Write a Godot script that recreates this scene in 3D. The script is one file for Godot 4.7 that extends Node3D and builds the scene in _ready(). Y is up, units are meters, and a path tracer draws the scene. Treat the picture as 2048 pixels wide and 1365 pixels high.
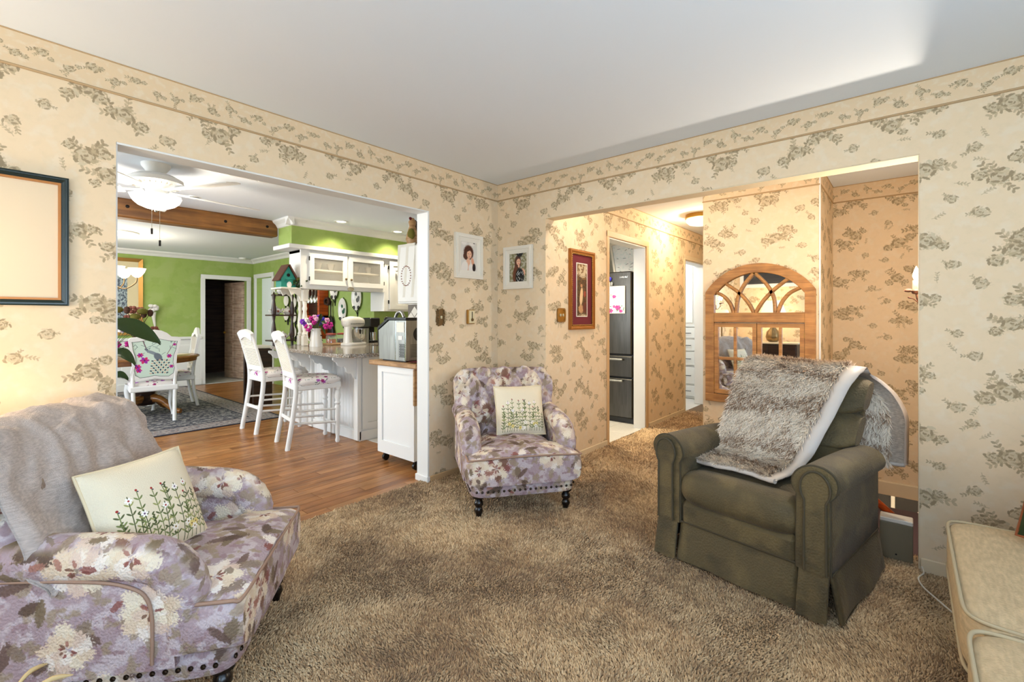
extends Node3D
# A wallpapered living room that opens to a dining room and kitchen on the left and to a hall on the right.
# x runs along the left wall, -z along the right wall, y up, metres. The camera stands at x = z = 0.

const AZ := -2.79      # face of the left wall
const BX := 3.086      # face of the right wall
const CEIL := 2.44
var M := {}
var taken := {}
var rng := RandomNumberGenerator.new()

# ---------------------------------------------------------------- mesh builder
class MB:
	var st := SurfaceTool.new()
	var grp := 0
	func _init() -> void:
		st.begin(Mesh.PRIMITIVE_TRIANGLES)
	func flat() -> void:
		st.set_smooth_group(-1)
	func smooth() -> void:
		grp += 1
		st.set_smooth_group(grp)
	func tri(a: Vector3, b: Vector3, c: Vector3, ua := Vector2.ZERO, ub := Vector2.ZERO, uc := Vector2.ZERO) -> void:
		st.set_uv(ua); st.add_vertex(a)
		st.set_uv(ub); st.add_vertex(b)
		st.set_uv(uc); st.add_vertex(c)
	func quad(a: Vector3, b: Vector3, c: Vector3, d: Vector3, ua := Vector2(0, 0), ub := Vector2(1, 0), uc := Vector2(1, 1), ud := Vector2(0, 1)) -> void:
		tri(a, b, c, ua, ub, uc)
		tri(a, c, d, ua, uc, ud)
	func mesh() -> ArrayMesh:
		st.generate_normals()
		return st.commit()
	# a box with chamfered edges
	func box(c: Vector3, s: Vector3, b := 0.003, xf := Transform3D.IDENTITY) -> MB:
		flat()
		var h := s * 0.5
		b = minf(b, minf(h.x, minf(h.y, h.z)) * 0.8)
		if b <= 0.0001:
			for f in [[0, 1, 2], [1, 2, 0], [2, 0, 1]]:
				for sg in [-1.0, 1.0]:
					var n := Vector3.ZERO; n[f[0]] = sg * h[f[0]]
					var u := Vector3.ZERO; u[f[1]] = h[f[1]]
					var v := Vector3.ZERO; v[f[2]] = h[f[2]] * sg
					quad(xf * (c + n - u - v), xf * (c + n - u + v), xf * (c + n + u + v), xf * (c + n + u - v))
			return self
		var hi := h - Vector3(b, b, b)
		for f in [[0, 1, 2], [1, 2, 0], [2, 0, 1]]:
			for sg in [-1.0, 1.0]:
				var n := Vector3.ZERO; n[f[0]] = sg * h[f[0]]
				var u := Vector3.ZERO; u[f[1]] = hi[f[1]]
				var v := Vector3.ZERO; v[f[2]] = hi[f[2]] * sg
				quad(xf * (c + n - u - v), xf * (c + n - u + v), xf * (c + n + u + v), xf * (c + n + u - v))
		for f in [[0, 1, 2], [1, 2, 0], [2, 0, 1]]:       # twelve edges, along axis f[2]
			for s0 in [-1.0, 1.0]:
				for s1 in [-1.0, 1.0]:
					var p := Vector3.ZERO; p[f[0]] = s0 * h[f[0]]; p[f[1]] = s1 * hi[f[1]]
					var q := Vector3.ZERO; q[f[0]] = s0 * hi[f[0]]; q[f[1]] = s1 * h[f[1]]
					var w := Vector3.ZERO; w[f[2]] = hi[f[2]] * s0 * s1
					quad(xf * (c + p - w), xf * (c + p + w), xf * (c + q + w), xf * (c + q - w))
		for sx in [-1.0, 1.0]:
			for sy in [-1.0, 1.0]:
				for sz in [-1.0, 1.0]:
					var a := c + Vector3(sx * h.x, sy * hi.y, sz * hi.z)
					var d := c + Vector3(sx * hi.x, sy * h.y, sz * hi.z)
					var e := c + Vector3(sx * hi.x, sy * hi.y, sz * h.z)
					if sx * sy * sz > 0.0: tri(xf * a, xf * e, xf * d)
					else: tri(xf * a, xf * d, xf * e)
		return self
	# box given by two corners
	func bb(a: Vector3, d: Vector3, b := 0.0) -> MB:
		return box((a + d) * 0.5, (d - a).abs(), b)
	# turned shape: profile of (radius, height)
	func lathe(prof: Array, n := 20, xf := Transform3D.IDENTITY, squash := 1.0) -> MB:
		smooth()
		for i in prof.size() - 1:
			var a: Vector2 = prof[i]
			var b: Vector2 = prof[i + 1]
			if i > 0:
				var z: Vector2 = prof[i - 1]
				if absf(angle_difference((a - z).angle(), (b - a).angle())) > 0.75: smooth()
			for k in n:
				var t0 := TAU * k / n
				var t1 := TAU * (k + 1) / n
				var p0 := Vector3(cos(t0), 0, sin(t0) * squash)
				var p1 := Vector3(cos(t1), 0, sin(t1) * squash)
				var u0 := float(k) / n
				var u1 := float(k + 1) / n
				var A := xf * (p0 * a.x + Vector3(0, a.y, 0))
				var Bq := xf * (p1 * a.x + Vector3(0, a.y, 0))
				var C := xf * (p1 * b.x + Vector3(0, b.y, 0))
				var D := xf * (p0 * b.x + Vector3(0, b.y, 0))
				var v0 := float(i) / prof.size()
				var v1 := float(i + 1) / prof.size()
				if a.x > 1e-5: tri(A, Bq, C, Vector2(u0, v0), Vector2(u1, v0), Vector2(u1, v1))
				if b.x > 1e-5: tri(A, C, D, Vector2(u0, v0), Vector2(u1, v1), Vector2(u0, v1))
		return self
	func ball(c: Vector3, r: Vector3, n := 12) -> MB:
		var prof := []
		var m := maxi(4, n / 2)
		for i in m + 1:
			var t := -PI / 2 + PI * i / m
			prof.append(Vector2(maxf(cos(t), 0.0) if i > 0 and i < m else 0.0, sin(t)))
		return lathe(prof, n, Transform3D(Basis.from_scale(r), c))
	# loops of points joined one to the next; caps close both ends
	func loft(loops: Array, caps := true, closed := true) -> MB:
		smooth()
		var m: int = loops[0].size()
		var last := m if closed else m - 1
		for i in loops.size() - 1:
			var p = loops[i]
			var q = loops[i + 1]
			for k in last:
				var k1 := (k + 1) % m
				quad(p[k], p[k1], q[k1], q[k], Vector2(float(k) / last, float(i) / (loops.size() - 1)), Vector2(float(k + 1) / last, float(i) / (loops.size() - 1)), Vector2(float(k + 1) / last, float(i + 1) / (loops.size() - 1)), Vector2(float(k) / last, float(i + 1) / (loops.size() - 1)))
		if caps:
			for e in 2:
				var p = loops[0] if e == 0 else loops[loops.size() - 1]
				var c := Vector3.ZERO
				for v in p: c += v
				c /= p.size()
				smooth()
				for k in m:
					if e == 0: tri(c, p[(k + 1) % m], p[k])
					else: tri(c, p[k], p[(k + 1) % m])
		return self
	func tube(pts: Array, r, n := 8, caps := true) -> MB:
		var loops := []
		var up := Vector3.UP
		var d0: Vector3 = (pts[1] - pts[0]).normalized()
		if absf(d0.dot(up)) > 0.9: up = Vector3.RIGHT
		for i in pts.size():
			var d: Vector3
			if i == 0: d = pts[1] - pts[0]
			elif i == pts.size() - 1: d = pts[i] - pts[i - 1]
			else: d = pts[i + 1] - pts[i - 1]
			d = d.normalized()
			var s := d.cross(up).normalized()
			up = s.cross(d).normalized()
			var rad: float = r if not r is Array else r[i]
			var loop := PackedVector3Array()
			for k in n:
				var t := TAU * k / n
				loop.append(pts[i] + (s * cos(t) + up * sin(t)) * rad)
			loops.append(loop)
		return loft(loops, caps)
	# a flat outline (x, y) given thickness along z
	func prism(poly: PackedVector2Array, z0: float, z1: float, xf := Transform3D.IDENTITY) -> MB:
		flat()
		var p := poly
		if not Geometry2D.is_polygon_clockwise(p): p.reverse()
		var idx := Geometry2D.triangulate_polygon(p)
		var mn := p[0]
		var mx := p[0]
		for v in p: mn = mn.min(v); mx = mx.max(v)
		var sp := mx - mn
		for i in range(0, idx.size(), 3):
			var q := [p[idx[i]], p[idx[i + 1]], p[idx[i + 2]]]
			if (q[1] - q[0]).cross(q[2] - q[0]) > 0.0: q = [q[0], q[2], q[1]]
			var w := []
			for v in q: w.append(Vector2((v.x - mn.x) / sp.x, 1.0 - (v.y - mn.y) / sp.y))
			tri(xf * Vector3(q[0].x, q[0].y, z1), xf * Vector3(q[1].x, q[1].y, z1), xf * Vector3(q[2].x, q[2].y, z1), w[0], w[1], w[2])
			tri(xf * Vector3(q[0].x, q[0].y, z0), xf * Vector3(q[2].x, q[2].y, z0), xf * Vector3(q[1].x, q[1].y, z0), w[0], w[2], w[1])
		for i in p.size():
			var a := p[i]
			var b := p[(i + 1) % p.size()]
			quad(xf * Vector3(a.x, a.y, z0), xf * Vector3(b.x, b.y, z0), xf * Vector3(b.x, b.y, z1), xf * Vector3(a.x, a.y, z1))
		return self
	# band between two outlines of equal count, with thickness (frames)
	func ring(outer: PackedVector2Array, inner: PackedVector2Array, z0: float, z1: float, zi := -9.0, xf := Transform3D.IDENTITY) -> MB:
		flat()
		if zi < -8.0: zi = z1
		var n := outer.size()
		for i in n:
			var k := (i + 1) % n
			var o0 := outer[i]; var o1 := outer[k]; var i0 := inner[i]; var i1 := inner[k]
			quad(xf * Vector3(o0.x, o0.y, z1), xf * Vector3(o1.x, o1.y, z1), xf * Vector3(i1.x, i1.y, zi), xf * Vector3(i0.x, i0.y, zi))
			quad(xf * Vector3(o0.x, o0.y, z0), xf * Vector3(o1.x, o1.y, z0), xf * Vector3(o1.x, o1.y, z1), xf * Vector3(o0.x, o0.y, z1))
			quad(xf * Vector3(i0.x, i0.y, zi), xf * Vector3(i1.x, i1.y, zi), xf * Vector3(i1.x, i1.y, z0), xf * Vector3(i0.x, i0.y, z0))
			quad(xf * Vector3(i0.x, i0.y, z0), xf * Vector3(i1.x, i1.y, z0), xf * Vector3(o1.x, o1.y, z0), xf * Vector3(o0.x, o0.y, z0))
		return self
	# rectangle facing +z with its picture upright
	func panel(x0: float, y0: float, x1: float, y1: float, z: float) -> MB:
		flat()
		quad(Vector3(x0, y1, z), Vector3(x1, y1, z), Vector3(x1, y0, z), Vector3(x0, y0, z))
		return self

static func sloop(w: float, h: float, e := 0.35, n := 24) -> PackedVector2Array:   # rounded rectangle outline
	var out := PackedVector2Array()
	for k in n:
		var t := TAU * k / n
		out.append(Vector2(signf(cos(t)) * pow(absf(cos(t)), e) * w, signf(sin(t)) * pow(absf(sin(t)), e) * h))
	return out

static func rect(x0: float, y0: float, x1: float, y1: float) -> PackedVector2Array:
	return PackedVector2Array([Vector2(x0, y0), Vector2(x0, y1), Vector2(x1, y1), Vector2(x1, y0)])

static func smoothed(pts: Array, per := 5) -> Array:       # Catmull-Rom through the points
	var out := []
	for i in pts.size() - 1:
		var a = pts[maxi(i - 1, 0)]
		var b = pts[i]
		var c = pts[i + 1]
		var d = pts[mini(i + 2, pts.size() - 1)]
		for k in per:
			out.append(b.cubic_interpolate(c, a, d, float(k) / per))
	out.append(pts[pts.size() - 1])
	return out

static func at_xf(p: Vector3, ry := 0.0) -> Transform3D:
	return Transform3D(Basis(Vector3.UP, ry), p)

# ---------------------------------------------------------------- nodes
func numbered(called: String) -> String:
	if not taken.has(called):
		taken[called] = 0
		return called
	taken[called] += 1
	return "%s_%03d" % [called, taken[called]]

func tag(o: Node, label: String, category: String, group := "") -> void:
	o.set_meta("label", label)
	o.set_meta("category", category)
	if group: o.set_meta("group", group)

func thing(called: String, label: String, category: String, at := Vector3.ZERO, turn := 0.0, group := "") -> Node3D:
	var o := Node3D.new()
	o.name = numbered(called)
	add_child(o)
	o.position = at
	o.rotation.y = turn
	tag(o, label, category, group)
	return o

func part(parent: Node, called: String, mb, m: Material, at := Vector3.ZERO, label := "") -> MeshInstance3D:
	var o := MeshInstance3D.new()
	o.mesh = mb.mesh() if mb is MB else mb
	o.material_override = m
	o.name = called
	parent.add_child(o, true)
	o.position = at
	if label: o.set_meta("label", label)
	return o

func solo(called: String, label: String, category: String, mb, m: Material, at := Vector3.ZERO, turn := 0.0, group := "") -> MeshInstance3D:
	var o := part(self, numbered(called), mb, m, at)
	o.rotation.y = turn
	tag(o, label, category, group)
	return o

func struct(called: String, mb, m: Material, parent: Node = null) -> MeshInstance3D:
	var o := part(parent if parent else self, called if parent else numbered(called), mb, m)
	if parent == null: o.set_meta("kind", "structure")
	return o

func copy(src: Node3D, at: Vector3, turn: float, label := "") -> Node3D:
	var c: Node3D = src.duplicate()
	c.name = numbered(String(src.name).rstrip("0123456789_") if String(src.name).substr(String(src.name).length() - 4, 1) == "_" else String(src.name))
	add_child(c)
	c.position = at
	c.rotation.y = turn
	if label: c.set_meta("label", label)
	return c

func lamp_light(parent: Node, at: Vector3, energy: float, color: Color, size := 0.05) -> OmniLight3D:
	var l := OmniLight3D.new()
	l.name = "light"
	l.position = at
	l.light_energy = energy
	l.light_color = color
	l.light_size = size
	l.omni_range = 12.0
	l.omni_attenuation = 2.0
	l.shadow_enabled = true
	parent.add_child(l, true)
	return l

func area(at: Vector3, look: Vector3, size: Vector2, energy: float, color: Color) -> void:
	var l := AreaLight3D.new()
	l.name = numbered("window_daylight")
	l.area_size = size
	l.light_energy = energy
	l.light_color = color
	l.area_range = 14.0
	l.area_attenuation = 2.0
	l.shadow_enabled = true
	add_child(l)
	l.look_at_from_position(at, at + look, Vector3.UP)

# ---------------------------------------------------------------- textures
var rag_noise := FastNoiseLite.new()

func canvas(w: int, h: int, c: Color) -> Image:
	var im := Image.create(w, h, false, Image.FORMAT_RGB8)
	im.fill(c)
	return im

func blob(im: Image, cx: float, cy: float, rx: float, ry: float, ang: float, c: Color, alpha := 1.0, rag := 0.0) -> void:
	var w := im.get_width()
	var h := im.get_height()
	var R := int(ceil(maxf(rx, ry) * (1.0 + rag)))
	var ca := cos(ang)
	var sa := sin(ang)
	for y in range(int(cy) - R, int(cy) + R + 1):
		for x in range(int(cx) - R, int(cx) + R + 1):
			var dx := x - cx
			var dy := y - cy
			var u := (dx * ca + dy * sa) / rx
			var v := (dy * ca - dx * sa) / ry
			var d := sqrt(u * u + v * v)
			if rag > 0.0: d -= rag * rag_noise.get_noise_2d(x * 3.0, y * 3.0)
			if d < 1.0:
				var a := alpha * minf(1.0, (1.0 - d) * 5.0)
				var px := posmod(x, w)
				var py := posmod(y, h)
				im.set_pixel(px, py, im.get_pixel(px, py).lerp(c, a))

func stroke(im: Image, a: Vector2, b: Vector2, r: float, c: Color, alpha := 1.0) -> void:
	var n := int(a.distance_to(b) / maxf(r * 0.7, 0.7)) + 1
	for i in n + 1:
		var p := a.lerp(b, float(i) / n)
		blob(im, p.x, p.y, r, r, 0, c, alpha)

func mottle(im: Image, amount: float, freq: float, sd: int, stretch := Vector2.ONE) -> void:   # grain: multiplies by seamless noise
	var n := FastNoiseLite.new()
	n.seed = sd
	n.noise_type = FastNoiseLite.TYPE_SIMPLEX_SMOOTH
	n.fractal_octaves = 4
	n.frequency = freq
	var w := im.get_width()
	var h := im.get_height()
	var g := n.get_seamless_image(maxi(8, int(w / stretch.x)), maxi(8, int(h / stretch.y)))
	g.resize(w, h, Image.INTERPOLATE_CUBIC)
	g.convert(Image.FORMAT_L8)
	var gd := g.get_data()
	var d := im.get_data()
	for i in w * h:
		var k := 1.0 + amount * (gd[i] / 127.5 - 1.0)
		d[i * 3] = clampi(int(d[i * 3] * k), 0, 255)
		d[i * 3 + 1] = clampi(int(d[i * 3 + 1] * k), 0, 255)
		d[i * 3 + 2] = clampi(int(d[i * 3 + 2] * k), 0, 255)
	im.set_data(w, h, false, Image.FORMAT_RGB8, d)

func stain(im: Image, c: Color, lo: float, hi: float, freq: float, sd: int, strength := 1.0, stretch := Vector2.ONE) -> void:   # patches of a second colour with ragged outlines
	var n := FastNoiseLite.new()
	n.seed = sd
	n.fractal_octaves = 5
	n.frequency = freq
	var w := im.get_width()
	var h := im.get_height()
	var g := n.get_seamless_image(maxi(8, int(w / stretch.x)), maxi(8, int(h / stretch.y)))
	g.resize(w, h, Image.INTERPOLATE_CUBIC)
	g.convert(Image.FORMAT_L8)
	var gd := g.get_data()
	var d := im.get_data()
	var cr := int(c.r * 255)
	var cg := int(c.g * 255)
	var cb := int(c.b * 255)
	for i in w * h:
		var a := clampf((gd[i] / 255.0 - lo) / (hi - lo), 0.0, 1.0) * strength
		if a > 0.0:
			d[i * 3] = int(lerpf(d[i * 3], cr, a))
			d[i * 3 + 1] = int(lerpf(d[i * 3 + 1], cg, a))
			d[i * 3 + 2] = int(lerpf(d[i * 3 + 2], cb, a))
	im.set_data(w, h, false, Image.FORMAT_RGB8, d)

func tex(im: Image) -> ImageTexture:
	return ImageTexture.create_from_image(im)

func noise_normal(freq: float, strength: float, sd := 1, size := 512) -> NoiseTexture2D:
	var n := FastNoiseLite.new()
	n.frequency = freq
	n.seed = sd
	n.fractal_octaves = 4
	var t := NoiseTexture2D.new()
	t.width = size
	t.height = size
	t.seamless = true
	t.noise = n
	t.as_normal_map = true
	t.bump_strength = strength
	return t

func mat(called: String, c: Color, rough := 0.6, metal := 0.0) -> StandardMaterial3D:
	var m := StandardMaterial3D.new()
	m.resource_name = called
	m.albedo_color = c
	m.roughness = rough
	m.metallic = metal
	M[called] = m
	return m

func tmat(called: String, t: Texture2D, scale: float, rough := 0.7, world := true, nrm: Texture2D = null, ns := 1.0) -> StandardMaterial3D:
	var m := mat(called, Color.WHITE, rough)
	m.albedo_texture = t
	m.uv1_triplanar = true
	m.uv1_world_triplanar = world
	m.uv1_triplanar_sharpness = 6.0
	m.uv1_scale = Vector3(scale, scale, scale)
	if nrm:
		m.normal_enabled = true
		m.normal_texture = nrm
		m.normal_scale = ns
	return m

func pmat(called: String, t: Texture2D, rough := 0.6) -> StandardMaterial3D:   # a print laid out on the mesh's own coordinates
	var m := mat(called, Color.WHITE, rough)
	m.albedo_texture = t
	return m

func rose(im: Image, x: float, y: float, r: float, dark: Color, mid: Color, lite: Color, k: float) -> void:
	blob(im, x, y, r * 0.9, r * 0.72, rng.randf() * 0.6 - 0.3, mid, k * 0.6, 0.5)
	blob(im, x, y, r * 0.5, r * 0.42, 0, lite, k * 0.7, 0.4)
	for i in 11:
		var t := TAU * i / 11.0 + rng.randf() * 0.5
		var d := r * rng.randf_range(0.45, 0.95)
		blob(im, x + cos(t) * d, y + sin(t) * d * 0.8, r * rng.randf_range(0.26, 0.40), r * rng.randf_range(0.11, 0.18), t + PI / 2 + rng.randf_range(-.7, .7), [dark, mid, dark, lite][i % 4], k, 0.3)
	for i in 8:
		var t := i * 0.9
		var d := r * (0.12 + 0.05 * i)
		blob(im, x + cos(t) * d, y + sin(t) * d * 0.85, r * 0.17, r * 0.07, t + PI / 2, [dark, lite, mid][i % 3], k, 0.2)
	blob(im, x, y, r * 0.14, r * 0.11, 0, dark, k, 0.2)

func sprig(im: Image, x: float, y: float, ang: float, ln: float, dark: Color, mid: Color, k: float) -> void:
	var p := Vector2(x, y)
	var n := 4
	for i in n:
		var q := p + Vector2(cos(ang), sin(ang)) * ln / n
		stroke(im, p, q, 1.6, mid, k * 0.8)
		for s in [-1.0, 1.0]:
			var a: float = ang + s * 0.8
			blob(im, q.x + cos(a) * ln * 0.13, q.y + sin(a) * ln * 0.13, ln * 0.15, ln * 0.075, a, dark if rng.randf() < 0.5 else mid, k, 0.25)
		p = q
		ang += rng.randf_range(-0.25, 0.25)

func wallpaper_image(dense: bool) -> Image:
	var w := 1536
	var h := 1536 if not dense else 256
	var im := canvas(w, h, Color(0.895, 0.805, 0.67) if not dense else Color(0.88, 0.78, 0.635))
	stain(im, Color(0.90, 0.84, 0.745), 0.5, 0.8, 0.012, 5, 0.5)
	stain(im, Color(0.87, 0.785, 0.65), 0.55, 0.8, 0.02, 9, 0.4)
	var dark := Color(0.60, 0.525, 0.405)
	var mid := Color(0.725, 0.645, 0.51)
	var lite := Color(0.80, 0.735, 0.61)
	if dense:
		for i in 11:
			var x := i * w / 11.0 + rng.randf_range(-12, 12)
			var y := h * (0.5 + (0.13 if i % 2 == 0 else -0.12))
			for k in 2: sprig(im, x, y, rng.randf() * TAU, rng.randf_range(50, 70), dark, mid, 0.7)
			rose(im, x, y, rng.randf_range(34, 48), dark, mid, lite, 0.9)
			rose(im, x + 50, y + rng.randf_range(-45, 45), 22, dark, mid, lite, 0.85)
	else:
		var cols := 8
		var rows := 10
		for j in rows:
			for i in cols:
				var x := (i + 0.5 * (j % 2) + 0.25) * w / cols + rng.randf_range(-34, 34)
				var y := (j + 0.5) * h / rows + (38.0 if i % 2 else -38.0) + rng.randf_range(-22, 22)
				var big := (i + j) % 2 == 0
				var r := rng.randf_range(42, 56) if big else rng.randf_range(24, 34)
				var k := 0.9 if big else 0.75
				for q in (3 if big else 1): sprig(im, x, y, rng.randf_range(-1.3, 1.3) + PI * (q % 2), r * rng.randf_range(1.1, 1.7), dark, mid, k * 0.85)
				rose(im, x, y, r, dark, mid, lite, k)
				if big:
					rose(im, x + r * rng.randf_range(0.9, 1.3), y + r * rng.randf_range(-1.0, 1.1), r * 0.68, dark, mid, lite, k)
					rose(im, x - r * rng.randf_range(0.8, 1.2), y + r * rng.randf_range(-.9, .9), r * 0.5, dark, mid, lite, k)
				if rng.randf() < 0.5: sprig(im, x + rng.randf_range(-100, 100), y + rng.randf_range(60, 90), rng.randf() * TAU, 44, dark, mid, 0.5)
	return im

func floral_image() -> Image:
	var w := 1024
	var im := canvas(w, w, Color(0.655, 0.58, 0.595))
	stain(im, Color(0.77, 0.725, 0.735), 0.45, 0.6, 0.010, 21, 0.85)
	stain(im, Color(0.59, 0.485, 0.50), 0.58, 0.68, 0.014, 22, 0.8)
	stain(im, Color(0.60, 0.53, 0.43), 0.57, 0.68, 0.012, 25, 0.75)
	var cream := [Color(0.90, 0.85, 0.75), Color(0.87, 0.79, 0.68), Color(0.92, 0.88, 0.83), Color(0.84, 0.745, 0.67)]
	var rust := [Color(0.52, 0.30, 0.27), Color(0.62, 0.42, 0.36), Color(0.47, 0.33, 0.26)]
	var leaf := [Color(0.34, 0.26, 0.21), Color(0.45, 0.38, 0.28), Color(0.40, 0.31, 0.27), Color(0.52, 0.45, 0.38)]
	for i in 40:
		var x := rng.randf() * w
		var y := rng.randf() * w
		var a := rng.randf() * TAU
		for k in 2: blob(im, x + cos(a + k) * 34, y + sin(a + k) * 34, rng.randf_range(34, 60), rng.randf_range(14, 24), a + k, leaf[(i + k) % 4], 0.85, 0.3)
	for i in 15:
		var x := (i % 4) * 256.0 + rng.randf_range(20, 230)
		var y := int(i / 4.0) * 256.0 + rng.randf_range(20, 230)
		var r := rng.randf_range(62, 105)
		var red := i % 4 == 3
		for k in 9:
			var t := TAU * k / 9.0
			var d := r * rng.randf_range(0.45, 0.7)
			blob(im, x + cos(t) * d, y + sin(t) * d, r * rng.randf_range(0.4, 0.55), r * rng.randf_range(0.3, 0.42), t, (rust[k % 3] if red and k % 2 == 0 else cream[(k + i) % 4]), 0.92, 0.45)
		for k in 6:
			var t := rng.randf() * TAU
			blob(im, x + cos(t) * r * 0.35, y + sin(t) * r * 0.35, r * 0.3, r * 0.2, t, cream[(k + 1) % 4], 0.8, 0.4)
		for k in 7:
			var t := rng.randf() * TAU
			blob(im, x + cos(t) * r * 0.25, y + sin(t) * r * 0.25, r * rng.randf_range(.07, .18), r * 0.06, t, rust[k % 3], 0.85, 0.5)
	for i in 22:
		blob(im, rng.randf() * w, rng.randf() * w, rng.randf_range(12, 30), rng.randf_range(8, 16), rng.randf() * TAU, (rust + leaf)[i % 7], 0.8, 0.5)
	mottle(im, 0.07, 0.35, 3)
	return im

func pillow_image() -> Image:
	var w := 512
	var im := canvas(w, w, Color(0.90, 0.85, 0.74))
	mottle(im, 0.03, 0.3, 8)
	var green := [Color(0.36, 0.40, 0.20), Color(0.46, 0.50, 0.28), Color(0.30, 0.33, 0.18), Color(0.60, 0.60, 0.35)]
	for i in 17:
		var x := 46.0 + i * 26 + rng.randf_range(-8, 8)
		var top := rng.randf_range(150, 330)
		var p := Vector2(x, 480)
		var q := Vector2(x + rng.randf_range(-22, 22), top)
		stroke(im, p, q, 2.4, green[i % 3])
		for k in 6:
			var s := p.lerp(q, 0.15 + 0.14 * k)
			for sd in [-1.0, 1.0]:
				blob(im, s.x + sd * 11, s.y - 9, 13, 4.2, sd * -0.75 if sd > 0 else 0.75, green[(i + k) % 4], 0.95)
		if i % 3 == 0:
			for k in 7: blob(im, q.x + rng.randf_range(-4, 4), q.y - 8 + k * 8, 9, 4, 0.6 if k % 2 else -0.6, green[2], 1.0)
		elif i % 3 == 1:
			blob(im, q.x, q.y, 6, 6, 0, Color(0.62, 0.16, 0.14))
			blob(im, q.x + 5, q.y + 9, 4, 4, 0, Color(0.30, 0.25, 0.35))
		else:
			for k in 6:
				var t := TAU * k / 6
				blob(im, q.x + cos(t) * 10, q.y + 20 + sin(t) * 10, 8, 5, t, Color(0.97, 0.95, 0.92))
			blob(im, q.x, q.y + 20, 5, 5, 0, [Color(0.62, 0.18, 0.16), Color(0.40, 0.30, 0.42)][i % 2])
	for i in 10:
		var x := rng.randf_range(60, 450)
		var y := rng.randf_range(380, 470)
		for k in 6:
			var t := TAU * k / 6
			blob(im, x + cos(t) * 11, y + sin(t) * 11, 9, 6, t, Color(0.90, 0.82, 0.50) if i % 2 else Color(0.96, 0.93, 0.88))
		blob(im, x, y, 5, 5, 0, Color(0.55, 0.4, 0.2))
	return im

func portrait_image(kind: int) -> Image:      # head-and-shoulders photographs
	var im := canvas(200, 280, Color(0.86, 0.84, 0.80) if kind == 0 else Color(0.52, 0.50, 0.36))
	var hair := Color(0.30, 0.16, 0.11)
	var skin := Color(0.90, 0.70, 0.58)
	if kind == 0:
		blob(im, 100, 100, 66, 78, 0, hair, 1.0, 0.1)
		blob(im, 70, 135, 40, 42, 0.3, hair, 1.0, 0.1)
		blob(im, 92, 215, 30, 70, 0.1, skin)
		blob(im, 50, 250, 46, 70, 0.25, Color(0.93, 0.90, 0.86))
		blob(im, 140, 260, 44, 60, -0.2, Color(0.93, 0.90, 0.86))
		blob(im, 108, 118, 34, 46, 0.05, skin)
		blob(im, 150, 185, 20, 44, -0.2, Color(0.86, 0.64, 0.52))
		blob(im, 168, 245, 22, 46, 0, Color(0.16, 0.11, 0.11))
		blob(im, 96, 112, 6, 3, 0, Color(0.2, 0.13, 0.1)); blob(im, 122, 112, 6, 3, 0, Color(0.2, 0.13, 0.1))
		blob(im, 109, 142, 9, 4, 0, Color(0.72, 0.33, 0.32)); blob(im, 109, 127, 3, 6, 0, Color(0.78, 0.56, 0.46))
		stroke(im, Vector2(72, 90), Vector2(120, 66), 9, hair)
	else:
		stain(im, Color(0.72, 0.70, 0.62), 0.5, 0.6, 0.03, 4, 0.9)
		blob(im, 96, 90, 40, 80, 0.05, hair, 1.0, 0.1)
		blob(im, 66, 200, 30, 90, 0.12, Color(0.40, 0.22, 0.14), 1.0, 0.1)
		blob(im, 150, 190, 34, 44, -0.3, skin)
		blob(im, 118, 232, 54, 92, 0, Color(0.06, 0.06, 0.07))
		for i in 16:
			var x := rng.randf_range(80, 160)
			var y := rng.randf_range(160, 278)
			stroke(im, Vector2(x, y), Vector2(x + rng.randf_range(-18, 18), y + 18), 2, Color(0.92, 0.92, 0.9))
		blob(im, 104, 84, 27, 36, 0.05, skin)
		blob(im, 95, 78, 5, 3, 0, Color(0.2, 0.13, 0.1)); blob(im, 114, 78, 5, 3, 0, Color(0.2, 0.13, 0.1))
		blob(im, 105, 102, 10, 4, 0, Color(0.85, 0.45, 0.42)); blob(im, 108, 125, 12, 18, 0, skin)
	return im

func print_image() -> Image:     # a generic dark garden print with a pale standing figure
	var im := canvas(100, 360, Color(0.23, 0.16, 0.12))
	stain(im, Color(0.38, 0.30, 0.18), 0.45, 0.6, 0.04, 31, 0.9)
	stain(im, Color(0.45, 0.22, 0.20), 0.6, 0.7, 0.05, 33, 0.7)
	blob(im, 60, 40, 60, 60, 0, Color(0.80, 0.74, 0.62), 0.9, 0.4)
	for i in 14: blob(im, rng.randf_range(0, 100), rng.randf_range(0, 110), 16, 7, rng.randf() * 3, Color(0.42, 0.30, 0.17), 0.9, 0.3)
	blob(im, 46, 150, 11, 14, 0, Color(0.72, 0.52, 0.38))
	blob(im, 44, 225, 17, 70, 0.1, Color(0.86, 0.74, 0.58), 1.0, 0.15)
	blob(im, 40, 310, 26, 34, 0, Color(0.78, 0.60, 0.44), 0.9, 0.3)
	blob(im, 78, 205, 13, 24, 0, Color(0.62, 0.26, 0.22), 0.9, 0.3)
	blob(im, 80, 300, 22, 40, 0, Color(0.36, 0.14, 0.15), 0.9, 0.3)
	return im

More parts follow.
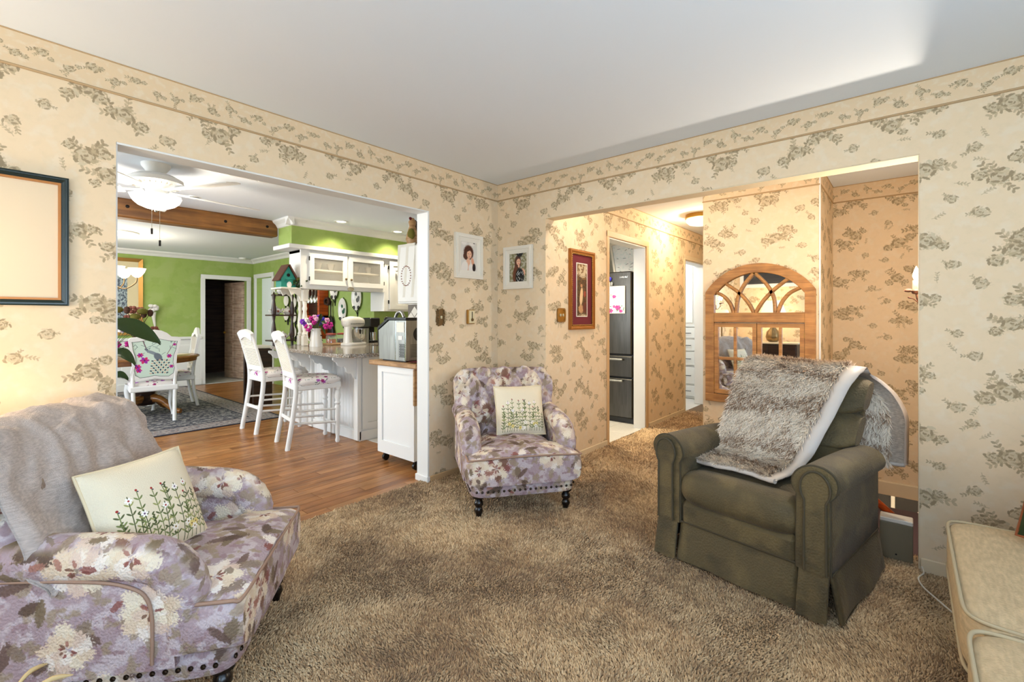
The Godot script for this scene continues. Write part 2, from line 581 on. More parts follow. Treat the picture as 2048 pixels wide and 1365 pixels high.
func chair_print_image() -> Image:     # pale green cloth printed with a bird among flowering branches
	var w := 384
	var im := canvas(w, 448, Color(0.80, 0.88, 0.82))
	var ink := Color(0.20, 0.25, 0.30)
	stroke(im, Vector2(20, 40), Vector2(90, 190), 3, Color(0.5, 0.4, 0.4)); stroke(im, Vector2(300, 0), Vector2(250, 160), 5, Color(0.45, 0.36, 0.38))
	for i in 24:
		var x := rng.randf_range(20, 364)
		var y := rng.randf_range(15, 180)
		stroke(im, Vector2(x, y), Vector2(x + rng.randf_range(-40, 40), y + rng.randf_range(10, 34)), 2.2, Color(0.36, 0.46, 0.45))
	blob(im, 215, 165, 62, 18, -0.5, Color(0.52, 0.57, 0.60)); blob(im, 165, 215, 34, 52, 0.5, Color(0.42, 0.46, 0.50))
	blob(im, 262, 128, 18, 12, -0.5, Color(0.4, 0.42, 0.46))
	for j in 6:
		for i in 8:
			blob(im, 70 + i * 20 + j * 3, 250 + j * 28 + absf(i - 3.5) * 3, 8, 12, 0.3 * (i - 3), ink if (i + j) % 2 else Color(0.85, 0.72, 0.62), 0.9)
	for f in [[70, 210, 26], [275, 250, 44], [310, 190, 30], [330, 320, 34], [50, 330, 22], [320, 360, 30], [26, 80, 18]]:
		for k in 6:
			var t := TAU * k / 6.0
			blob(im, f[0] + cos(t) * f[2] * .5, f[1] + sin(t) * f[2] * .5, f[2] * .45, f[2] * .3, t, [Color(0.72, 0.12, 0.55), Color(0.80, 0.16, 0.40), Color(0.60, 0.16, 0.66)][k % 3], 1.0, 0.2)
		blob(im, f[0], f[1], f[2] * .2, f[2] * .2, 0, Color(0.35, 0.1, 0.3))
	return im

func cushion_print_image() -> Image:
	var im := canvas(256, 256, Color(0.90, 0.88, 0.86))
	for i in 16:
		var x := rng.randf() * 256
		var y := rng.randf() * 256
		stroke(im, Vector2(x, y), Vector2(x + rng.randf_range(-40, 40), y + rng.randf_range(-40, 40)), 2, Color(0.35, 0.38, 0.36))
		blob(im, x, y, 16, 6, rng.randf() * 3, Color(0.45, 0.50, 0.46), 0.9, 0.2)
	for i in 8:
		var x := rng.randf() * 256
		var y := rng.randf() * 256
		for k in 5: blob(im, x + cos(k * 1.26) * 10, y + sin(k * 1.26) * 10, 11, 7, k * 1.26, [Color(0.66, 0.32, 0.68), Color(0.60, 0.14, 0.42)][i % 2], 1.0, 0.2)
	return im

func rug_image() -> Image:
	var im := canvas(512, 512, Color(0.20, 0.21, 0.25))
	stain(im, Color(0.62, 0.60, 0.58), 0.5, 0.56, 0.035, 41, 0.95)
	stain(im, Color(0.42, 0.40, 0.40), 0.55, 0.6, 0.06, 42, 0.9)
	return im

func rug_border_image() -> Image:
	var im := canvas(512, 512, Color(0.60, 0.575, 0.55))
	stain(im, Color(0.36, 0.35, 0.37), 0.56, 0.6, 0.04, 43, 0.85)
	stain(im, Color(0.52, 0.42, 0.40), 0.6, 0.66, 0.05, 44, 0.7)
	return im

func wood_image(a: Color, b: Color, sd: int) -> Image:     # grain along u
	var im := canvas(512, 512, a)
	stain(im, b, 0.42, 0.75, 0.03, sd, 0.85, Vector2(14, 1))
	mottle(im, 0.10, 0.16, sd + 1, Vector2(20, 1))
	mottle(im, 0.08, 0.01, sd + 2)
	return im

func granite_image() -> Image:
	var im := canvas(512, 512, Color(0.62, 0.59, 0.55))
	stain(im, Color(0.80, 0.78, 0.74), 0.52, 0.6, 0.05, 51, 0.9)
	stain(im, Color(0.28, 0.26, 0.24), 0.56, 0.62, 0.06, 52, 0.85)
	stain(im, Color(0.52, 0.42, 0.32), 0.6, 0.66, 0.03, 53, 0.7)
	mottle(im, 0.2, 0.4, 54)
	return im

func velvet_image() -> Image:
	var im := canvas(512, 512, Color(0.325, 0.275, 0.165))
	stain(im, Color(0.455, 0.39, 0.24), 0.5, 0.75, 0.008, 61, 0.5, Vector2(1, 2))  # lighter patches paint the velvet's sheen into its colour
	stain(im, Color(0.225, 0.19, 0.11), 0.53, 0.75, 0.012, 62, 0.5, Vector2(2, 1))  # darker patches paint the shade between the sheens
	mottle(im, 0.08, 0.3, 63)
	return im

func weave_image(c: Color, sd: int, amt := 0.14) -> Image:
	var im := canvas(512, 512, c)
	mottle(im, amt, 0.12, sd, Vector2(5, 1))
	mottle(im, amt * 0.6, 0.03, sd + 1)
	return im

func steel_image() -> Image:
	var im := canvas(256, 256, Color(0.62, 0.62, 0.60))
	mottle(im, 0.10, 0.05, 71, Vector2(1, 16))
	return im

func landscape_image() -> Image:
	var im := canvas(256, 256, Color(0.70, 0.76, 0.78))
	stain(im, Color(0.25, 0.30, 0.36), 0.42, 0.5, 0.05, 81, 0.95)
	stain(im, Color(0.55, 0.60, 0.62), 0.55, 0.6, 0.08, 82, 0.9)
	return im

func blank_board_image() -> Image:
	var im := canvas(256, 256, Color(0.93, 0.94, 0.93))
	for i in 22:
		var x := rng.randf_range(20, 220)
		var y := rng.randf_range(24, 236)
		stroke(im, Vector2(x, y), Vector2(x + rng.randf_range(8, 24), y + rng.randf_range(-8, 8)), 2, Color(0.25, 0.28, 0.32), 0.8)
	stain(im, Color(0.72, 0.84, 0.82), 0.6, 0.64, 0.03, 91, 0.25)
	return im

func calendar_image() -> Image:
	var im := canvas(256, 320, Color(0.92, 0.93, 0.91))
	for i in 5: stroke(im, Vector2(20, 40 + i * 36), Vector2(230, 40 + i * 36), 1.2, Color(0.75, 0.78, 0.78))
	for i in 12: stroke(im, Vector2(rng.randf_range(10, 220), rng.randf_range(20, 200)), Vector2(rng.randf_range(10, 240), rng.randf_range(20, 200)).lerp(Vector2(120, 100), 0.7), 1.4, Color(0.45, 0.5, 0.5), 0.5)
	for f in [[40, 260, 26], [110, 290, 30], [190, 255, 34], [220, 295, 22], [150, 240, 18], [150, 120, 22]]:
		for k in 6: blob(im, f[0] + cos(k * 1.05) * f[2] * .5, f[1] + sin(k * 1.05) * f[2] * .5, f[2] * .5, f[2] * .4, k, [Color(0.75, 0.10, 0.50), Color(0.86, 0.30, 0.62)][k % 2], 1.0, 0.3)
	for i in 14: blob(im, rng.randf_range(0, 256), rng.randf_range(225, 320), 12, 5, rng.randf() * 3, Color(0.25, 0.45, 0.30))
	return im

func make_materials() -> void:
	rag_noise.frequency = 0.03
	rag_noise.fractal_octaves = 3
	var cloth_n := noise_normal(0.18, 3.0, 11)
	var fine_n := noise_normal(0.3, 2.0, 12, 256)
	tmat("wallpaper", tex(wallpaper_image(false)), 1.0 / 1.62, 0.85)
	var bm := tmat("wallpaper_border", tex(wallpaper_image(true)), 1.0, 0.85)
	bm.uv1_triplanar = false
	bm.uv1_world_triplanar = false
	mat("border_bead", Color(0.72, 0.60, 0.44), 0.7)
	mat("ceiling_paint", Color(0.905, 0.93, 0.955), 0.9)
	mat("white_trim", Color(0.90, 0.90, 0.885), 0.45)
	mat("white_paint", Color(0.90, 0.90, 0.885), 0.5)
	mat("cream_trim", Color(0.88, 0.81, 0.68), 0.55)
	mat("beige_trim", Color(0.80, 0.66, 0.48), 0.5)
	mat("carpet_backing", Color(0.42, 0.345, 0.255), 1.0)
	var tuft := mat("carpet_yarn", Color.WHITE, 1.0)
	tuft.vertex_color_use_as_albedo = true
	var hair := mat("fur", Color.WHITE, 0.7)
	hair.vertex_color_use_as_albedo = true
	var gp := canvas(256, 256, Color(0.595, 0.68, 0.36))
	stain(gp, Color(0.635, 0.705, 0.42), 0.45, 0.7, 0.02, 15, 0.7)
	stain(gp, Color(0.56, 0.65, 0.32), 0.55, 0.75, 0.03, 16, 0.6)
	tmat("green_paint", tex(gp), 0.5, 0.8)
	for i in 4:
		var wc: Array = [[Color(0.63, 0.43, 0.25), Color(0.50, 0.32, 0.17)], [Color(0.68, 0.48, 0.30), Color(0.55, 0.36, 0.20)], [Color(0.59, 0.39, 0.22), Color(0.47, 0.295, 0.15)], [Color(0.65, 0.46, 0.28), Color(0.57, 0.38, 0.215)]][i]
		var pm := tmat("oak_plank_%d" % i, tex(wood_image(wc[0], wc[1], 100 + i * 5)), 0.9, 0.30)
		pm.metallic_specular = 0.38
		pm.uv1_offset = Vector3(i * 0.37, 0, i * 0.21)
	mat("plank_joint", Color(0.30, 0.19, 0.10), 0.6)
	tmat("pine", tex(wood_image(Color(0.68, 0.48, 0.26), Color(0.57, 0.38, 0.19), 140)), 1.3, 0.5, false)
	tmat("beam_wood", tex(wood_image(Color(0.56, 0.38, 0.18), Color(0.43, 0.27, 0.11), 150)), 0.8, 0.5, false)
	tmat("table_wood", tex(wood_image(Color(0.60, 0.40, 0.20), Color(0.45, 0.27, 0.12), 160)), 1.3, 0.25, false)
	tmat("butcher_wood", tex(wood_image(Color(0.68, 0.53, 0.36), Color(0.56, 0.41, 0.25), 165)), 2.0, 0.5, false)
	tmat("dark_wood", tex(wood_image(Color(0.22, 0.13, 0.08), Color(0.14, 0.08, 0.05), 170)), 1.3, 0.35, false)
	tmat("door_wood", tex(wood_image(Color(0.78, 0.68, 0.59), Color(0.64, 0.52, 0.43), 175)), 1.3, 0.4, false)
	tmat("orange_wood", tex(wood_image(Color(0.74, 0.32, 0.09), Color(0.58, 0.21, 0.05), 180)), 1.3, 0.35, false)
	mat("ebony", Color(0.07, 0.05, 0.045), 0.25)
	tmat("floral_cloth", tex(floral_image()), 1.0 / 0.95, 0.85, false, cloth_n, 0.6)
	mat("piping_tan", Color(0.62, 0.50, 0.42), 0.8)
	mat("nail_bronze", Color(0.22, 0.18, 0.14), 0.3, 0.9)
	var pil := pmat("pillow_cloth", tex(pillow_image()), 0.85)
	pil.normal_enabled = true
	pil.normal_texture = fine_n
	pil.normal_scale = 0.4
	mat("pillow_plain", Color(0.87, 0.80, 0.66), 0.85)
	tmat("fleece", tex(weave_image(Color(0.715, 0.665, 0.63), 190, 0.10)), 3.0, 0.95, false, cloth_n, 0.8)
	tmat("velvet", tex(velvet_image()), 0.9, 0.75, false, cloth_n, 0.35)
	M["velvet"].rim_enabled = true
	M["velvet"].rim = 0.12
	M["velvet"].rim_tint = 0.7
	mat("velvet_piping", Color(0.27, 0.235, 0.16), 0.8)
	mat("satin_trim", Color(0.80, 0.76, 0.72), 0.55)
	tmat("fur_backing", tex(weave_image(Color(0.70, 0.64, 0.58), 195)), 3.0, 0.95, false)
	tmat("sofa_cloth", tex(weave_image(Color(0.78, 0.685, 0.535), 200, 0.08)), 1.2, 0.9, false, cloth_n, 0.25)
	mat("sofa_piping", Color(0.72, 0.65, 0.52), 0.85)
	mat("pink_cloth", Color(0.72, 0.60, 0.57), 0.9)
	mat("green_cloth", Color(0.17, 0.23, 0.09), 0.9)
	mat("green_cord", Color(0.55, 0.30, 0.16), 0.9)
	mat("mirror_glass", Color(0.93, 0.93, 0.92), 0.015, 1.0)
	mat("iron", Color(0.09, 0.075, 0.07), 0.45, 0.6)
	mat("rust_iron", Color(0.33, 0.20, 0.14), 0.6, 0.4)
	mat("brass", Color(0.72, 0.55, 0.26), 0.3, 0.9)
	mat("gilt", Color(0.66, 0.50, 0.26), 0.4, 0.7)
	mat("old_brass", Color(0.44, 0.36, 0.24), 0.45, 0.7)
	mat("gold_frame", Color(0.66, 0.42, 0.17), 0.4, 0.3)
	mat("frame_dark_green", Color(0.085, 0.13, 0.10), 0.3)
	mat("mat_burgundy", Color(0.42, 0.12, 0.16), 0.9)
	mat("glare_and_wall_tan", Color(0.845, 0.775, 0.66), 0.95)
	mat("off_white", Color(0.91, 0.885, 0.83), 0.5)
	mat("ivory", Color(0.86, 0.80, 0.64), 0.5)
	mat("porcelain", Color(0.90, 0.88, 0.84), 0.2)
	mat("plate_green", Color(0.10, 0.36, 0.26), 0.3)
	mat("plate_ink", Color(0.35, 0.36, 0.36), 0.3)
	mat("black_plastic", Color(0.03, 0.03, 0.03), 0.3)
	mat("grey_box", Color(0.47, 0.42, 0.325), 0.7)
	mat("box_top", Color(0.86, 0.82, 0.76), 0.5)
	var st := tmat("steel", tex(steel_image()), 2.0, 0.3, false)
	st.metallic = 0.85
	var ds := tmat("dark_steel", tex(steel_image()), 2.0, 0.28, false)
	ds.albedo_color = Color(0.52, 0.51, 0.50)
	ds.metallic = 0.9
	mat("chrome", Color(0.82, 0.82, 0.80), 0.12, 1.0)
	tmat("granite", tex(granite_image()), 2.2, 0.12)
	tmat("tile", tex(weave_image(Color(0.84, 0.83, 0.80), 210, 0.03)), 1.2, 0.3)
	mat("grout", Color(0.42, 0.40, 0.38), 0.9)
	tmat("rug_field", tex(rug_image()), 0.7, 0.95, false)
	tmat("rug_border", tex(rug_border_image()), 0.9, 0.95, false)
	mat("rug_binding", Color(0.09, 0.10, 0.17), 0.95)
	pmat("chair_print", tex(chair_print_image()), 0.85)
	tmat("cushion_print", tex(cushion_print_image()), 4.0, 0.85, false)
	pmat("photo_a", tex(portrait_image(0)), 0.25)
	pmat("photo_b", tex(portrait_image(1)), 0.25)
	pmat("print", tex(print_image()), 0.3)
	pmat("landscape", tex(landscape_image()), 0.3)
	pmat("sign_board", tex(blank_board_image()), 0.4)
	pmat("calendar", tex(calendar_image()), 0.4)
	mat("leaf_green", Color(0.13, 0.24, 0.06), 0.35).backlight_enabled = true
	M["leaf_green"].backlight = Color(0.05, 0.10, 0.02)
	mat("leaf_mid", Color(0.22, 0.33, 0.12), 0.5)
	mat("stem_green", Color(0.27, 0.36, 0.15), 0.6)
	mat("petal_magenta", Color(0.72, 0.10, 0.52), 0.6)
	mat("petal_purple", Color(0.47, 0.16, 0.72), 0.6)
	mat("petal_blue", Color(0.16, 0.16, 0.68), 0.6)
	mat("petal_pink", Color(0.88, 0.66, 0.78), 0.6)
	mat("petal_white", Color(0.92, 0.90, 0.88), 0.6)
	mat("dried_brown", Color(0.28, 0.17, 0.11), 0.9)
	mat("dried_rose", Color(0.52, 0.30, 0.24), 0.9)
	mat("moss", Color(0.40, 0.38, 0.12), 0.9)
	mat("straw", Color(0.80, 0.70, 0.50), 0.8)
	mat("teal_paint", Color(0.12, 0.52, 0.46), 0.6)
	mat("roof_brown", Color(0.34, 0.20, 0.14), 0.7)
	mat("honey", Color(0.70, 0.40, 0.08), 0.2)
	mat("coffee_beans", Color(0.10, 0.06, 0.04), 0.5)
	var gl := mat("glass", Color(0.92, 0.95, 0.95, 0.12), 0.05)
	gl.transparency = BaseMaterial3D.TRANSPARENCY_ALPHA
	mat("red_lid", Color(0.62, 0.28, 0.24), 0.5)
	tmat("den_panelling", tex(wood_image(Color(0.34, 0.25, 0.19), Color(0.26, 0.18, 0.13), 185)), 1.0, 0.6)
	mat("stair_carpet", Color(0.36, 0.28, 0.30), 0.95)
	mat("slate_shade", Color(0.22, 0.22, 0.23), 0.8)
	mat("towel", Color(0.84, 0.83, 0.79), 0.95)
	mat("gourd_gold", Color(0.55, 0.45, 0.30), 0.3, 0.7)
	var sh := mat("lamp_shade_cloth", Color(0.93, 0.88, 0.78), 0.9)
	sh.emission_enabled = true
	sh.emission = Color(1.0, 0.90, 0.72)
	sh.emission_energy_multiplier = 0.9
	for e in [["bulb_glow", Color(1.0, 0.95, 0.85), 6.0], ["bowl_glow", Color(1.0, 0.98, 0.94), 1.0], ["can_glow", Color(1.0, 0.97, 0.90), 4.0], ["window_glow", Color(0.95, 0.98, 1.0), 1.6]]:
		var m := mat(e[0], Color(0.95, 0.95, 0.93), 0.4)
		m.emission_enabled = true
		m.emission = e[1]
		m.emission_energy_multiplier = e[2]

# ---------------------------------------------------------------- setting
func border(a: Vector2, b: Vector2, out: Vector2, parent: Node) -> void:   # printed strip under the ceiling with its bead, along a wall face in plan (x, z)
	var o := Vector3(out.x, 0, out.y)
	var A := Vector3(a.x, 0, a.y) + o * 0.002
	var B := Vector3(b.x, 0, b.y) + o * 0.002
	var ln := a.distance_to(b) / 0.864
	var mb := MB.new()
	mb.flat()
	var y0 := Vector3(0, 2.296, 0)
	var y1 := Vector3(0, CEIL, 0)
	var side := (B - A).cross(Vector3.UP).dot(o) < 0.0
	if side: mb.quad(A + y1, B + y1, B + y0, A + y0, Vector2(0, 0), Vector2(ln, 0), Vector2(ln, 1), Vector2(0, 1))
	else: mb.quad(B + y1, A + y1, A + y0, B + y0, Vector2(ln, 0), Vector2(0, 0), Vector2(0, 1), Vector2(ln, 1))
	part(parent, "wallpaper_border", mb, M.wallpaper_border)
	var bead := MB.new()
	bead.tube([A + y0, B + y0], 0.006, 6)
	part(parent, "border_bead", bead, M.border_bead)
	var top := MB.new()
	top.tube([A + y1 - Vector3(0, 0.002, 0), B + y1 - Vector3(0, 0.002, 0)], 0.004, 6)
	part(parent, "border_bead", top, M.border_bead)

func base_run(called: String, a: Vector2, b: Vector2, out: Vector2, m: Material, h := 0.07) -> void:
	var mb := MB.new()
	var p := (a + b) * 0.5 + out * 0.006
	var d := b - a
	mb.box(Vector3(p.x, h * 0.5, p.y), Vector3(absf(d.x) + absf(out.x) * 0.012, h, absf(d.y) + absf(out.y) * 0.012), 0.004)
	struct(called, mb, m)

func daylight_window(n: String, c: Vector3, w: float, h: float, along_x: bool, inward: Vector3) -> void:
	var o := Node3D.new()
	o.name = n
	add_child(o)
	o.set_meta("kind", "structure")
	o.position = c
	if not along_x: o.rotation.y = PI / 2
	var fr := MB.new()
	fr.ring(rect(-w / 2 - 0.07, -h / 2 - 0.07, w / 2 + 0.07, h / 2 + 0.07), rect(-w / 2, -h / 2, w / 2, h / 2), -0.07, 0.07)
	part(o, "window_frame", fr, M.white_trim)
	var mt := MB.new()
	mt.box(Vector3.ZERO, Vector3(0.03, h, 0.04), 0.003).box(Vector3.ZERO, Vector3(w, 0.03, 0.04), 0.003)
	part(o, "muntin", mt, M.white_trim)
	part(o, "pane", MB.new().box(Vector3.ZERO, Vector3(w, h, 0.006), 0.0), M.glass)

func shell() -> void:
	var wp: Material = M.wallpaper
	# living room floor, hall floor: carpet
	struct("floor", MB.new().bb(Vector3(-2.0, -0.12, -2.86), Vector3(3.206, 0, 1.72)).bb(Vector3(3.206, -0.12, -2.30), Vector3(7.5, 0, -1.3)).bb(Vector3(3.206, -0.12, -1.3), Vector3(4.4, 0, -0.55)).bb(Vector3(3.206, -0.12, -0.55), Vector3(3.27, 0, 0.12)), M.carpet_backing)
	struct("ceiling", MB.new().bb(Vector3(-2.0, CEIL, -10.4), Vector3(8.6, CEIL + 0.12, 1.72)), M.ceiling_paint)
	# left wall with the wide opening to the dining room
	var wl := struct("wall_left", MB.new().bb(Vector3(-2.0, 0, -2.915), Vector3(0.461, CEIL, AZ)).bb(Vector3(0.461, 2.075, -2.915), Vector3(2.305, CEIL, AZ)).bb(Vector3(2.305, 0, -2.915), Vector3(3.206, CEIL, AZ)), wp)
	border(Vector2(-1.9, AZ), Vector2(BX, AZ), Vector2(0, 1), wl)
	var jb := MB.new().bb(Vector3(2.293, 0, -2.918), Vector3(2.308, 2.075, -2.787), 0.002).bb(Vector3(0.463, 2.066, -2.916), Vector3(2.306, 2.0755, -2.792)).bb(Vector3(0.461, 0, -2.916), Vector3(0.468, 2.075, -2.80))
	struct("trim_1", jb, M.white_trim)
	var jbase := MB.new().bb(Vector3(2.283, 0, -2.93), Vector3(2.312, 0.05, -2.78), 0.004)
	struct("trim_2", jbase, M.white_trim)
	base_run("baseboard_left", Vector2(2.311, AZ), Vector2(BX, AZ), Vector2(0, 1), M.beige_trim, 0.05)
	base_run("baseboard_left_end", Vector2(-1.9, AZ), Vector2(0.45, AZ), Vector2(0, 1), M.beige_trim, 0.05)
	# right wall with the opening to hall and stairs
	var wr := struct("wall_right", MB.new().bb(Vector3(BX, 0, -2.80), Vector3(3.206, CEIL, -2.261)).bb(Vector3(BX, 2.077, -2.261), Vector3(3.206, CEIL, 0.041)).bb(Vector3(BX, 0, 0.041), Vector3(3.206, CEIL, 1.7)), wp)
	border(Vector2(BX, AZ), Vector2(BX, 1.6), Vector2(-1, 0), wr)
	struct("trim_3", MB.new().bb(Vector3(3.089, 2.072, -2.261), Vector3(3.206, 2.079, 0.041), 0.0), M.cream_trim)
	struct("trim_4", MB.new().bb(Vector3(3.089, 0.0, 0.037), Vector3(3.206, 2.072, 0.042), 0.0), M.cream_trim)
	base_run("baseboard_right", Vector2(BX, 0.045), Vector2(BX, 1.6), Vector2(-1, 0), M.cream_trim)
	base_run("baseboard_right_end", Vector2(BX, AZ), Vector2(BX, -2.261), Vector2(-1, 0), M.cream_trim)
	# walls behind the camera, with the windows that light the room
	var wb := MB.new()
	for r in [[-2.79, 1.72, 0, 0.75], [-2.79, 1.72, 2.15, CEIL], [-2.79, -0.75, 0.75, 2.15], [0.55, 1.72, 0.75, 2.15]]:
		wb.bb(Vector3(-2.0, r[2], r[0]), Vector3(-1.9, r[3], r[1]))
	struct("wall_back", wb, wp)
	var wf := MB.new()
	for r in [[-2.0, 3.206, 0, 0.75], [-2.0, 3.206, 2.15, CEIL], [-2.0, -1.5, 0.75, 2.15], [1.5, 3.206, 0.75, 2.15]]:
		wf.bb(Vector3(r[0], r[2], 1.62), Vector3(r[1], r[3], 1.72))
	struct("wall_sofa", wf, wp)
	daylight_window("window_1", Vector3(-1.95, 1.45, -0.10), 1.30, 1.40, false, Vector3.RIGHT)
	daylight_window("window_2", Vector3(0.0, 1.45, 1.67), 3.0, 1.40, true, Vector3.FORWARD)
	# hall: left wall with two door openings, end wall, block that carries the mirror, stairwell walls
	var hz := -2.261
	var wh := struct("wall_hall", MB.new().bb(Vector3(3.19, 0, -2.38), Vector3(4.137, CEIL, hz)).bb(Vector3(4.137, 2.06, -2.38), Vector3(4.99, CEIL, hz)).bb(Vector3(4.99, 0, -2.38), Vector3(6.20, CEIL, hz)).bb(Vector3(6.20, 2.03, -2.38), Vector3(6.98, CEIL, hz)).bb(Vector3(6.98, 0, -2.38), Vector3(7.6, CEIL, hz)), wp)
	border(Vector2(3.206, hz), Vector2(7.4, hz), Vector2(0, 1), wh)
	base_run("baseboard_hall", Vector2(3.14, hz), Vector2(4.10, hz), Vector2(0, 1), M.cream_trim, 0.06)
	base_run("baseboard_hall_far", Vector2(5.07, hz), Vector2(6.16, hz), Vector2(0, 1), M.cream_trim, 0.06)
	struct("wall_hall_end", MB.new().bb(Vector3(7.4, 0, -2.27), Vector3(7.5, CEIL, -1.3)), wp)
	var wm := struct("wall_mirror", MB.new().bb(Vector3(4.30, -1.5, -1.405), Vector3(5.10, CEIL, -0.523)).bb(Vector3(5.10, 0, -1.405), Vector3(7.5, CEIL, -1.3)), wp)
	border(Vector2(4.30, -1.405), Vector2(4.30, -0.523), Vector2(-1, 0), wm)
	border(Vector2(4.30, -0.523), Vector2(5.10, -0.523), Vector2(0, 1), wm)
	border(Vector2(4.30, -1.405), Vector2(7.4, -1.405), Vector2(0, -1), wm)
	struct("trim_5", MB.new().bb(Vector3(4.295, 0, -0.53), Vector3(4.305, CEIL, -0.518), 0.002), M.white_trim)
	var ws := struct("wall_stair", MB.new().bb(Vector3(5.10, -0.13, -0.60), Vector3(5.20, CEIL, 0.20)), wp)
	border(Vector2(5.10, -0.523), Vector2(5.10, 0.12), Vector2(-1, 0), ws)
	struct("wall_stair_side", MB.new().bb(Vector3(3.206, -1.5, 0.12), Vector3(5.2, CEIL, 0.22)).bb(Vector3(5.2, -1.5, 0.5), Vector3(8.0, 0.0, 0.6)), wp)
	struct("trim_6", MB.new().bb(Vector3(5.075, -0.245, -0.53), Vector3(5.22, -0.13, 0.20), 0.006), M.cream_trim)
	# door linings of the hall
	for d in [[4.137, 4.99, 2.06, 7], [6.20, 6.98, 2.03, 8]]:
		var t := MB.new()
		t.bb(Vector3(d[0] - 0.045, 0, hz), Vector3(d[0], d[2] + 0.05, hz + 0.012), 0.003).bb(Vector3(d[1], 0, hz), Vector3(d[1] + 0.06, d[2] + 0.05, hz + 0.012), 0.003).bb(Vector3(d[0] - 0.045, d[2], hz), Vector3(d[1] + 0.06, d[2] + 0.06, hz + 0.014), 0.003)
		struct("trim_%d" % d[3], t, M.beige_trim if d[3] == 7 else M.cream_trim)
		var j := MB.new()
		j.bb(Vector3(d[0], 0, -2.40), Vector3(d[0] + 0.015, d[2], hz), 0.002).bb(Vector3(d[1] - 0.015, 0, -2.40), Vector3(d[1], d[2], hz), 0.002).bb(Vector3(d[0], d[2] - 0.015, -2.40), Vector3(d[1], d[2], hz), 0.002)
		struct("trim_%d" % (d[3] + 2), j, M.white_trim)
	# dining room and kitchen shell
	struct("wall_dining_far", MB.new().bb(Vector3(-2.0, 0, -10.30), Vector3(2.99, CEIL, -10.19)).bb(Vector3(2.99, 2.0, -10.30), Vector3(3.72, CEIL, -10.19)).bb(Vector3(3.72, 0, -10.30), Vector3(3.85, CEIL, -10.19)), M.green_paint)
	struct("wall_dining_right", MB.new().bb(Vector3(3.85, 0, -10.30), Vector3(3.95, CEIL, -10.02)).bb(Vector3(3.85, 2.05, -10.02), Vector3(3.95, CEIL, -9.28)).bb(Vector3(3.85, 0, -9.28), Vector3(3.95, CEIL, -5.88)), M.green_paint)
	var wd := MB.new()
	for r in [[-10.3, -2.9, 0, 0.6], [-10.3, -2.9, 2.2, CEIL], [-10.3, -8.2, 0.6, 2.2], [-4.6, -2.9, 0.6, 2.2]]:
		wd.bb(Vector3(-2.0, r[2], r[0]), Vector3(-1.9, r[3], r[1]))
	struct("wall_dining_left", wd, M.green_paint)
	daylight_window("window_3", Vector3(-1.95, 1.40, -6.40), 3.6, 1.6, false, Vector3.RIGHT)
	struct("wall_kitchen_far", MB.new().bb(Vector3(3.95, 0, -5.98), Vector3(6.1, CEIL, -5.88)), M.green_paint)
	struct("wall_kitchen_right", MB.new().bb(Vector3(6.0, 0, -5.9), Vector3(6.1, CEIL, -2.3)), M.white_paint)
	struct("wall_kitchen_partition", MB.new().bb(Vector3(3.58, 0, -4.72), Vector3(3.68, CEIL, -3.4)), M.white_paint)
	# lower part of the dining walls: white wainscot with chair rail
	var wn := MB.new().bb(Vector3(-1.9, 0, -10.19), Vector3(2.93, 0.86, -10.17)).bb(Vector3(-1.9, 0.86, -10.19), Vector3(2.93, 0.91, -10.14), 0.006).bb(Vector3(-1.9, 0, -10.19), Vector3(2.93, 0.12, -10.155), 0.004)
	for k in 8: wn.bb(Vector3(2.3 - k * 0.55, 0.22, -10.172), Vector3(2.75 - k * 0.55, 0.76, -10.162), 0.006)
	struct("trim_11", wn, M.white_trim)
	# crown mouldings
	var crown := PackedVector2Array([Vector2(0, 0), Vector2(0.0, -0.09), Vector2(0.015, -0.085), Vector2(0.035, -0.05), Vector2(0.07, -0.02), Vector2(0.075, 0)])
	var c1 := MB.new()
	c1.prism(crown, -3.85, 1.9, Transform3D(Basis(Vector3(0, 0, 1), Vector3(0, 1, 0), Vector3(-1, 0, 0)), Vector3(0, CEIL, -10.19)))
	c1.prism(crown, 5.88, 10.19, Transform3D(Basis(Vector3(-1, 0, 0), Vector3(0, 1, 0), Vector3(0, 0, -1)), Vector3(3.85, CEIL, 0)))
	struct("trim_12", c1, M.white_trim)
	# doorway linings on the far and right wall of the dining room
	var dl := MB.new()
	dl.bb(Vector3(2.915, 0, -10.19), Vector3(2.99, 2.08, -10.165), 0.004).bb(Vector3(3.72, 0, -10.19), Vector3(3.80, 2.08, -10.165), 0.004).bb(Vector3(2.915, 2.0, -10.19), Vector3(3.80, 2.08, -10.16), 0.004)
	struct("trim_13", dl, M.white_trim)
	var dr := MB.new()
	dr.bb(Vector3(3.825, 0, -10.10), Vector3(3.85, 2.12, -10.02), 0.004).bb(Vector3(3.825, 0, -9.28), Vector3(3.85, 2.12, -9.20), 0.004).bb(Vector3(3.82, 2.05, -10.10), Vector3(3.85, 2.13, -9.20), 0.004)
	struct("trim_14", dr, M.white_trim)
	# rooms beyond those doorways
	struct("wall_den", MB.new().bb(Vector3(2.4, 0, -12.3), Vector3(4.6, CEIL, -12.2)).bb(Vector3(2.4, 0, -12.3), Vector3(2.5, CEIL, -10.3)).bb(Vector3(4.5, 0, -12.3), Vector3(4.6, CEIL, -10.3)).bb(Vector3(2.4, CEIL, -12.3), Vector3(4.6, 2.54, -10.3)), M.den_panelling)
	struct("floor_den", MB.new().bb(Vector3(2.4, -0.1, -12.3), Vector3(4.6, 0, -10.2)), M.tile)
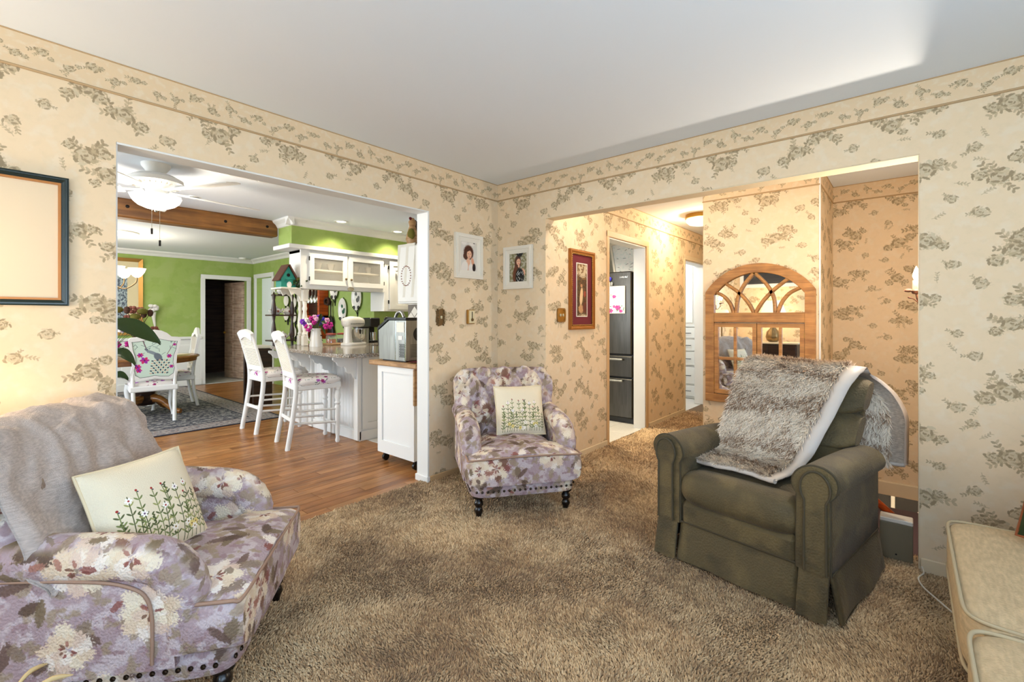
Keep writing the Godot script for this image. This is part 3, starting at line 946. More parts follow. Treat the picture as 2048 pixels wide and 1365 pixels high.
	struct("wall_sunroom", MB.new().bb(Vector3(3.95, 0, -10.3), Vector3(6.5, CEIL, -10.2)).bb(Vector3(3.95, 0, -9.0), Vector3(6.5, CEIL, -8.9)).bb(Vector3(6.4, 0, -10.2), Vector3(6.5, 0.85, -9.0)).bb(Vector3(6.4, 2.1, -10.2), Vector3(6.5, CEIL, -9.0)), M.white_paint)
	struct("floor_sunroom", MB.new().bb(Vector3(3.85, -0.1, -10.3), Vector3(6.5, 0, -8.9)), M.tile)
	daylight_window("window_4", Vector3(6.45, 1.48, -9.6), 1.1, 1.25, false, Vector3.LEFT)
	# bathroom beyond the hall
	struct("wall_bathroom", MB.new().bb(Vector3(5.95, 0, -3.9), Vector3(6.05, CEIL, -2.38)).bb(Vector3(6.0, 0, -4.0), Vector3(8.6, CEIL, -3.9)).bb(Vector3(8.5, 0, -3.9), Vector3(8.6, CEIL, -2.3)).bb(Vector3(7.5, 0, -2.38), Vector3(8.6, CEIL, -2.28)), M.white_paint)
	struct("floor_bathroom", MB.new().bb(Vector3(6.0, -0.1, -3.9), Vector3(8.5, -0.005, -2.30)), M.tile)
	# lower level below the stairs
	struct("floor_lower", MB.new().bb(Vector3(3.2, -1.6, -1.5), Vector3(8.5, -1.5, 0.6)), M.tile)
	struct("wall_lower", MB.new().bb(Vector3(8.0, -1.5, -1.5), Vector3(8.1, 0, 0.6)).bb(Vector3(5.1, -1.5, -1.5), Vector3(8.0, 0, -1.4)), M.glare_and_wall_tan)
	struct("ceiling_lower", MB.new().bb(Vector3(5.2, -0.12, -1.5), Vector3(8.1, 0.0, 0.6)), M.ceiling_paint)

func wood_floor() -> void:
	var fl := struct("floor_dining", MB.new().bb(Vector3(-2.0, -0.12, -10.3), Vector3(3.95, -0.012, -2.86)), M.plank_joint)
	var W := 0.0825
	var lens := [0.62, 0.95, 1.30]
	var planks := {}
	for i in 3: planks[i] = MB.new().box(Vector3.ZERO, Vector3(lens[i] - 0.002, 0.012, W - 0.002), 0.0012).mesh()
	var count := 0
	var rest := [MB.new(), MB.new(), MB.new(), MB.new()]
	var rows := int((10.19 - 2.862) / W)
	for r in rows:
		var z := -2.862 - (r + 0.5) * W
		var x := -0.1 + rng.randf() * 0.5 if r < 48 else -1.95
		while x < 3.85:
			var i := rng.randi() % 3
			var ln: float = lens[i]
			if x + ln > 3.90: ln = 3.90 - x
			var v := rng.randi() % 4
			# the kitchen tiles begin at the peninsula
			var cut := z > -5.2 and x + ln > 2.70
			if cut: ln = 2.70 - x
			if ln > 0.03:
				if count < 300 and z > -7.2 and ln == lens[i]:
					part(fl, "plank", planks[i], M["oak_plank_%d" % v], Vector3(x + ln / 2, -0.006, z))
					count += 1
				else:
					rest[v].box(Vector3(x + ln / 2, -0.006, z), Vector3(ln - 0.002, 0.012, W - 0.002), 0.0)
			if cut: break
			x += ln
	for v in 4:
		var o := part(fl, "further_planks", rest[v], M["oak_plank_%d" % v])
		o.set_meta("kind", "stuff")
	# kitchen tiles
	var kf := struct("floor_kitchen", MB.new().bb(Vector3(2.70, -0.12, -5.9), Vector3(6.0, -0.010, -2.27)), M.grout)
	var tile := MB.new().box(Vector3.ZERO, Vector3(0.326, 0.01, 0.326), 0.002).mesh()
	for i in 10:
		for j in 11:
			var p := Vector3(2.87 + i * 0.33, -0.005, -2.46 - j * 0.33)
			if p.x < 3.7 and p.z > -3.0 and p.x > 3.0 and p.x < 3.1: continue
			part(kf, "floor_tile", tile, M.tile, p)

func carpet() -> void:
	# pile: tufts of a multi-tone shag yarn over the whole carpet in view
	var clump := MB.new()
	clump.smooth()
	for k in 3:
		var a := TAU * k / 3.0
		var b := TAU * (k + 1) / 3.0
		var p := Vector3(cos(a), 0, sin(a)) * 0.0042
		var q := Vector3(cos(b), 0, sin(b)) * 0.0042
		var t := Vector3(0.004, 0.0125, 0.0)
		clump.quad(p, q, q * 0.62 + t * 0.65, p * 0.62 + t * 0.65)
		clump.tri(p * 0.62 + t * 0.65, q * 0.62 + t * 0.65, t)
	var spots := PackedVector3Array()
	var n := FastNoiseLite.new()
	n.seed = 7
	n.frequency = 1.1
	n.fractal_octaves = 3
	var lean := FastNoiseLite.new()
	lean.seed = 19
	lean.frequency = 1.4
	lean.fractal_octaves = 3
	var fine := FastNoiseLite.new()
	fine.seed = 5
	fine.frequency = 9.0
	var fw := Vector2(0.7623, -0.6472)
	var rt := Vector2(0.6472, 0.7623)
	for region in [[-1.9, 3.2, -2.85, 1.6], [3.2, 6.3, -2.26, -1.4], [3.2, 4.3, -1.4, -0.55], [3.08, 3.26, -0.55, 0.10]]:
		var z: float = region[2]
		var odd := false
		while z < region[3]:
			var x: float = region[0]
			var step := 0.0072
			while x < region[1]:
				var d := x * fw.x + z * fw.y
				step = clampf(0.0046 * maxf(d, 1.2) * 0.72, 0.0068, 0.016)
				var side := (x * rt.x + z * rt.y) / maxf(d, 0.1)
				var near := d > 1.35 and absf(side) < 1.14
				if not near: step = 0.0145
				if near or odd: spots.append(Vector3(x + rng.randf_range(-.5, .5) * step, step, z + rng.randf_range(-.5, .5) * step))
				x += step
			var dz := clampf(0.0046 * maxf(2.0, 2.2) * 0.72, 0.0068, 0.012)
			z += dz if region[0] < 3.0 else 0.013
			odd = not odd
	var mm := MultiMesh.new()
	mm.transform_format = MultiMesh.TRANSFORM_3D
	mm.use_colors = true
	mm.mesh = clump.mesh()
	mm.instance_count = spots.size()
	# brown, tan and sand yarn, which also paints pile-lay shade; one colour per tuft
	var brown_yarn_and_shade := Color(0.25, 0.155, 0.088)
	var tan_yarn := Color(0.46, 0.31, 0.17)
	var sand_yarn_and_light := Color(0.74, 0.55, 0.33)
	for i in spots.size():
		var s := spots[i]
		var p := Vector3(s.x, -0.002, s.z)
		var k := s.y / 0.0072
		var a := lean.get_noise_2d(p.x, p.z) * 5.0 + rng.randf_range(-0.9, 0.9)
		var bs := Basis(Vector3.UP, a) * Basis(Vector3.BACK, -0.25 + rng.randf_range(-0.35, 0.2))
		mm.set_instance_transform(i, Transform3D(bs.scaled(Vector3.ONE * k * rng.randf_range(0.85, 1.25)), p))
		var t := clampf(0.51 + 0.6 * n.get_noise_2d(p.x, p.z) + 0.30 * fine.get_noise_2d(p.x, p.z) + rng.randf_range(-0.36, 0.36), 0.0, 1.0)  # the coarse noise paints shade of the pile's lay
		mm.set_instance_color(i, brown_yarn_and_shade.lerp(tan_yarn, t * 2.0) if t < 0.5 else tan_yarn.lerp(sand_yarn_and_light, t * 2.0 - 1.0))
	var o := MultiMeshInstance3D.new()
	o.name = "carpet_pile"
	o.multimesh = mm
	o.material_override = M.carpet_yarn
	add_child(o)
	tag(o, "brown and tan shag carpet pile covering living room and hall floor", "carpet")
	o.set_meta("kind", "stuff")
	print("tufts ", spots.size())

# ---------------------------------------------------------------- living room furniture
func turned_leg(h: float, r: float) -> Array:
	return [Vector2(0.0, 0.0), Vector2(r * 0.42, 0.0), Vector2(r * 0.5, h * 0.12), Vector2(r * 0.78, h * 0.28), Vector2(r * 0.62, h * 0.40), Vector2(r * 0.5, h * 0.44), Vector2(r * 0.82, h * 0.54), Vector2(r * 0.78, h * 0.66), Vector2(r * 0.52, h * 0.74), Vector2(r * 1.05, h * 0.84), Vector2(r * 1.1, h), Vector2(0.0, h)]

func tufted_chair(label: String, at: Vector3, turn: float) -> Node3D:
	var t := thing("accent_chair", label, "armchair", at, turn, "matching floral accent chairs")
	# local: front is +z, origin on the floor under the middle of the front feet
	var hw := 0.385
	for s in [-1, 1]:
		part(t, "leg", MB.new().lathe(turned_leg(0.15, 0.036), 16), M.ebony, Vector3(s * 0.29, 0, 0))
		part(t, "leg", MB.new().tube([Vector3(0, 0, -0.03), Vector3(0, 0.15, 0)], [0.016, 0.024], 8), M.ebony, Vector3(s * 0.27, 0, -0.58))
	# seat rail with nail heads
	var rail := MB.new()
	var loops := []
	for k in [[0.135, 0.0], [0.14, 0.004], [0.205, 0.006], [0.215, 0.0]]:
		var lp := PackedVector3Array()
		for v in sloop(hw - 0.045 + k[1], 0.35 + k[1], 0.22, 32): lp.append(Vector3(v.x, k[0], v.y - 0.30))
		loops.append(lp)
	rail.loft(loops)
	part(t, "seat_rail", rail, M.floral_cloth)
	for k in 19:
		var x := -0.31 + 0.62 * k / 18.0
		part(t, "nail_head", MB.new().ball(Vector3.ZERO, Vector3(0.0085, 0.0085, 0.006), 8), M.nail_bronze, Vector3(x, 0.172, 0.056 - 0.012 * pow(absf(x) / 0.32, 6)))
	for s in [-1, 1]:
		for k in 16:
			part(t, "nail_head", MB.new().ball(Vector3.ZERO, Vector3(0.006, 0.0085, 0.0085), 8), M.nail_bronze, Vector3(s * (hw - 0.040), 0.172, 0.0 - 0.035 * k))
	# seat cushion: T-shaped, wide in front of the arms
	var seat := MB.new()
	loops = []
	for i in 19:
		var q := i / 18.0
		var z := lerpf(-0.52, 0.085, q)
		var w := lerpf(0.275, hw, smoothstep(-0.17, -0.09, z))
		var e := 1.0 - pow(maxf(0.0, (q - 0.93) / 0.07), 2) * 0.05
		var lp := PackedVector3Array()
		for v in sloop(1.0, 1.0, 0.26, 36):
			var y: float = 0.215 + 0.17 * (v.y * 0.5 + 0.5) * e
			if v.y > 0.6: y += 0.055 * (1.0 - pow(absf(v.x), 2.5)) * (1.0 - pow(absf(z + 0.22) / 0.34, 4) * 0.75)
			lp.append(Vector3(v.x * w * (1.0 - 0.03 * absf(v.y)) * e, y, z))
		loops.append(lp)
	seat.loft(loops)
	part(t, "seat_cushion", seat, M.floral_cloth)
	var pp := MB.new()
	pp.tube(smoothed([Vector3(-hw * 0.955, 0.382, -0.07), Vector3(-hw * 0.955, 0.381, 0.05), Vector3(-hw * 0.92, 0.380, 0.080), Vector3(-hw * 0.5, 0.388, 0.088), Vector3(0, 0.390, 0.088), Vector3(hw * 0.5, 0.388, 0.088), Vector3(hw * 0.92, 0.380, 0.080), Vector3(hw * 0.955, 0.381, 0.05), Vector3(hw * 0.955, 0.382, -0.07)], 6), 0.006, 6)
	part(t, "piping", pp, M.piping_tan)
	# arms: a roll that turns down at the front, with a side panel below
	for s in [-1.0, 1.0]:
		var ax: float = s * 0.325
		var path := smoothed([Vector3(ax, 0.56, -0.66), Vector3(ax, 0.545, -0.45), Vector3(ax, 0.53, -0.27), Vector3(ax, 0.505, -0.16), Vector3(ax, 0.44, -0.10), Vector3(ax, 0.36, -0.085), Vector3(ax, 0.24, -0.10)], 6)
		var arm := MB.new()
		var al := []
		for i in path.size():
			var p: Vector3 = path[i]
			var d: Vector3 = (path[mini(i + 1, path.size() - 1)] - path[maxi(i - 1, 0)]).normalized()
			var u := d.cross(Vector3.RIGHT).normalized()
			var q := float(i) / (path.size() - 1)
			var rad := 0.068 - 0.012 * smoothstep(0.6, 1.0, q)
			var lp := PackedVector3Array()
			for k in 20:
				var a := TAU * k / 20
				var pleat := 0.0022 * sin(i * 2.6 + cos(a) * 2.0) * smoothstep(0.45, 0.6, q) * (1.0 - smoothstep(0.85, 1.0, q))
				lp.append(p + (Vector3.RIGHT * cos(a) * (rad * 1.02 + pleat) + u * sin(a) * (rad + pleat)))
			al.append(lp)
		arm.loft(al)
		part(t, "arm", arm, M.floral_cloth)
		var pan := MB.new()
		var poly := PackedVector2Array([Vector2(-0.64, 0.20), Vector2(-0.64, 0.56), Vector2(-0.45, 0.535), Vector2(-0.25, 0.51), Vector2(-0.16, 0.47), Vector2(-0.115, 0.41), Vector2(-0.10, 0.20)])
		pan.prism(poly, -0.048, 0.048, Transform3D(Basis(Vector3(0, 0, 1), Vector3(0, 1, 0), Vector3(-1, 0, 0)), Vector3(ax, 0, 0)))
		part(t, "arm_panel", pan, M.floral_cloth)
		var ap := MB.new()
		ap.tube(smoothed([Vector3(ax + s * 0.052, 0.515, -0.62), Vector3(ax + s * 0.054, 0.495, -0.38), Vector3(ax + s * 0.054, 0.465, -0.23), Vector3(ax + s * 0.054, 0.40, -0.165), Vector3(ax + s * 0.052, 0.22, -0.16)], 6), 0.005, 6)
		part(t, "piping", ap, M.piping_tan)
	# tufted back with a scrolled top
	var prof := smoothed([Vector2(-0.46, 0.30), Vector2(-0.485, 0.42), Vector2(-0.525, 0.58), Vector2(-0.575, 0.74), Vector2(-0.61, 0.82), Vector2(-0.655, 0.865), Vector2(-0.71, 0.865), Vector2(-0.745, 0.83), Vector2(-0.735, 0.77), Vector2(-0.70, 0.66), Vector2(-0.67, 0.45), Vector2(-0.64, 0.20), Vector2(-0.52, 0.20)], 7)
	prof.pop_back()
	var NX := 57
	var bl := []
	var np := prof.size()
	for i in NX:
		var xx := -1.0 + 2.0 * i / (NX - 1)
		var edge := 1.0 - pow(absf(xx), 10) * 0.24
		var lp := PackedVector3Array()
		for k in np:
			var p: Vector2 = prof[k]
			var tg: Vector2 = (prof[(k + 1) % np] - prof[(k - 1 + np) % np]).normalized()
			var nrm := Vector2(tg.y, -tg.x)
			var c := Vector2(-0.62, 0.5)
			p = c + (p - c) * (edge if p.y > 0.3 else 1.0)
			var s := float(k) / 7.0
			var tuft := 0.0
			if s < 5.2 and s > 0.4:
				var A := xx * 0.36 / 0.15
				var Bq := (p.y - 0.47) / 0.27
				var f := absf(sin(PI * (A + Bq)) * sin(PI * (A - Bq)))
				tuft = -0.055 * pow(f, 0.6) * smoothstep(0.4, 1.0, s) * (1.0 - smoothstep(4.6, 5.2, s)) + 0.010
			var wx := 0.36 + 0.025 * smoothstep(0.3, 0.85, p.y)
			lp.append(Vector3(xx * wx, p.y + nrm.y * -tuft, p.x - nrm.x * tuft))
		bl.append(lp)
	part(t, "backrest", MB.new().loft(bl), M.floral_cloth)
	for j in 3:
		for i in 5:
			var x := (i - 2) * 0.15 + (0.075 if j % 2 == 1 else 0.0)
			if absf(x) > 0.33: continue
			var y := 0.47 + 0.135 * j + (0.0 if j < 3 else 0.0)
			part(t, "button", MB.new().ball(Vector3.ZERO, Vector3(0.012, 0.012, 0.008), 8), M.floral_cloth, Vector3(x, y, -0.488 - (y - 0.42) * 0.30 + 0.010))
	return t

func pillow_mesh(w: float, h: float, d: float) -> MB:
	var mb := MB.new()
	var n := 18
	for s in [1.0, -1.0]:
		mb.smooth()
		for j in n:
			for i in n:
				var q := []
				var uv := []
				for c in [[0, 0], [1, 0], [1, 1], [0, 1]]:
					var u := float(i + c[0]) / n * 2.0 - 1.0
					var v := float(j + c[1]) / n * 2.0 - 1.0
					var f := pow((1.0 - pow(absf(u), 2.6)) * (1.0 - pow(absf(v), 2.6)), 0.55)
					var pinch := 1.0 - 0.055 * (1.0 - pow(absf(v), 2)) if absf(u) > 0.0 else 1.0
					var px := u * w / 2 * (1.0 - 0.05 * (1.0 - v * v) * absf(u))
					var py := v * h / 2 * (1.0 - 0.05 * (1.0 - u * u) * absf(v))
					q.append(Vector3(px, py, s * d / 2 * f))
					uv.append(Vector2(u * 0.5 + 0.5, 0.5 - v * 0.5))
				if s > 0: mb.quad(q[3], q[2], q[1], q[0], uv[3], uv[2], uv[1], uv[0])
				else: mb.quad(q[0], q[1], q[2], q[3], uv[0], uv[1], uv[2], uv[3])
	return mb

func throw_pillow(called: String, label: String, parent: Node3D, lp: Vector3, basis: Basis, w: float, cloth: Material, cord: Material, group := "") -> void:
	var t := thing(called, label, "pillow", Vector3.ZERO, 0, group)
	t.transform = parent.transform * Transform3D(basis, lp)
	part(t, "cover", pillow_mesh(w, w, 0.15), cloth)
	var pts := []
	for k in 41:
		var a := TAU * k / 40.0
		var u := clampf(cos(a) * 1.5, -1, 1)
		var v := clampf(sin(a) * 1.5, -1, 1)
		pts.append(Vector3(u * w / 2 * (1.0 - 0.05 * (1.0 - v * v)), v * w / 2 * (1.0 - 0.05 * (1.0 - u * u)), 0))
	part(t, "piping", MB.new().tube(pts, 0.005, 6, false), cord)

func fleece_blanket(chair: Node3D) -> void:
	# beige fleece over the chair's back: hangs down the front and the rear, falls past the far corner
	var t := thing("fleece_blanket", "beige fleece blanket draped over back of the floral chair beside dining opening", "blanket")
	t.transform = chair.transform
	var prof := smoothed([Vector2(-0.425, 0.50), Vector2(-0.465, 0.60), Vector2(-0.525, 0.76), Vector2(-0.57, 0.865), Vector2(-0.64, 0.925), Vector2(-0.73, 0.93), Vector2(-0.80, 0.86), Vector2(-0.79, 0.70), Vector2(-0.77, 0.50), Vector2(-0.765, 0.34)], 7)
	var fn := FastNoiseLite.new()
	fn.seed = 3
	fn.frequency = 3.2
	fn.fractal_octaves = 3
	var loops_f := []
	var NX := 52
	for j in prof.size():
		var p: Vector2 = prof[j]
		var s := float(j) / (prof.size() - 1)
		var row := PackedVector3Array()
		for i in NX:
			var u := -1.0 + 2.0 * i / (NX - 1)
			# local -x is the side away from the camera here
			var half := 0.385
			var x := u * half
			var drop := smoothstep(0.80, 1.0, absf(u))
			var y := p.y - drop * 0.035
			var diag := 0.0
			if s < 0.18: diag = (0.18 - s) * 0.8 * (u * 0.5 + 0.5)
			var f := fn.get_noise_2d(x * 1.2 + s * 0.9, s * 1.4) * 0.030 + 0.012 * sin(x * 17.0 + s * 5.0 + fn.get_noise_2d(x, s) * 6.0) * smoothstep(0.0, 0.3, absf(s - 0.5) + 0.12)
			var c := Vector2(-0.63, 0.55)
			var dir := (p - c).normalized()
			row.append(Vector3(x * (1.0 + 0.015 * sin(s * 9.0)), y + dir.y * f + diag, p.x + dir.x * f - diag * 0.28))
		loops_f.append(row)
	part(t, "cloth", MB.new().loft(loops_f, false, false), M.fleece)
	var under := []
	for row in loops_f:
		var r2 := PackedVector3Array()
		for v in row: r2.append(v + Vector3(0, -0.006, -0.004 if v.z > -0.65 else 0.006))
		under.append(r2)
	part(t, "lining", MB.new().loft(under, false, false), M.fleece)
	var hem := []
	for v in loops_f[0]: hem.append(v + Vector3(0, -0.002, 0))
	part(t, "hem", MB.new().tube(hem, 0.007, 6), M.fleece)

func arm_section(w: float, h: float, roll: float, n := 28) -> PackedVector2Array:   # outline of a rolled arm seen from the front
	var out := PackedVector2Array()
	out.append(Vector2(-w, 0.0))
	out.append(Vector2(-w, h * 0.35))
	out.append(Vector2(-w * 0.98, h - roll * 1.7))
	for k in n - 6:
		var a := PI * 1.15 - (PI * 1.3) * k / (n - 7)
		out.append(Vector2(cos(a) * roll * 1.18, h - roll + sin(a) * roll))
	out.append(Vector2(w * 0.98, h - roll * 1.7))
	out.append(Vector2(w, h * 0.35))
	out.append(Vector2(w, 0.0))
	return out

func recliner() -> Node3D:
	var t := thing("recliner", "olive green velvet rocker recliner with rolled arms and a skirt", "armchair", Vector3(2.712, 0, -0.571), deg_to_rad(-100.2))
	var V: Material = M.velvet
	# body between the arms
	part(t, "base", MB.new().box(Vector3(0, 0.20, -0.03), Vector3(0.56, 0.30, 0.60), 0.02), V)
	# skirt: flared panels with a pleat gap at the corners
	var sk := [["front", Vector3(-0.275, 0, 0.345), Vector3(0.275, 0, 0.345), Vector3(0, 0, 1)], ["arm_l", Vector3(-0.395, 0, 0.365), Vector3(-0.283, 0, 0.365), Vector3(0, 0, 1)], ["arm_r", Vector3(0.283, 0, 0.365), Vector3(0.395, 0, 0.365), Vector3(0, 0, 1)], ["r", Vector3(0.40, 0, 0.345), Vector3(0.40, 0, -0.34), Vector3(1, 0, 0)], ["l", Vector3(-0.40, 0, -0.34), Vector3(-0.40, 0, 0.345), Vector3(-1, 0, 0)], ["back", Vector3(0.39, 0, -0.35), Vector3(-0.39, 0, -0.35), Vector3(0, 0, -1)]]
	for q in sk:
		var rows := []
		for j in 7:
			var y := 0.205 - 0.185 * j / 6.0
			var row := PackedVector3Array()
			for i in 19:
				var u := i / 18.0
				var fl: float = 0.035 * j / 6.0 + 0.006 * sin(u * 9.0 + j * 0.4) * j / 6.0
				row.append(q[1].lerp(q[2], u) + q[3] * fl + Vector3(0, y, 0))
			for i in 19:
				var u := 1.0 - i / 18.0
				var fl: float = 0.035 * j / 6.0 - 0.012
				row.append(q[1].lerp(q[2], u) + q[3] * fl + Vector3(0, y, 0))
			rows.append(row)
		part(t, "skirt", MB.new().loft(rows), V)
	# foot board below the seat and the rolled front cushion
	part(t, "front_panel", MB.new().box(Vector3(0, 0.255, 0.325), Vector3(0.55, 0.13, 0.07), 0.025), V)
	var fc := []
	for i in 25:
		var u := -1.0 + 2.0 * i / 24.0
		var e := 1.0 - pow(absf(u), 8) * 0.35
		var lp := PackedVector3Array()
		for k in 24:
			var a := TAU * k / 24
			var wr := 0.003 * sin(k * 2.2 + 1.0) * pow(absf(u), 6)
			lp.append(Vector3(u * 0.272, 0.385 + signf(sin(a)) * pow(absf(sin(a)), 0.75) * (0.088 + wr) * e, 0.285 + signf(cos(a)) * pow(absf(cos(a)), 0.75) * (0.10 + wr) * e))
		fc.append(lp)
	part(t, "front_cushion", MB.new().loft(fc), V)
	var sc := []
	for i in 21:
		var u := -1.0 + 2.0 * i / 20.0
		var e := 1.0 - pow(absf(u), 8) * 0.2
		var lp := PackedVector3Array()
		for v in sloop(0.27, 0.075, 0.5, 28): lp.append(Vector3(u * 0.275, 0.385 + v.y * e + 0.012 * (1.0 - u * u), -0.02 + v.x))
		sc.append(lp)
	part(t, "seat_cushion", MB.new().loft(sc), V)
	# arms
	for s in [-1.0, 1.0]:
		var ax: float = s * 0.335
		var al := []
		var sec := arm_section(0.068, 0.45, 0.078)
		for i in 17:
			var q := i / 16.0
			var z := lerpf(-0.33, 0.365, q)
			var e := 1.0 - 0.10 * pow(maxf(0.0, (q - 0.9) / 0.1), 2)
			var rise := 0.02 * sin(q * PI)
			var lp := PackedVector3Array()
			for v in sec: lp.append(Vector3(ax + v.x * e + s * 0.012 * smoothstep(0.3, 0.45, v.y), 0.20 + v.y * (0.98 + rise * 0.6) - (1.0 - q) * 0.03 * smoothstep(0.2, 0.4, v.y), z))
			al.append(lp)
		part(t, "arm", MB.new().loft(al), V)
		# facing with its welt: follows the scroll
		var fx: float = ax + s * 0.012
		var face := PackedVector2Array()
		for v in sec: face.append(Vector2(v.x * 0.60, v.y * 0.93))
		part(t, "arm_facing", MB.new().prism(face, 0.0, 0.014, Transform3D(Basis(), Vector3(fx, 0.205, 0.362))), V)
		var wl := []
		for v in face: wl.append(Vector3(fx + v.x, 0.205 + v.y, 0.376))
		part(t, "welt", MB.new().tube(wl, 0.005, 6), M.velvet_piping)
		var wl2 := []
		for v in sec: wl2.append(Vector3(ax + v.x * 0.93 + s * 0.012 * smoothstep(0.3, 0.45, v.y), 0.20 + v.y * 0.985, 0.355))
		part(t, "welt", MB.new().tube(wl2, 0.005, 6), M.velvet_piping)
		part(t, "welt", MB.new().tube([Vector3(s * 0.402, 0.208, 0.35), Vector3(s * 0.402, 0.208, -0.33)], 0.005, 6), M.velvet_piping)
	part(t, "welt", MB.new().tube([Vector3(-0.275, 0.208, 0.352), Vector3(0.275, 0.208, 0.352)], 0.005, 6), M.velvet_piping)
	# back: three stacked pillows leaning back, in a shell
	for k in 3:
		var y0: float = [0.42, 0.59, 0.755][k]
		var h: float = [0.19, 0.185, 0.19][k]
		var bl := []
		for i in 21:
			var u := -1.0 + 2.0 * i / 20.0
			var e := 1.0 - pow(absf(u), 6) * 0.35
			var lp := PackedVector3Array()
			for q in 28:
				var a := TAU * q / 28
				var yy := signf(sin(a)) * pow(absf(sin(a)), 0.7) * h * 0.54 * e
				var zz := signf(cos(a)) * pow(absf(cos(a)), 0.6) * 0.095 * e
				var y := y0 + h / 2 + yy
				lp.append(Vector3(u * 0.32 + 0.06 * (y - 0.45), y, -0.17 - (y - 0.45) * 0.62 + zz + 0.012 * (1.0 - u * u)))
			bl.append(lp)
		part(t, "back_pillow", MB.new().loft(bl), V)
	var shell_loops := []
	for j in 7:
		var y := 0.22 + 0.68 * j / 6.0
		var lp := PackedVector3Array()
		for v in sloop(0.30, 0.05, 0.4, 20): lp.append(Vector3(v.x + 0.06 * maxf(0.0, y - 0.45), y, -0.27 - maxf(0.0, y - 0.45) * 0.62 + v.y))
		shell_loops.append(lp)
	part(t, "back_shell", MB.new().loft(shell_loops), V)
	return t

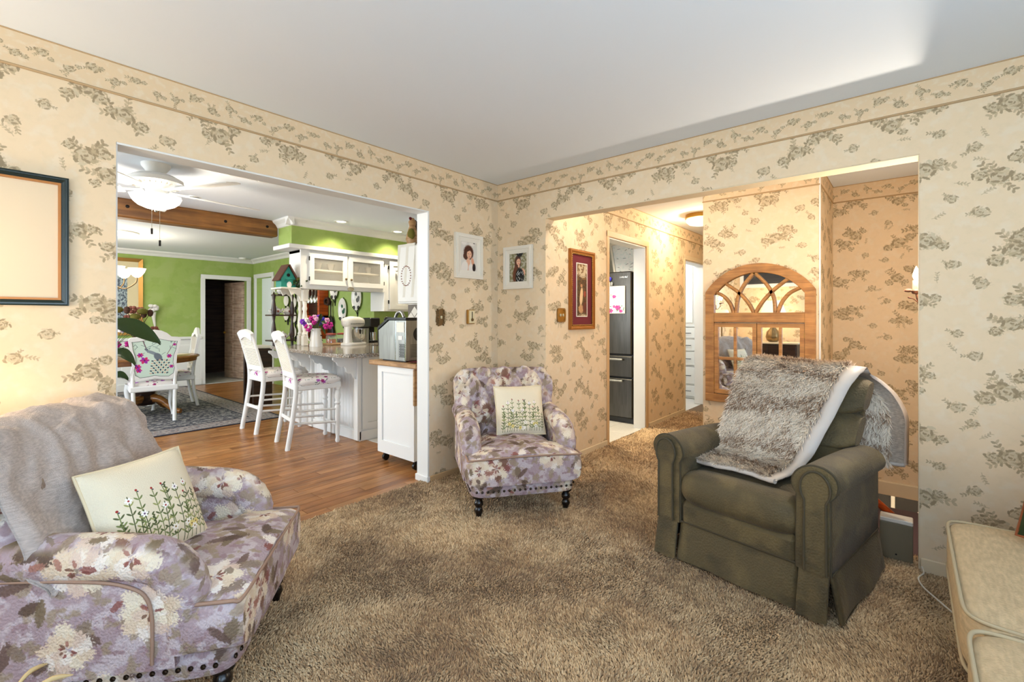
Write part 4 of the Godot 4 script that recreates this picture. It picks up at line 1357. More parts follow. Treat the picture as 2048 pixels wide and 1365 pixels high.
func fur_throw(rec: Node3D) -> void:
	var t := thing("fur_throw", "white and brown faux fur throw draped over the green recliner's back", "throw blanket")
	t.transform = rec.transform
	var front := smoothed([Vector2(0.185, 0.480), Vector2(0.06, 0.484), Vector2(-0.04, 0.53), Vector2(-0.13, 0.67), Vector2(-0.24, 0.83), Vector2(-0.335, 0.935), Vector2(-0.43, 0.978), Vector2(-0.54, 0.955), Vector2(-0.60, 0.86), Vector2(-0.605, 0.73), Vector2(-0.59, 0.58), Vector2(-0.58, 0.47)], 6)
	var fn := FastNoiseLite.new()
	fn.seed = 12
	fn.frequency = 2.6
	var NX := 34
	var rows := []
	var np := front.size()
	for j in np:
		var s := float(j) / (np - 1)          # 0 at the front hem, about .6 at the top, 1 at the rear hem
		var p: Vector2 = front[j]
		var xl := lerpf(-0.27, -0.275, smoothstep(0.1, 0.5, s))
		var xr := lerpf(0.14, 0.325, smoothstep(0.0, 0.55, s))
		if s > 0.60:
			xr = lerpf(0.325, 0.46, smoothstep(0.60, 0.85, s))
			xl = lerpf(-0.275, -0.08, smoothstep(0.60, 0.85, s))
		var row := PackedVector3Array()
		for i in NX:
			var u := i / (NX - 1.0)
			var x := lerpf(xl, xr, u)
			var f := fn.get_noise_2d(x * 1.5, s * 2.0) * 0.016
			var sag := 0.03 * pow(u, 2.0) * smoothstep(0.55, 0.62, s) * (1.0 - smoothstep(0.62, 0.75, s))
			var wave := 0.012 * sin(u * 7.0) * (1.0 - smoothstep(0.0, 0.15, s))
			row.append(Vector3(x, p.y + 0.012 + f - sag, p.x + f + wave + (0.03 * u if s < 0.15 else 0.0)))
		rows.append(row)
	part(t, "backing", MB.new().loft(rows, false, false), M.fur_backing)
	# satin binding round the edge
	var strips := []
	var eR := []
	var eB := []
	var eT := []
	for j in np: eR.append(rows[j][NX - 1] + Vector3(0.006, 0.006, 0.008))
	for i in NX: eB.append(rows[0][i] + Vector3(0, 0.004, 0.012))
	for i in NX: eT.append(rows[np - 1][i])
	var band := []
	for j in np:
		var a: Vector3 = rows[j][NX - 1]
		var b: Vector3 = rows[j][NX - 5]
		var n := Vector3(0, 0.5, 0.9) if j < np * 0.62 else Vector3(0.3, 0.2, -0.9)
		band.append(PackedVector3Array([a + n * -0.006, a + n * 0.016 + Vector3(0.008, 0, 0), a.lerp(b, 0.5) + n * 0.022, b + n * 0.020, b + n * 0.004]))
	part(t, "binding", MB.new().loft(band, false, false), M.satin_trim)
	part(t, "binding", MB.new().tube(eB, 0.012, 8), M.satin_trim)
	part(t, "binding", MB.new().tube(eT, 0.010, 8), M.satin_trim)
	# the fur
	var lock := MB.new()
	lock.smooth()
	for k in 2:
		var a := k * 1.57
		var d := Vector3(cos(a), 0, sin(a)) * 0.0028
		var m1 := Vector3(0.0, 0.012, 0.005)
		var m2 := Vector3(0.0, 0.020, 0.016)
		var tip := Vector3(0.0, 0.024, 0.038)
		lock.quad(-d, d, m1 + d * 0.9, m1 - d * 0.9)
		lock.quad(m1 - d * 0.9, m1 + d * 0.9, m2 + d * 0.6, m2 - d * 0.6)
		lock.tri(m2 - d * 0.6, m2 + d * 0.6, tip)
	var xs := []
	var cs := []
	var bn := FastNoiseLite.new()
	bn.seed = 8
	bn.frequency = 9.0
	bn.fractal_octaves = 2
	for j in np - 1:
		for i in NX - 1:
			var a: Vector3 = rows[j][i]
			var b: Vector3 = rows[j][i + 1]
			var c: Vector3 = rows[j + 1][i + 1]
			var d: Vector3 = rows[j + 1][i]
			if i > NX - 6: continue
			var ar := (b - a).cross(d - a).length()
			var nrm := (d - a).cross(b - a).normalized() * -1.0
			if nrm.dot(Vector3(0, 0.6, 0.8) if j < np * 0.6 else Vector3(0, 0.0, -1.0)) < 0.0: nrm = -nrm
			var dn := (a - d).normalized()
			if j > np * 0.6: dn = -dn
			var n := int(ar * (78000.0 if j < np * 0.62 else 110000.0) + rng.randf())
			for k in n:
				var u := rng.randf()
				var v := rng.randf()
				var p := a.lerp(b, u).lerp(d.lerp(c, u), v)
				var bs := Basis(dn.cross(nrm).normalized() * -1.0, nrm, dn)
				bs = bs * Basis(Vector3.UP, rng.randf_range(-0.75, 0.75)) * Basis(Vector3.RIGHT, rng.randf_range(-0.4, 0.25))
				xs.append(Transform3D(bs.scaled(Vector3.ONE * rng.randf_range(0.75, 1.35)), p))
				var s := (j + v) / (np - 1.0)
				var w := 0.5 + 0.5 * sin(s * 52.0 + bn.get_noise_2d(p.x * 0.5, s) * 2.5)
				w = w * 0.6 + 0.15 + 0.75 * bn.get_noise_2d(p.x * 4.0, s * 8.0) + rng.randf_range(-0.38, 0.38)
				if j > np * 0.62 and k % 2 == 1:
					xs[xs.size() - 1] = Transform3D(Basis(dn.cross(-nrm).normalized() * -1.0, -nrm, dn) * Basis(Vector3.UP, rng.randf_range(-0.75, 0.75)).scaled(Vector3.ONE * rng.randf_range(0.75, 1.35)), p)
				# dyed bands: each lock is one colour, brown or cream
				cs.append(Color(0.33, 0.20, 0.115).lerp(Color(0.93, 0.80, 0.635), clampf(w * 1.9 + 0.05, 0, 1)))
	var mm := MultiMesh.new()
	mm.transform_format = MultiMesh.TRANSFORM_3D
	mm.use_colors = true
	mm.mesh = lock.mesh()
	mm.instance_count = xs.size()
	for i in xs.size():
		mm.set_instance_transform(i, xs[i])
		mm.set_instance_color(i, cs[i])
	var o := MultiMeshInstance3D.new()
	o.name = "fur"
	o.multimesh = mm
	o.material_override = M.fur
	o.set_meta("kind", "stuff")
	t.add_child(o)
	print("fur ", xs.size())

func sofa() -> void:
	var t := thing("sofa", "beige woven sofa with piped box cushions along the window wall", "sofa", Vector3(1.30, 0, 0.60), PI)
	# local: front +z is world -z; local +x is world -x
	var cl: Material = M.sofa_cloth
	var fz := 0.49
	part(t, "base", MB.new().box(Vector3(0, 0.16, -0.02), Vector3(2.5, 0.28, 0.88), 0.02), cl)
	for k in 3:
		var x0 := -1.28 + k * 0.853
		var rows := []
		for i in 21:
			var u := -1.0 + 2.0 * i / 20.0
			var e := 1.0 - pow(absf(u), 12) * 0.10
			var lp := PackedVector3Array()
			for v in sloop(0.40, 0.085, 0.22, 36):
				lp.append(Vector3(x0 + 0.4265 + u * 0.418, 0.375 + v.y * e + (0.022 * (1.0 - pow(absf(u), 2.2)) * (1.0 - pow(absf(v.x) / 0.42, 2.0)) if v.y > 0.05 else 0.0), fz - 0.40 + v.x * e))
			rows.append(lp)
		var c := part(t, "seat_cushion", MB.new().loft(rows), cl)
		for yy in [0.453, 0.297]:
			var pp := []
			for v in sloop(0.409, 0.396, 0.14, 64): pp.append(Vector3(x0 + 0.4265 + v.x, yy, fz - 0.40 + v.y))
			pp.append(pp[0])
			part(c, "piping", MB.new().tube(pp, 0.0055, 6, false), M.sofa_piping)
	part(t, "backrest", MB.new().box(Vector3(0, 0.62, -0.36), Vector3(2.5, 0.62, 0.22), 0.06), cl)
	for s in [-1.0, 1.0]:
		var al := []
		for i in 11:
			var z := lerpf(-0.42, 0.24, i / 10.0)
			var lp := PackedVector3Array()
			for v in arm_section(0.085, 0.62, 0.105): lp.append(Vector3(s * 1.20 + v.x, 0.02 + v.y, z))
			al.append(lp)
		part(t, "arm", MB.new().loft(al), M.pink_cloth if s < 0 else cl)
	throw_pillow("toss_pillow", "dark green toss pillow with tan cord on the beige sofa", t, Vector3(-1.05, 0.68, 0.12), Basis(Vector3.UP, 0.9) * Basis(Vector3.RIGHT, -0.25), 0.40, M.green_cloth, M.green_cord)

func small_living() -> void:
	# grey box with a pale top in the opening by the stairs
	var t := thing("floor_box", "small grey floor box with pale top standing at the stair opening", "box", Vector3(3.175, 0, -0.05), deg_to_rad(-90))
	part(t, "body", MB.new().box(Vector3(0, 0.097, 0), Vector3(0.135, 0.194, 0.085), 0.003), M.grey_box)
	part(t, "top", MB.new().box(Vector3(0, 0.205, 0), Vector3(0.135, 0.022, 0.085), 0.004), M.box_top)
	part(t, "screw_hole", MB.new().lathe([Vector2(0.0, 0.0), Vector2(0.004, 0.0), Vector2(0.004, 0.003), Vector2(0, 0.003)], 10, Transform3D(Basis(Vector3.RIGHT, PI / 2), Vector3(0.0, 0.035, 0.0415))), M.iron)
	solo("power_cord", "thin white power cord lying on the carpet by right wall", "cord", MB.new().tube(smoothed([Vector3(3.07, 0.03, 0.05), Vector3(3.02, 0.022, 0.055), Vector3(2.95, 0.020, 0.035), Vector3(2.87, 0.020, 0.05), Vector3(2.80, 0.020, 0.085), Vector3(2.70, 0.020, 0.14), Vector3(2.60, 0.02, 0.20)], 6), 0.0035, 6), M.off_white)
	# table lamp, dried grasses and side table beside the floral chair at the left wall
	var st := thing("side_table", "round dark side table in the corner behind the floral chair", "table", Vector3(-0.52, 0, -2.45))
	part(st, "table_top", MB.new().lathe([Vector2(0, 0.60), Vector2(0.26, 0.60), Vector2(0.27, 0.615), Vector2(0.26, 0.63), Vector2(0, 0.63)], 28), M.dark_wood)
	part(st, "pedestal", MB.new().lathe([Vector2(0, 0), Vector2(0.16, 0), Vector2(0.15, 0.03), Vector2(0.035, 0.06), Vector2(0.03, 0.3), Vector2(0.045, 0.4), Vector2(0.03, 0.6)], 20), M.dark_wood)
	var lp := thing("floor_lamp", "slim brass floor lamp with cream fabric shade beside floral chair", "lamp", Vector3(-0.115, 0.0, -2.52))
	part(lp, "stand", MB.new().lathe([Vector2(0, 0), Vector2(0.13, 0), Vector2(0.13, 0.02), Vector2(0.02, 0.04), Vector2(0.014, 0.5), Vector2(0.014, 1.16)], 16), M.old_brass)
	part(lp, "lamp_shade", MB.new().lathe([Vector2(0.185, 1.14), Vector2(0.10, 1.40), Vector2(0.098, 1.40), Vector2(0.182, 1.14)], 28), M.lamp_shade_cloth)
	part(lp, "bulb", MB.new().ball(Vector3(0, 1.24, 0), Vector3(0.03, 0.04, 0.03), 12), M.bulb_glow)
	lamp_light(lp, Vector3(0, 1.24, 0), 0.16, Color(1.0, 0.92, 0.80), 0.06)
	var dg := thing("dried_grass", "bunch of dried straw grasses in a tall floor vase near floral chair", "dried plant", Vector3(0.02, 0, -1.50))
	part(dg, "vase", MB.new().lathe([Vector2(0, 0), Vector2(0.06, 0), Vector2(0.075, 0.12), Vector2(0.05, 0.28), Vector2(0.055, 0.32), Vector2(0.045, 0.32), Vector2(0.04, 0.28)], 18), M.dark_wood)
	for k in 9:
		var a := TAU * k / 9.0
		var d := Vector3(cos(a), 0, sin(a))
		part(dg, "stem", MB.new().tube(smoothed([Vector3(0, 0.28, 0) + d * 0.01, Vector3(0, 0.38, 0) + d * 0.04, Vector3(0, 0.43, 0) + d * 0.10, Vector3(0, 0.42, 0) + d * 0.15], 4), [0.0015, 0.0015, 0.0016, 0.0018, 0.002, 0.0025, 0.003, 0.004, 0.005, 0.006, 0.005, 0.003, 0.001], 5), M.straw)

# ---------------------------------------------------------------- things on the walls, hall and stairs
const ON_LEFT := 0.0
const ON_RIGHT := -PI / 2

func framed(called: String, label: String, at: Vector3, turn: float, w: float, h: float, fw: float, depth: float, fm: Material, picture: Material, group := "") -> Node3D:
	var t := thing(called, label, "picture", at, turn, group)
	part(t, "frame", MB.new().ring(rect(-w / 2, -h / 2, w / 2, h / 2), rect(-w / 2 + fw, -h / 2 + fw, w / 2 - fw, h / 2 - fw), 0.002, depth, depth * 0.55), fm)
	part(t, "frame_lip", MB.new().ring(rect(-w / 2 + fw * 0.2, -h / 2 + fw * 0.2, w / 2 - fw * 0.2, h / 2 - fw * 0.2), rect(-w / 2 + fw * 0.45, -h / 2 + fw * 0.45, w / 2 - fw * 0.45, h / 2 - fw * 0.45), depth * 0.4, depth * 1.15), fm)
	if picture: part(t, "picture", MB.new().panel(-w / 2 + fw, -h / 2 + fw, w / 2 - fw, h / 2 - fw, depth * 0.35), picture)
	return t

func wall_things() -> void:
	framed("portrait_frame", "white framed portrait of a person in a pale jacket, chin on hand", Vector3(2.72, 1.768, AZ), ON_LEFT, 0.315, 0.365, 0.065, 0.024, M.off_white, M.photo_a, "white framed portraits")
	framed("portrait_frame", "white framed portrait of a person in black patterned top", Vector3(BX, 1.690, -2.545), ON_RIGHT, 0.315, 0.365, 0.062, 0.024, M.off_white, M.photo_b, "white framed portraits")
	# large picture at the left edge; blank tan sheet paints the glare on it
	var t := framed("large_picture", "large picture in a dark green frame with gilt inner edge", Vector3(-0.10, 1.588, AZ), ON_LEFT, 0.80, 0.55, 0.026, 0.022, M.frame_dark_green, M.glare_and_wall_tan)
	part(t, "inner_edge", MB.new().ring(rect(-0.376, -0.251, 0.376, 0.251), rect(-0.367, -0.242, 0.367, 0.242), 0.004, 0.016), M.gold_frame)
	# tall print in the hall
	t = framed("tall_print", "tall narrow garden print in burgundy mat and gilt frame", Vector3(3.628, 1.511, -2.261), ON_LEFT, 0.42, 0.71, 0.034, 0.024, M.gold_frame, null)
	part(t, "mat_board", MB.new().panel(-0.178, -0.323, 0.178, 0.323, 0.006), M.mat_burgundy)
	part(t, "print", MB.new().panel(-0.085, -0.235, 0.085, 0.235, 0.009), M.print)
	part(t, "mat_edge", MB.new().ring(rect(-0.092, -0.242, 0.092, 0.242), rect(-0.084, -0.234, 0.084, 0.234), 0.005, 0.011), M.off_white)
	var lip := MB.new()
	for k in 34:
		for s in [-1, 1]:
			lip.ball(Vector3(s * 0.172, -0.31 + k * 0.0188, 0.016), Vector3(0.007, 0.010, 0.006), 6)
	for k in 17:
		for s in [-1, 1]:
			lip.ball(Vector3(-0.155 + k * 0.0194, s * 0.317, 0.016), Vector3(0.010, 0.007, 0.006), 6)
	part(t, "beaded_lip", lip, M.gilt)
	# switch plates and thermostat
	t = thing("switch_plate", "ornate bronze switch plate by the dining opening", "switch plate", Vector3(2.417, 1.264, AZ))
	var orn := PackedVector2Array()
	for k in 40:
		var a := TAU * k / 40
		var q := 1.0 + 0.10 * sin(a * 10)
		orn.append(Vector2(signf(cos(a)) * pow(absf(cos(a)), 0.4) * 0.042 * q, signf(sin(a)) * pow(absf(sin(a)), 0.4) * 0.064 * q))
	part(t, "plate", MB.new().prism(orn, 0.0, 0.010), M.old_brass)
	var sc := MB.new()
	for s in [-1, 1]:
		for k in 7: sc.ball(Vector3(s * (0.026 + 0.006 * (k % 2)), -0.052 + k * 0.0175, 0.011), Vector3(0.008, 0.010, 0.005), 8)
	part(t, "scrollwork", sc, M.old_brass)
	part(t, "toggle", MB.new().box(Vector3(0, 0, 0.016), Vector3(0.009, 0.022, 0.016), 0.002), M.ivory)
	t = thing("thermostat", "small ivory and brass thermostat under the white framed portrait", "thermostat", Vector3(2.735, 1.268, AZ))
	part(t, "case", MB.new().box(Vector3(0, 0, 0.016), Vector3(0.072, 0.118, 0.032), 0.004), M.gilt)
	part(t, "face_plate", MB.new().box(Vector3(0, 0, 0.0335), Vector3(0.062, 0.106, 0.004), 0.002), M.ivory)
	part(t, "dial", MB.new().lathe([Vector2(0, 0), Vector2(0.013, 0), Vector2(0.012, 0.008), Vector2(0, 0.008)], 16, Transform3D(Basis(Vector3.RIGHT, PI / 2), Vector3(0, -0.024, 0.035))), M.old_brass)
	part(t, "gauge", MB.new().box(Vector3(0, 0.015, 0.0365), Vector3(0.008, 0.055, 0.003), 0.001), M.iron)
	t = thing("switch_plate", "brass double switch plate with raised rim beside tall print", "switch plate", Vector3(3.305, 1.283, -2.261))
	part(t, "plate", MB.new().prism(sloop(0.062, 0.060, 0.4), 0.0, 0.006), M.brass)
	part(t, "rim", MB.new().ring(sloop(0.062, 0.060, 0.4), sloop(0.050, 0.048, 0.5), 0.0, 0.012), M.gilt)
	for s in [-1, 1]: part(t, "toggle", MB.new().box(Vector3(s * 0.02, 0, 0.012), Vector3(0.009, 0.022, 0.014), 0.002), M.ivory)

func arched_mirror() -> void:
	var t := thing("arched_mirror", "pine arched window mirror with tracery and two little doors", "mirror", Vector3(4.30, 0, -0.961), ON_RIGHT)
	var W := 0.413
	var R := 0.486
	var ys := 1.482
	var yc := ys + 0.231 - R
	var fw := 0.072
	var outer := PackedVector2Array([Vector2(-W, 0.53)])
	var inner := PackedVector2Array([Vector2(-W + fw, 1.302)])
	outer[0] = Vector2(-W, 0.53)
	var a0 := asin(W / R)
	var ri := R - fw
	var ai := asin((W - fw) / ri)
	var N := 26
	var lower_o := PackedVector2Array([Vector2(-W, 0.53)])
	for k in N + 1:
		var a := -a0 + 2.0 * a0 * k / N
		lower_o.append(Vector2(sin(a) * R, yc + cos(a) * R))
	lower_o.append(Vector2(W, 0.53))
	# frame: arch, stiles, cross bar and sill
	var arch_o := PackedVector2Array()
	var arch_i := PackedVector2Array()
	for k in N + 1:
		var a := -a0 + 2.0 * a0 * k / N
		var b := -ai + 2.0 * ai * k / N
		arch_o.append(Vector2(sin(a) * R, yc + cos(a) * R))
		arch_i.append(Vector2(sin(b) * ri, yc + cos(b) * ri))
	var ap := arch_o.duplicate()
	for k in N + 1: ap.append(arch_i[N - k])
	part(t, "arch", MB.new().prism(ap, 0.003, 0.034), M.pine)
	var spring := arch_i[0].y
	for s in [-1.0, 1.0]:
		var st := PackedVector2Array([Vector2(s * W, 0.53), Vector2(s * W, ys), Vector2(s * (W - fw), spring), Vector2(s * (W - fw), 0.53)])
		part(t, "stile", MB.new().prism(st, 0.003, 0.034), M.pine)
	part(t, "cross_bar", MB.new().box(Vector3(0, 1.262, 0.018), Vector3(2 * (W - fw), 0.082, 0.030), 0.003), M.pine)
	part(t, "sill", MB.new().box(Vector3(0, 0.562, 0.020), Vector3(2 * W, 0.066, 0.040), 0.004), M.pine)
	part(t, "edge_bead", MB.new().tube(Array(smooth3(arch_i, 0.034)), 0.005, 6), M.pine)
	# glass of the lunette
	var lun := PackedVector2Array([Vector2(-W + fw, 1.302)])
	for p in arch_i: lun.append(p)
	lun.append(Vector2(W - fw, 1.302))
	part(t, "mirror_pane", MB.new().prism(lun, 0.004, 0.008), M.mirror_glass)
	# tracery: pointed arches
	var k1 := 0.000690
	var P := func(x: float, y: float) -> Vector3: return Vector3((x - 737.0) * k1, 1.302 + (655.0 - y) * k1, 0.022)
	var arcs := [[[500, 655], [520, 480], [585, 320], [705, 165]], [[930, 655], [915, 480], [840, 320], [705, 165]], [[700, 655], [635, 530], [520, 395], [345, 265]], [[718, 655], [800, 515], [930, 370], [1095, 235]], [[470, 655], [430, 540], [345, 440], [220, 375]], [[955, 655], [1000, 530], [1090, 420], [1245, 345]]]
	for a in arcs:
		var pts := []
		for q in a: pts.append(P.call(float(q[0]), float(q[1])))
		var sp := smoothed(pts, 5)
		var loops := []
		for i in sp.size():
			var d: Vector3 = (sp[mini(i + 1, sp.size() - 1)] - sp[maxi(i - 1, 0)]).normalized()
			var n := Vector3(-d.y, d.x, 0) * 0.012
			var z := Vector3(0, 0, 0.009)
			loops.append(PackedVector3Array([sp[i] - n - z, sp[i] + n - z, sp[i] + n + z, sp[i] - n + z]))
		part(t, "tracery", MB.new().loft(loops), M.pine)
	# the two doors with four panes each
	for s in [-1.0, 1.0]:
		var cx: float = s * 0.1705
		var d := part(t, "door", MB.new().ring(rect(-0.168, 0.602, 0.168, 1.214), rect(-0.137, 0.637, 0.137, 1.180), 0.006, 0.030), M.pine, Vector3(cx, 0, 0))
		part(d, "muntin", MB.new().box(Vector3(0, 0.908, 0.018), Vector3(0.022, 0.543, 0.020), 0.003).box(Vector3(0, 0.908, 0.0175), Vector3(0.274, 0.024, 0.019), 0.003), M.pine)
		for r in [[-0.137, -0.011], [0.011, 0.137]]:
			for q in [[0.637, 0.896], [0.920, 1.180]]:
				part(d, "mirror_pane", MB.new().box(Vector3((r[0] + r[1]) / 2, (q[0] + q[1]) / 2, 0.008), Vector3(r[1] - r[0], q[1] - q[0], 0.004), 0.0), M.mirror_glass)
		part(d, "knob", MB.new().ball(Vector3(-s * 0.150, 0.905, 0.040), Vector3(0.013, 0.013, 0.012), 10).ball(Vector3(-s * 0.150, 0.925, 0.036), Vector3(0.008, 0.012, 0.008), 8), M.iron)
		part(d, "hinge", MB.new().box(Vector3(s * 0.168, 1.12, 0.024), Vector3(0.008, 0.04, 0.014), 0.001).box(Vector3(s * 0.168, 0.70, 0.024), Vector3(0.008, 0.04, 0.014), 0.001), M.gilt)

func smooth3(p: PackedVector2Array, z: float) -> PackedVector3Array:
	var out := PackedVector3Array()
	for v in p: out.append(Vector3(v.x, v.y, z))
	return out

func sconce(label: String, at: Vector3, turn: float, energy: float) -> void:
	# twig sconce with a candle bulb; local +z points out of the wall
	var t := thing("wall_sconce", label, "sconce", at, turn)
	part(t, "back_plate", MB.new().prism(sloop(0.03, 0.055, 0.8), 0, 0.008), M.rust_iron)
	part(t, "arm", MB.new().tube(smoothed([Vector3(0, -0.02, 0.006), Vector3(0, -0.03, 0.04), Vector3(0, 0.01, 0.075), Vector3(0, 0.065, 0.088)], 5), 0.005, 8), M.rust_iron)
	part(t, "twig", MB.new().tube(smoothed([Vector3(0, 0.01, 0.075), Vector3(0.01, 0.035, 0.10), Vector3(0.0, 0.045, 0.125)], 5), [0.004, 0.004, 0.0035, 0.003, 0.003, 0.003, 0.003, 0.004, 0.005, 0.004, 0.001], 6), M.rust_iron)
	part(t, "leaf", MB.new().ball(Vector3(0.0, 0.083, 0.120), Vector3(0.006, 0.010, 0.022), 8), M.rust_iron)
	part(t, "cup", MB.new().lathe([Vector2(0, 0.060), Vector2(0.018, 0.065), Vector2(0.024, 0.080), Vector2(0.020, 0.088), Vector2(0, 0.088)], 14, Transform3D(Basis(), Vector3(0, 0, 0.088))), M.rust_iron)
	part(t, "candle_sleeve", MB.new().lathe([Vector2(0.016, 0.086), Vector2(0.0165, 0.138), Vector2(0.0, 0.138)], 16, Transform3D(Basis(), Vector3(0, 0, 0.088))), M.ivory)
	part(t, "bulb", MB.new().lathe([Vector2(0.0, 0.138), Vector2(0.009, 0.140), Vector2(0.0165, 0.160), Vector2(0.016, 0.172), Vector2(0.009, 0.196), Vector2(0.002, 0.215), Vector2(0.0, 0.217)], 14, Transform3D(Basis(), Vector3(0, 0, 0.088))), M.bulb_glow)
	lamp_light(t, Vector3(0, 0.17, 0.088), energy, Color(1.0, 0.94, 0.86), 0.03)

func hall_things() -> void:
	sconce("twig wall sconce with lit candle bulb inside stair opening", Vector3(3.42, 1.33, 0.12), PI, 0.95)
	sconce("twig wall sconce with lit candle bulb left of the large picture", Vector3(-0.66, 1.45, AZ), 0.0, 0.45)
	# ceiling light of the hall
	var t := thing("ceiling_light", "round frosted ceiling light with brass rim in the hall", "ceiling light", Vector3(5.45, CEIL, -1.82))
	part(t, "rim", MB.new().lathe([Vector2(0, 0), Vector2(0.15, 0), Vector2(0.155, -0.045), Vector2(0.14, -0.05), Vector2(0, -0.05)], 28), M.brass)
	part(t, "bowl", MB.new().lathe([Vector2(0.142, -0.05), Vector2(0.145, -0.08), Vector2(0.11, -0.115), Vector2(0.05, -0.13), Vector2(0, -0.132)], 28), M.bowl_glow)
	lamp_light(t, Vector3(0, -0.09, 0), 0.9, Color(1.0, 0.91, 0.78), 0.06)
	# added flush light, hidden above the soffit line, to brighten the hall
	t = thing("foyer_light", "added flush light out of view on the foyer ceiling, brightens the hall", "ceiling light", Vector3(3.42, CEIL, -1.62))
	part(t, "rim", MB.new().lathe([Vector2(0, 0), Vector2(0.16, 0), Vector2(0.165, -0.04), Vector2(0, -0.045)], 28), M.brass)
	part(t, "bowl", MB.new().lathe([Vector2(0.15, -0.045), Vector2(0.15, -0.07), Vector2(0.10, -0.11), Vector2(0, -0.125)], 28), M.bowl_glow)
	lamp_light(t, Vector3(0, -0.085, 0), 0.45, Color(1.0, 0.95, 0.88), 0.06)
	# refrigerator
	t = thing("refrigerator", "dark stainless refrigerator with two bottom drawers behind hall doorway", "refrigerator", Vector3(5.14, 0, -2.86), ON_RIGHT)
	var d0 := -0.42
	part(t, "body", MB.new().box(Vector3(0, 0.93, -0.38), Vector3(0.90, 1.74, 0.70), 0.008), M.black_plastic)
	part(t, "door", MB.new().box(Vector3(-0.215, 1.315, 0.0), Vector3(0.445, 0.995, 0.07), 0.012), M.dark_steel)
	var dr := part(t, "door", MB.new().box(Vector3(0.19, 1.315, 0.0), Vector3(0.36, 0.995, 0.07), 0.012), M.dark_steel)
	for q in [[0.675, 0.255, 0.775], [0.300, 0.465, 0.520]]:
		var dw := part(t, "drawer", MB.new().box(Vector3(-0.03, q[0], 0.0), Vector3(0.82, q[1], 0.07), 0.010), M.dark_steel)
		part(dw, "handle", MB.new().box(Vector3(-0.06, q[2] - 0.015, 0.062), Vector3(0.66, 0.022, 0.022), 0.006).box(Vector3(-0.36, q[2] - 0.015, 0.045), Vector3(0.03, 0.018, 0.03), 0.002).box(Vector3(0.24, q[2] - 0.015, 0.045), Vector3(0.03, 0.018, 0.03), 0.002), M.steel)
	var tm := TextMesh.new()
	tm.text = "SAMSUNG"
	tm.font_size = 10
	tm.pixel_size = 0.0022
	tm.depth = 0.002
	part(dr, "lettering", tm, M.chrome, Vector3(0.27, 1.745, 0.037))
	part(t, "base_grille", MB.new().box(Vector3(0, 0.03, -0.05), Vector3(0.88, 0.06, 0.08), 0.004), M.black_plastic)
	# things on the refrigerator
	t = thing("magnet_calendar", "white magnetic calendar board with pink flowers on refrigerator door", "calendar", Vector3(5.100, 1.475, -2.735), ON_RIGHT)
	part(t, "board", MB.new().box(Vector3(0, 0, 0.004), Vector3(0.34, 0.33, 0.008), 0.002), M.off_white)
	part(t, "print", MB.new().panel(-0.16, -0.16, 0.16, 0.16, 0.009), M.calendar)
	for q in [["butterfly magnet in red and blue on refrigerator door", 1.73, -2.785, M.red_lid, M.petal_blue], ["grey photo clip magnet above the calendar board", 1.665, -2.765, M.iron, M.steel]]:
		t = thing("fridge_magnet", q[0], "magnet", Vector3(5.100, q[1], q[2]), ON_RIGHT)
		part(t, "wing", MB.new().ball(Vector3(-0.018, 0.01, 0.006), Vector3(0.024, 0.03, 0.005), 10), q[3])
		part(t, "wing", MB.new().ball(Vector3(0.020, 0.0, 0.006), Vector3(0.024, 0.026, 0.005), 10), q[4])
		part(t, "body", MB.new().ball(Vector3(0, 0, 0.008), Vector3(0.006, 0.03, 0.006), 8), M.off_white)
	t = thing("leaning_sign", "white framed sign with script leaning on top of refrigerator", "sign", Vector3(5.30, 1.80, -2.58), ON_RIGHT + 0.06)
	t.rotation.z = 0.16
	part(t, "frame", MB.new().ring(rect(-0.22, 0, 0.22, 0.42), rect(-0.195, 0.025, 0.195, 0.395), 0, 0.025), M.off_white)
	part(t, "board", MB.new().panel(-0.197, 0.023, 0.197, 0.397, 0.01), M.sign_board)
	t = thing("green_planter", "green glass planter with leaves on top of the refrigerator", "planter", Vector3(5.30, 1.80, -2.98))
	part(t, "pot", MB.new().lathe([Vector2(0, 0), Vector2(0.07, 0), Vector2(0.085, 0.14), Vector2(0.075, 0.14), Vector2(0.065, 0.02)], 18), M.leaf_mid)
	for k in 9:
		var a := k * 0.7
		part(t, "leaf", MB.new().ball(Vector3(cos(a) * 0.06, 0.17 + 0.015 * (k % 3), sin(a) * 0.06), Vector3(0.03, 0.012, 0.03), 8), M.leaf_mid)
	# linen cabinet in the bathroom
	t = thing("linen_cabinet", "tall white linen cabinet with black handled drawers at hall end", "cabinet", Vector3(7.35, 0, -2.85), ON_RIGHT)
	part(t, "body", MB.new().box(Vector3(0, 1.1, -0.25), Vector3(0.80, 2.2, 0.48), 0.004), M.white_paint)
	part(t, "door", MB.new().box(Vector3(0, 1.62, 0.005), Vector3(0.72, 1.0, 0.022), 0.003).ring(rect(-0.30, 1.18, 0.30, 2.06), rect(-0.25, 1.23, 0.25, 2.01), 0.012, 0.026), M.white_paint)
	for q in [[1.02, 0.15], [0.83, 0.17], [0.62, 0.20], [0.36, 0.26], [0.12, 0.16]]:
		var dw := part(t, "drawer", MB.new().box(Vector3(0, q[0], 0.005), Vector3(0.72, q[1], 0.022), 0.004), M.white_paint)
		part(dw, "handle", MB.new().tube([Vector3(0.06, q[0], 0.018), Vector3(0.07, q[0], 0.035), Vector3(0.26, q[0], 0.035), Vector3(0.27, q[0], 0.018)], 0.005, 6), M.iron)
	t = thing("vanity_light", "white bathroom ceiling light beyond the hall doorway", "ceiling light", Vector3(6.7, CEIL, -3.1))
	part(t, "bowl", MB.new().lathe([Vector2(0, 0), Vector2(0.14, 0), Vector2(0.13, -0.06), Vector2(0.06, -0.09), Vector2(0, -0.095)], 24), M.bowl_glow)
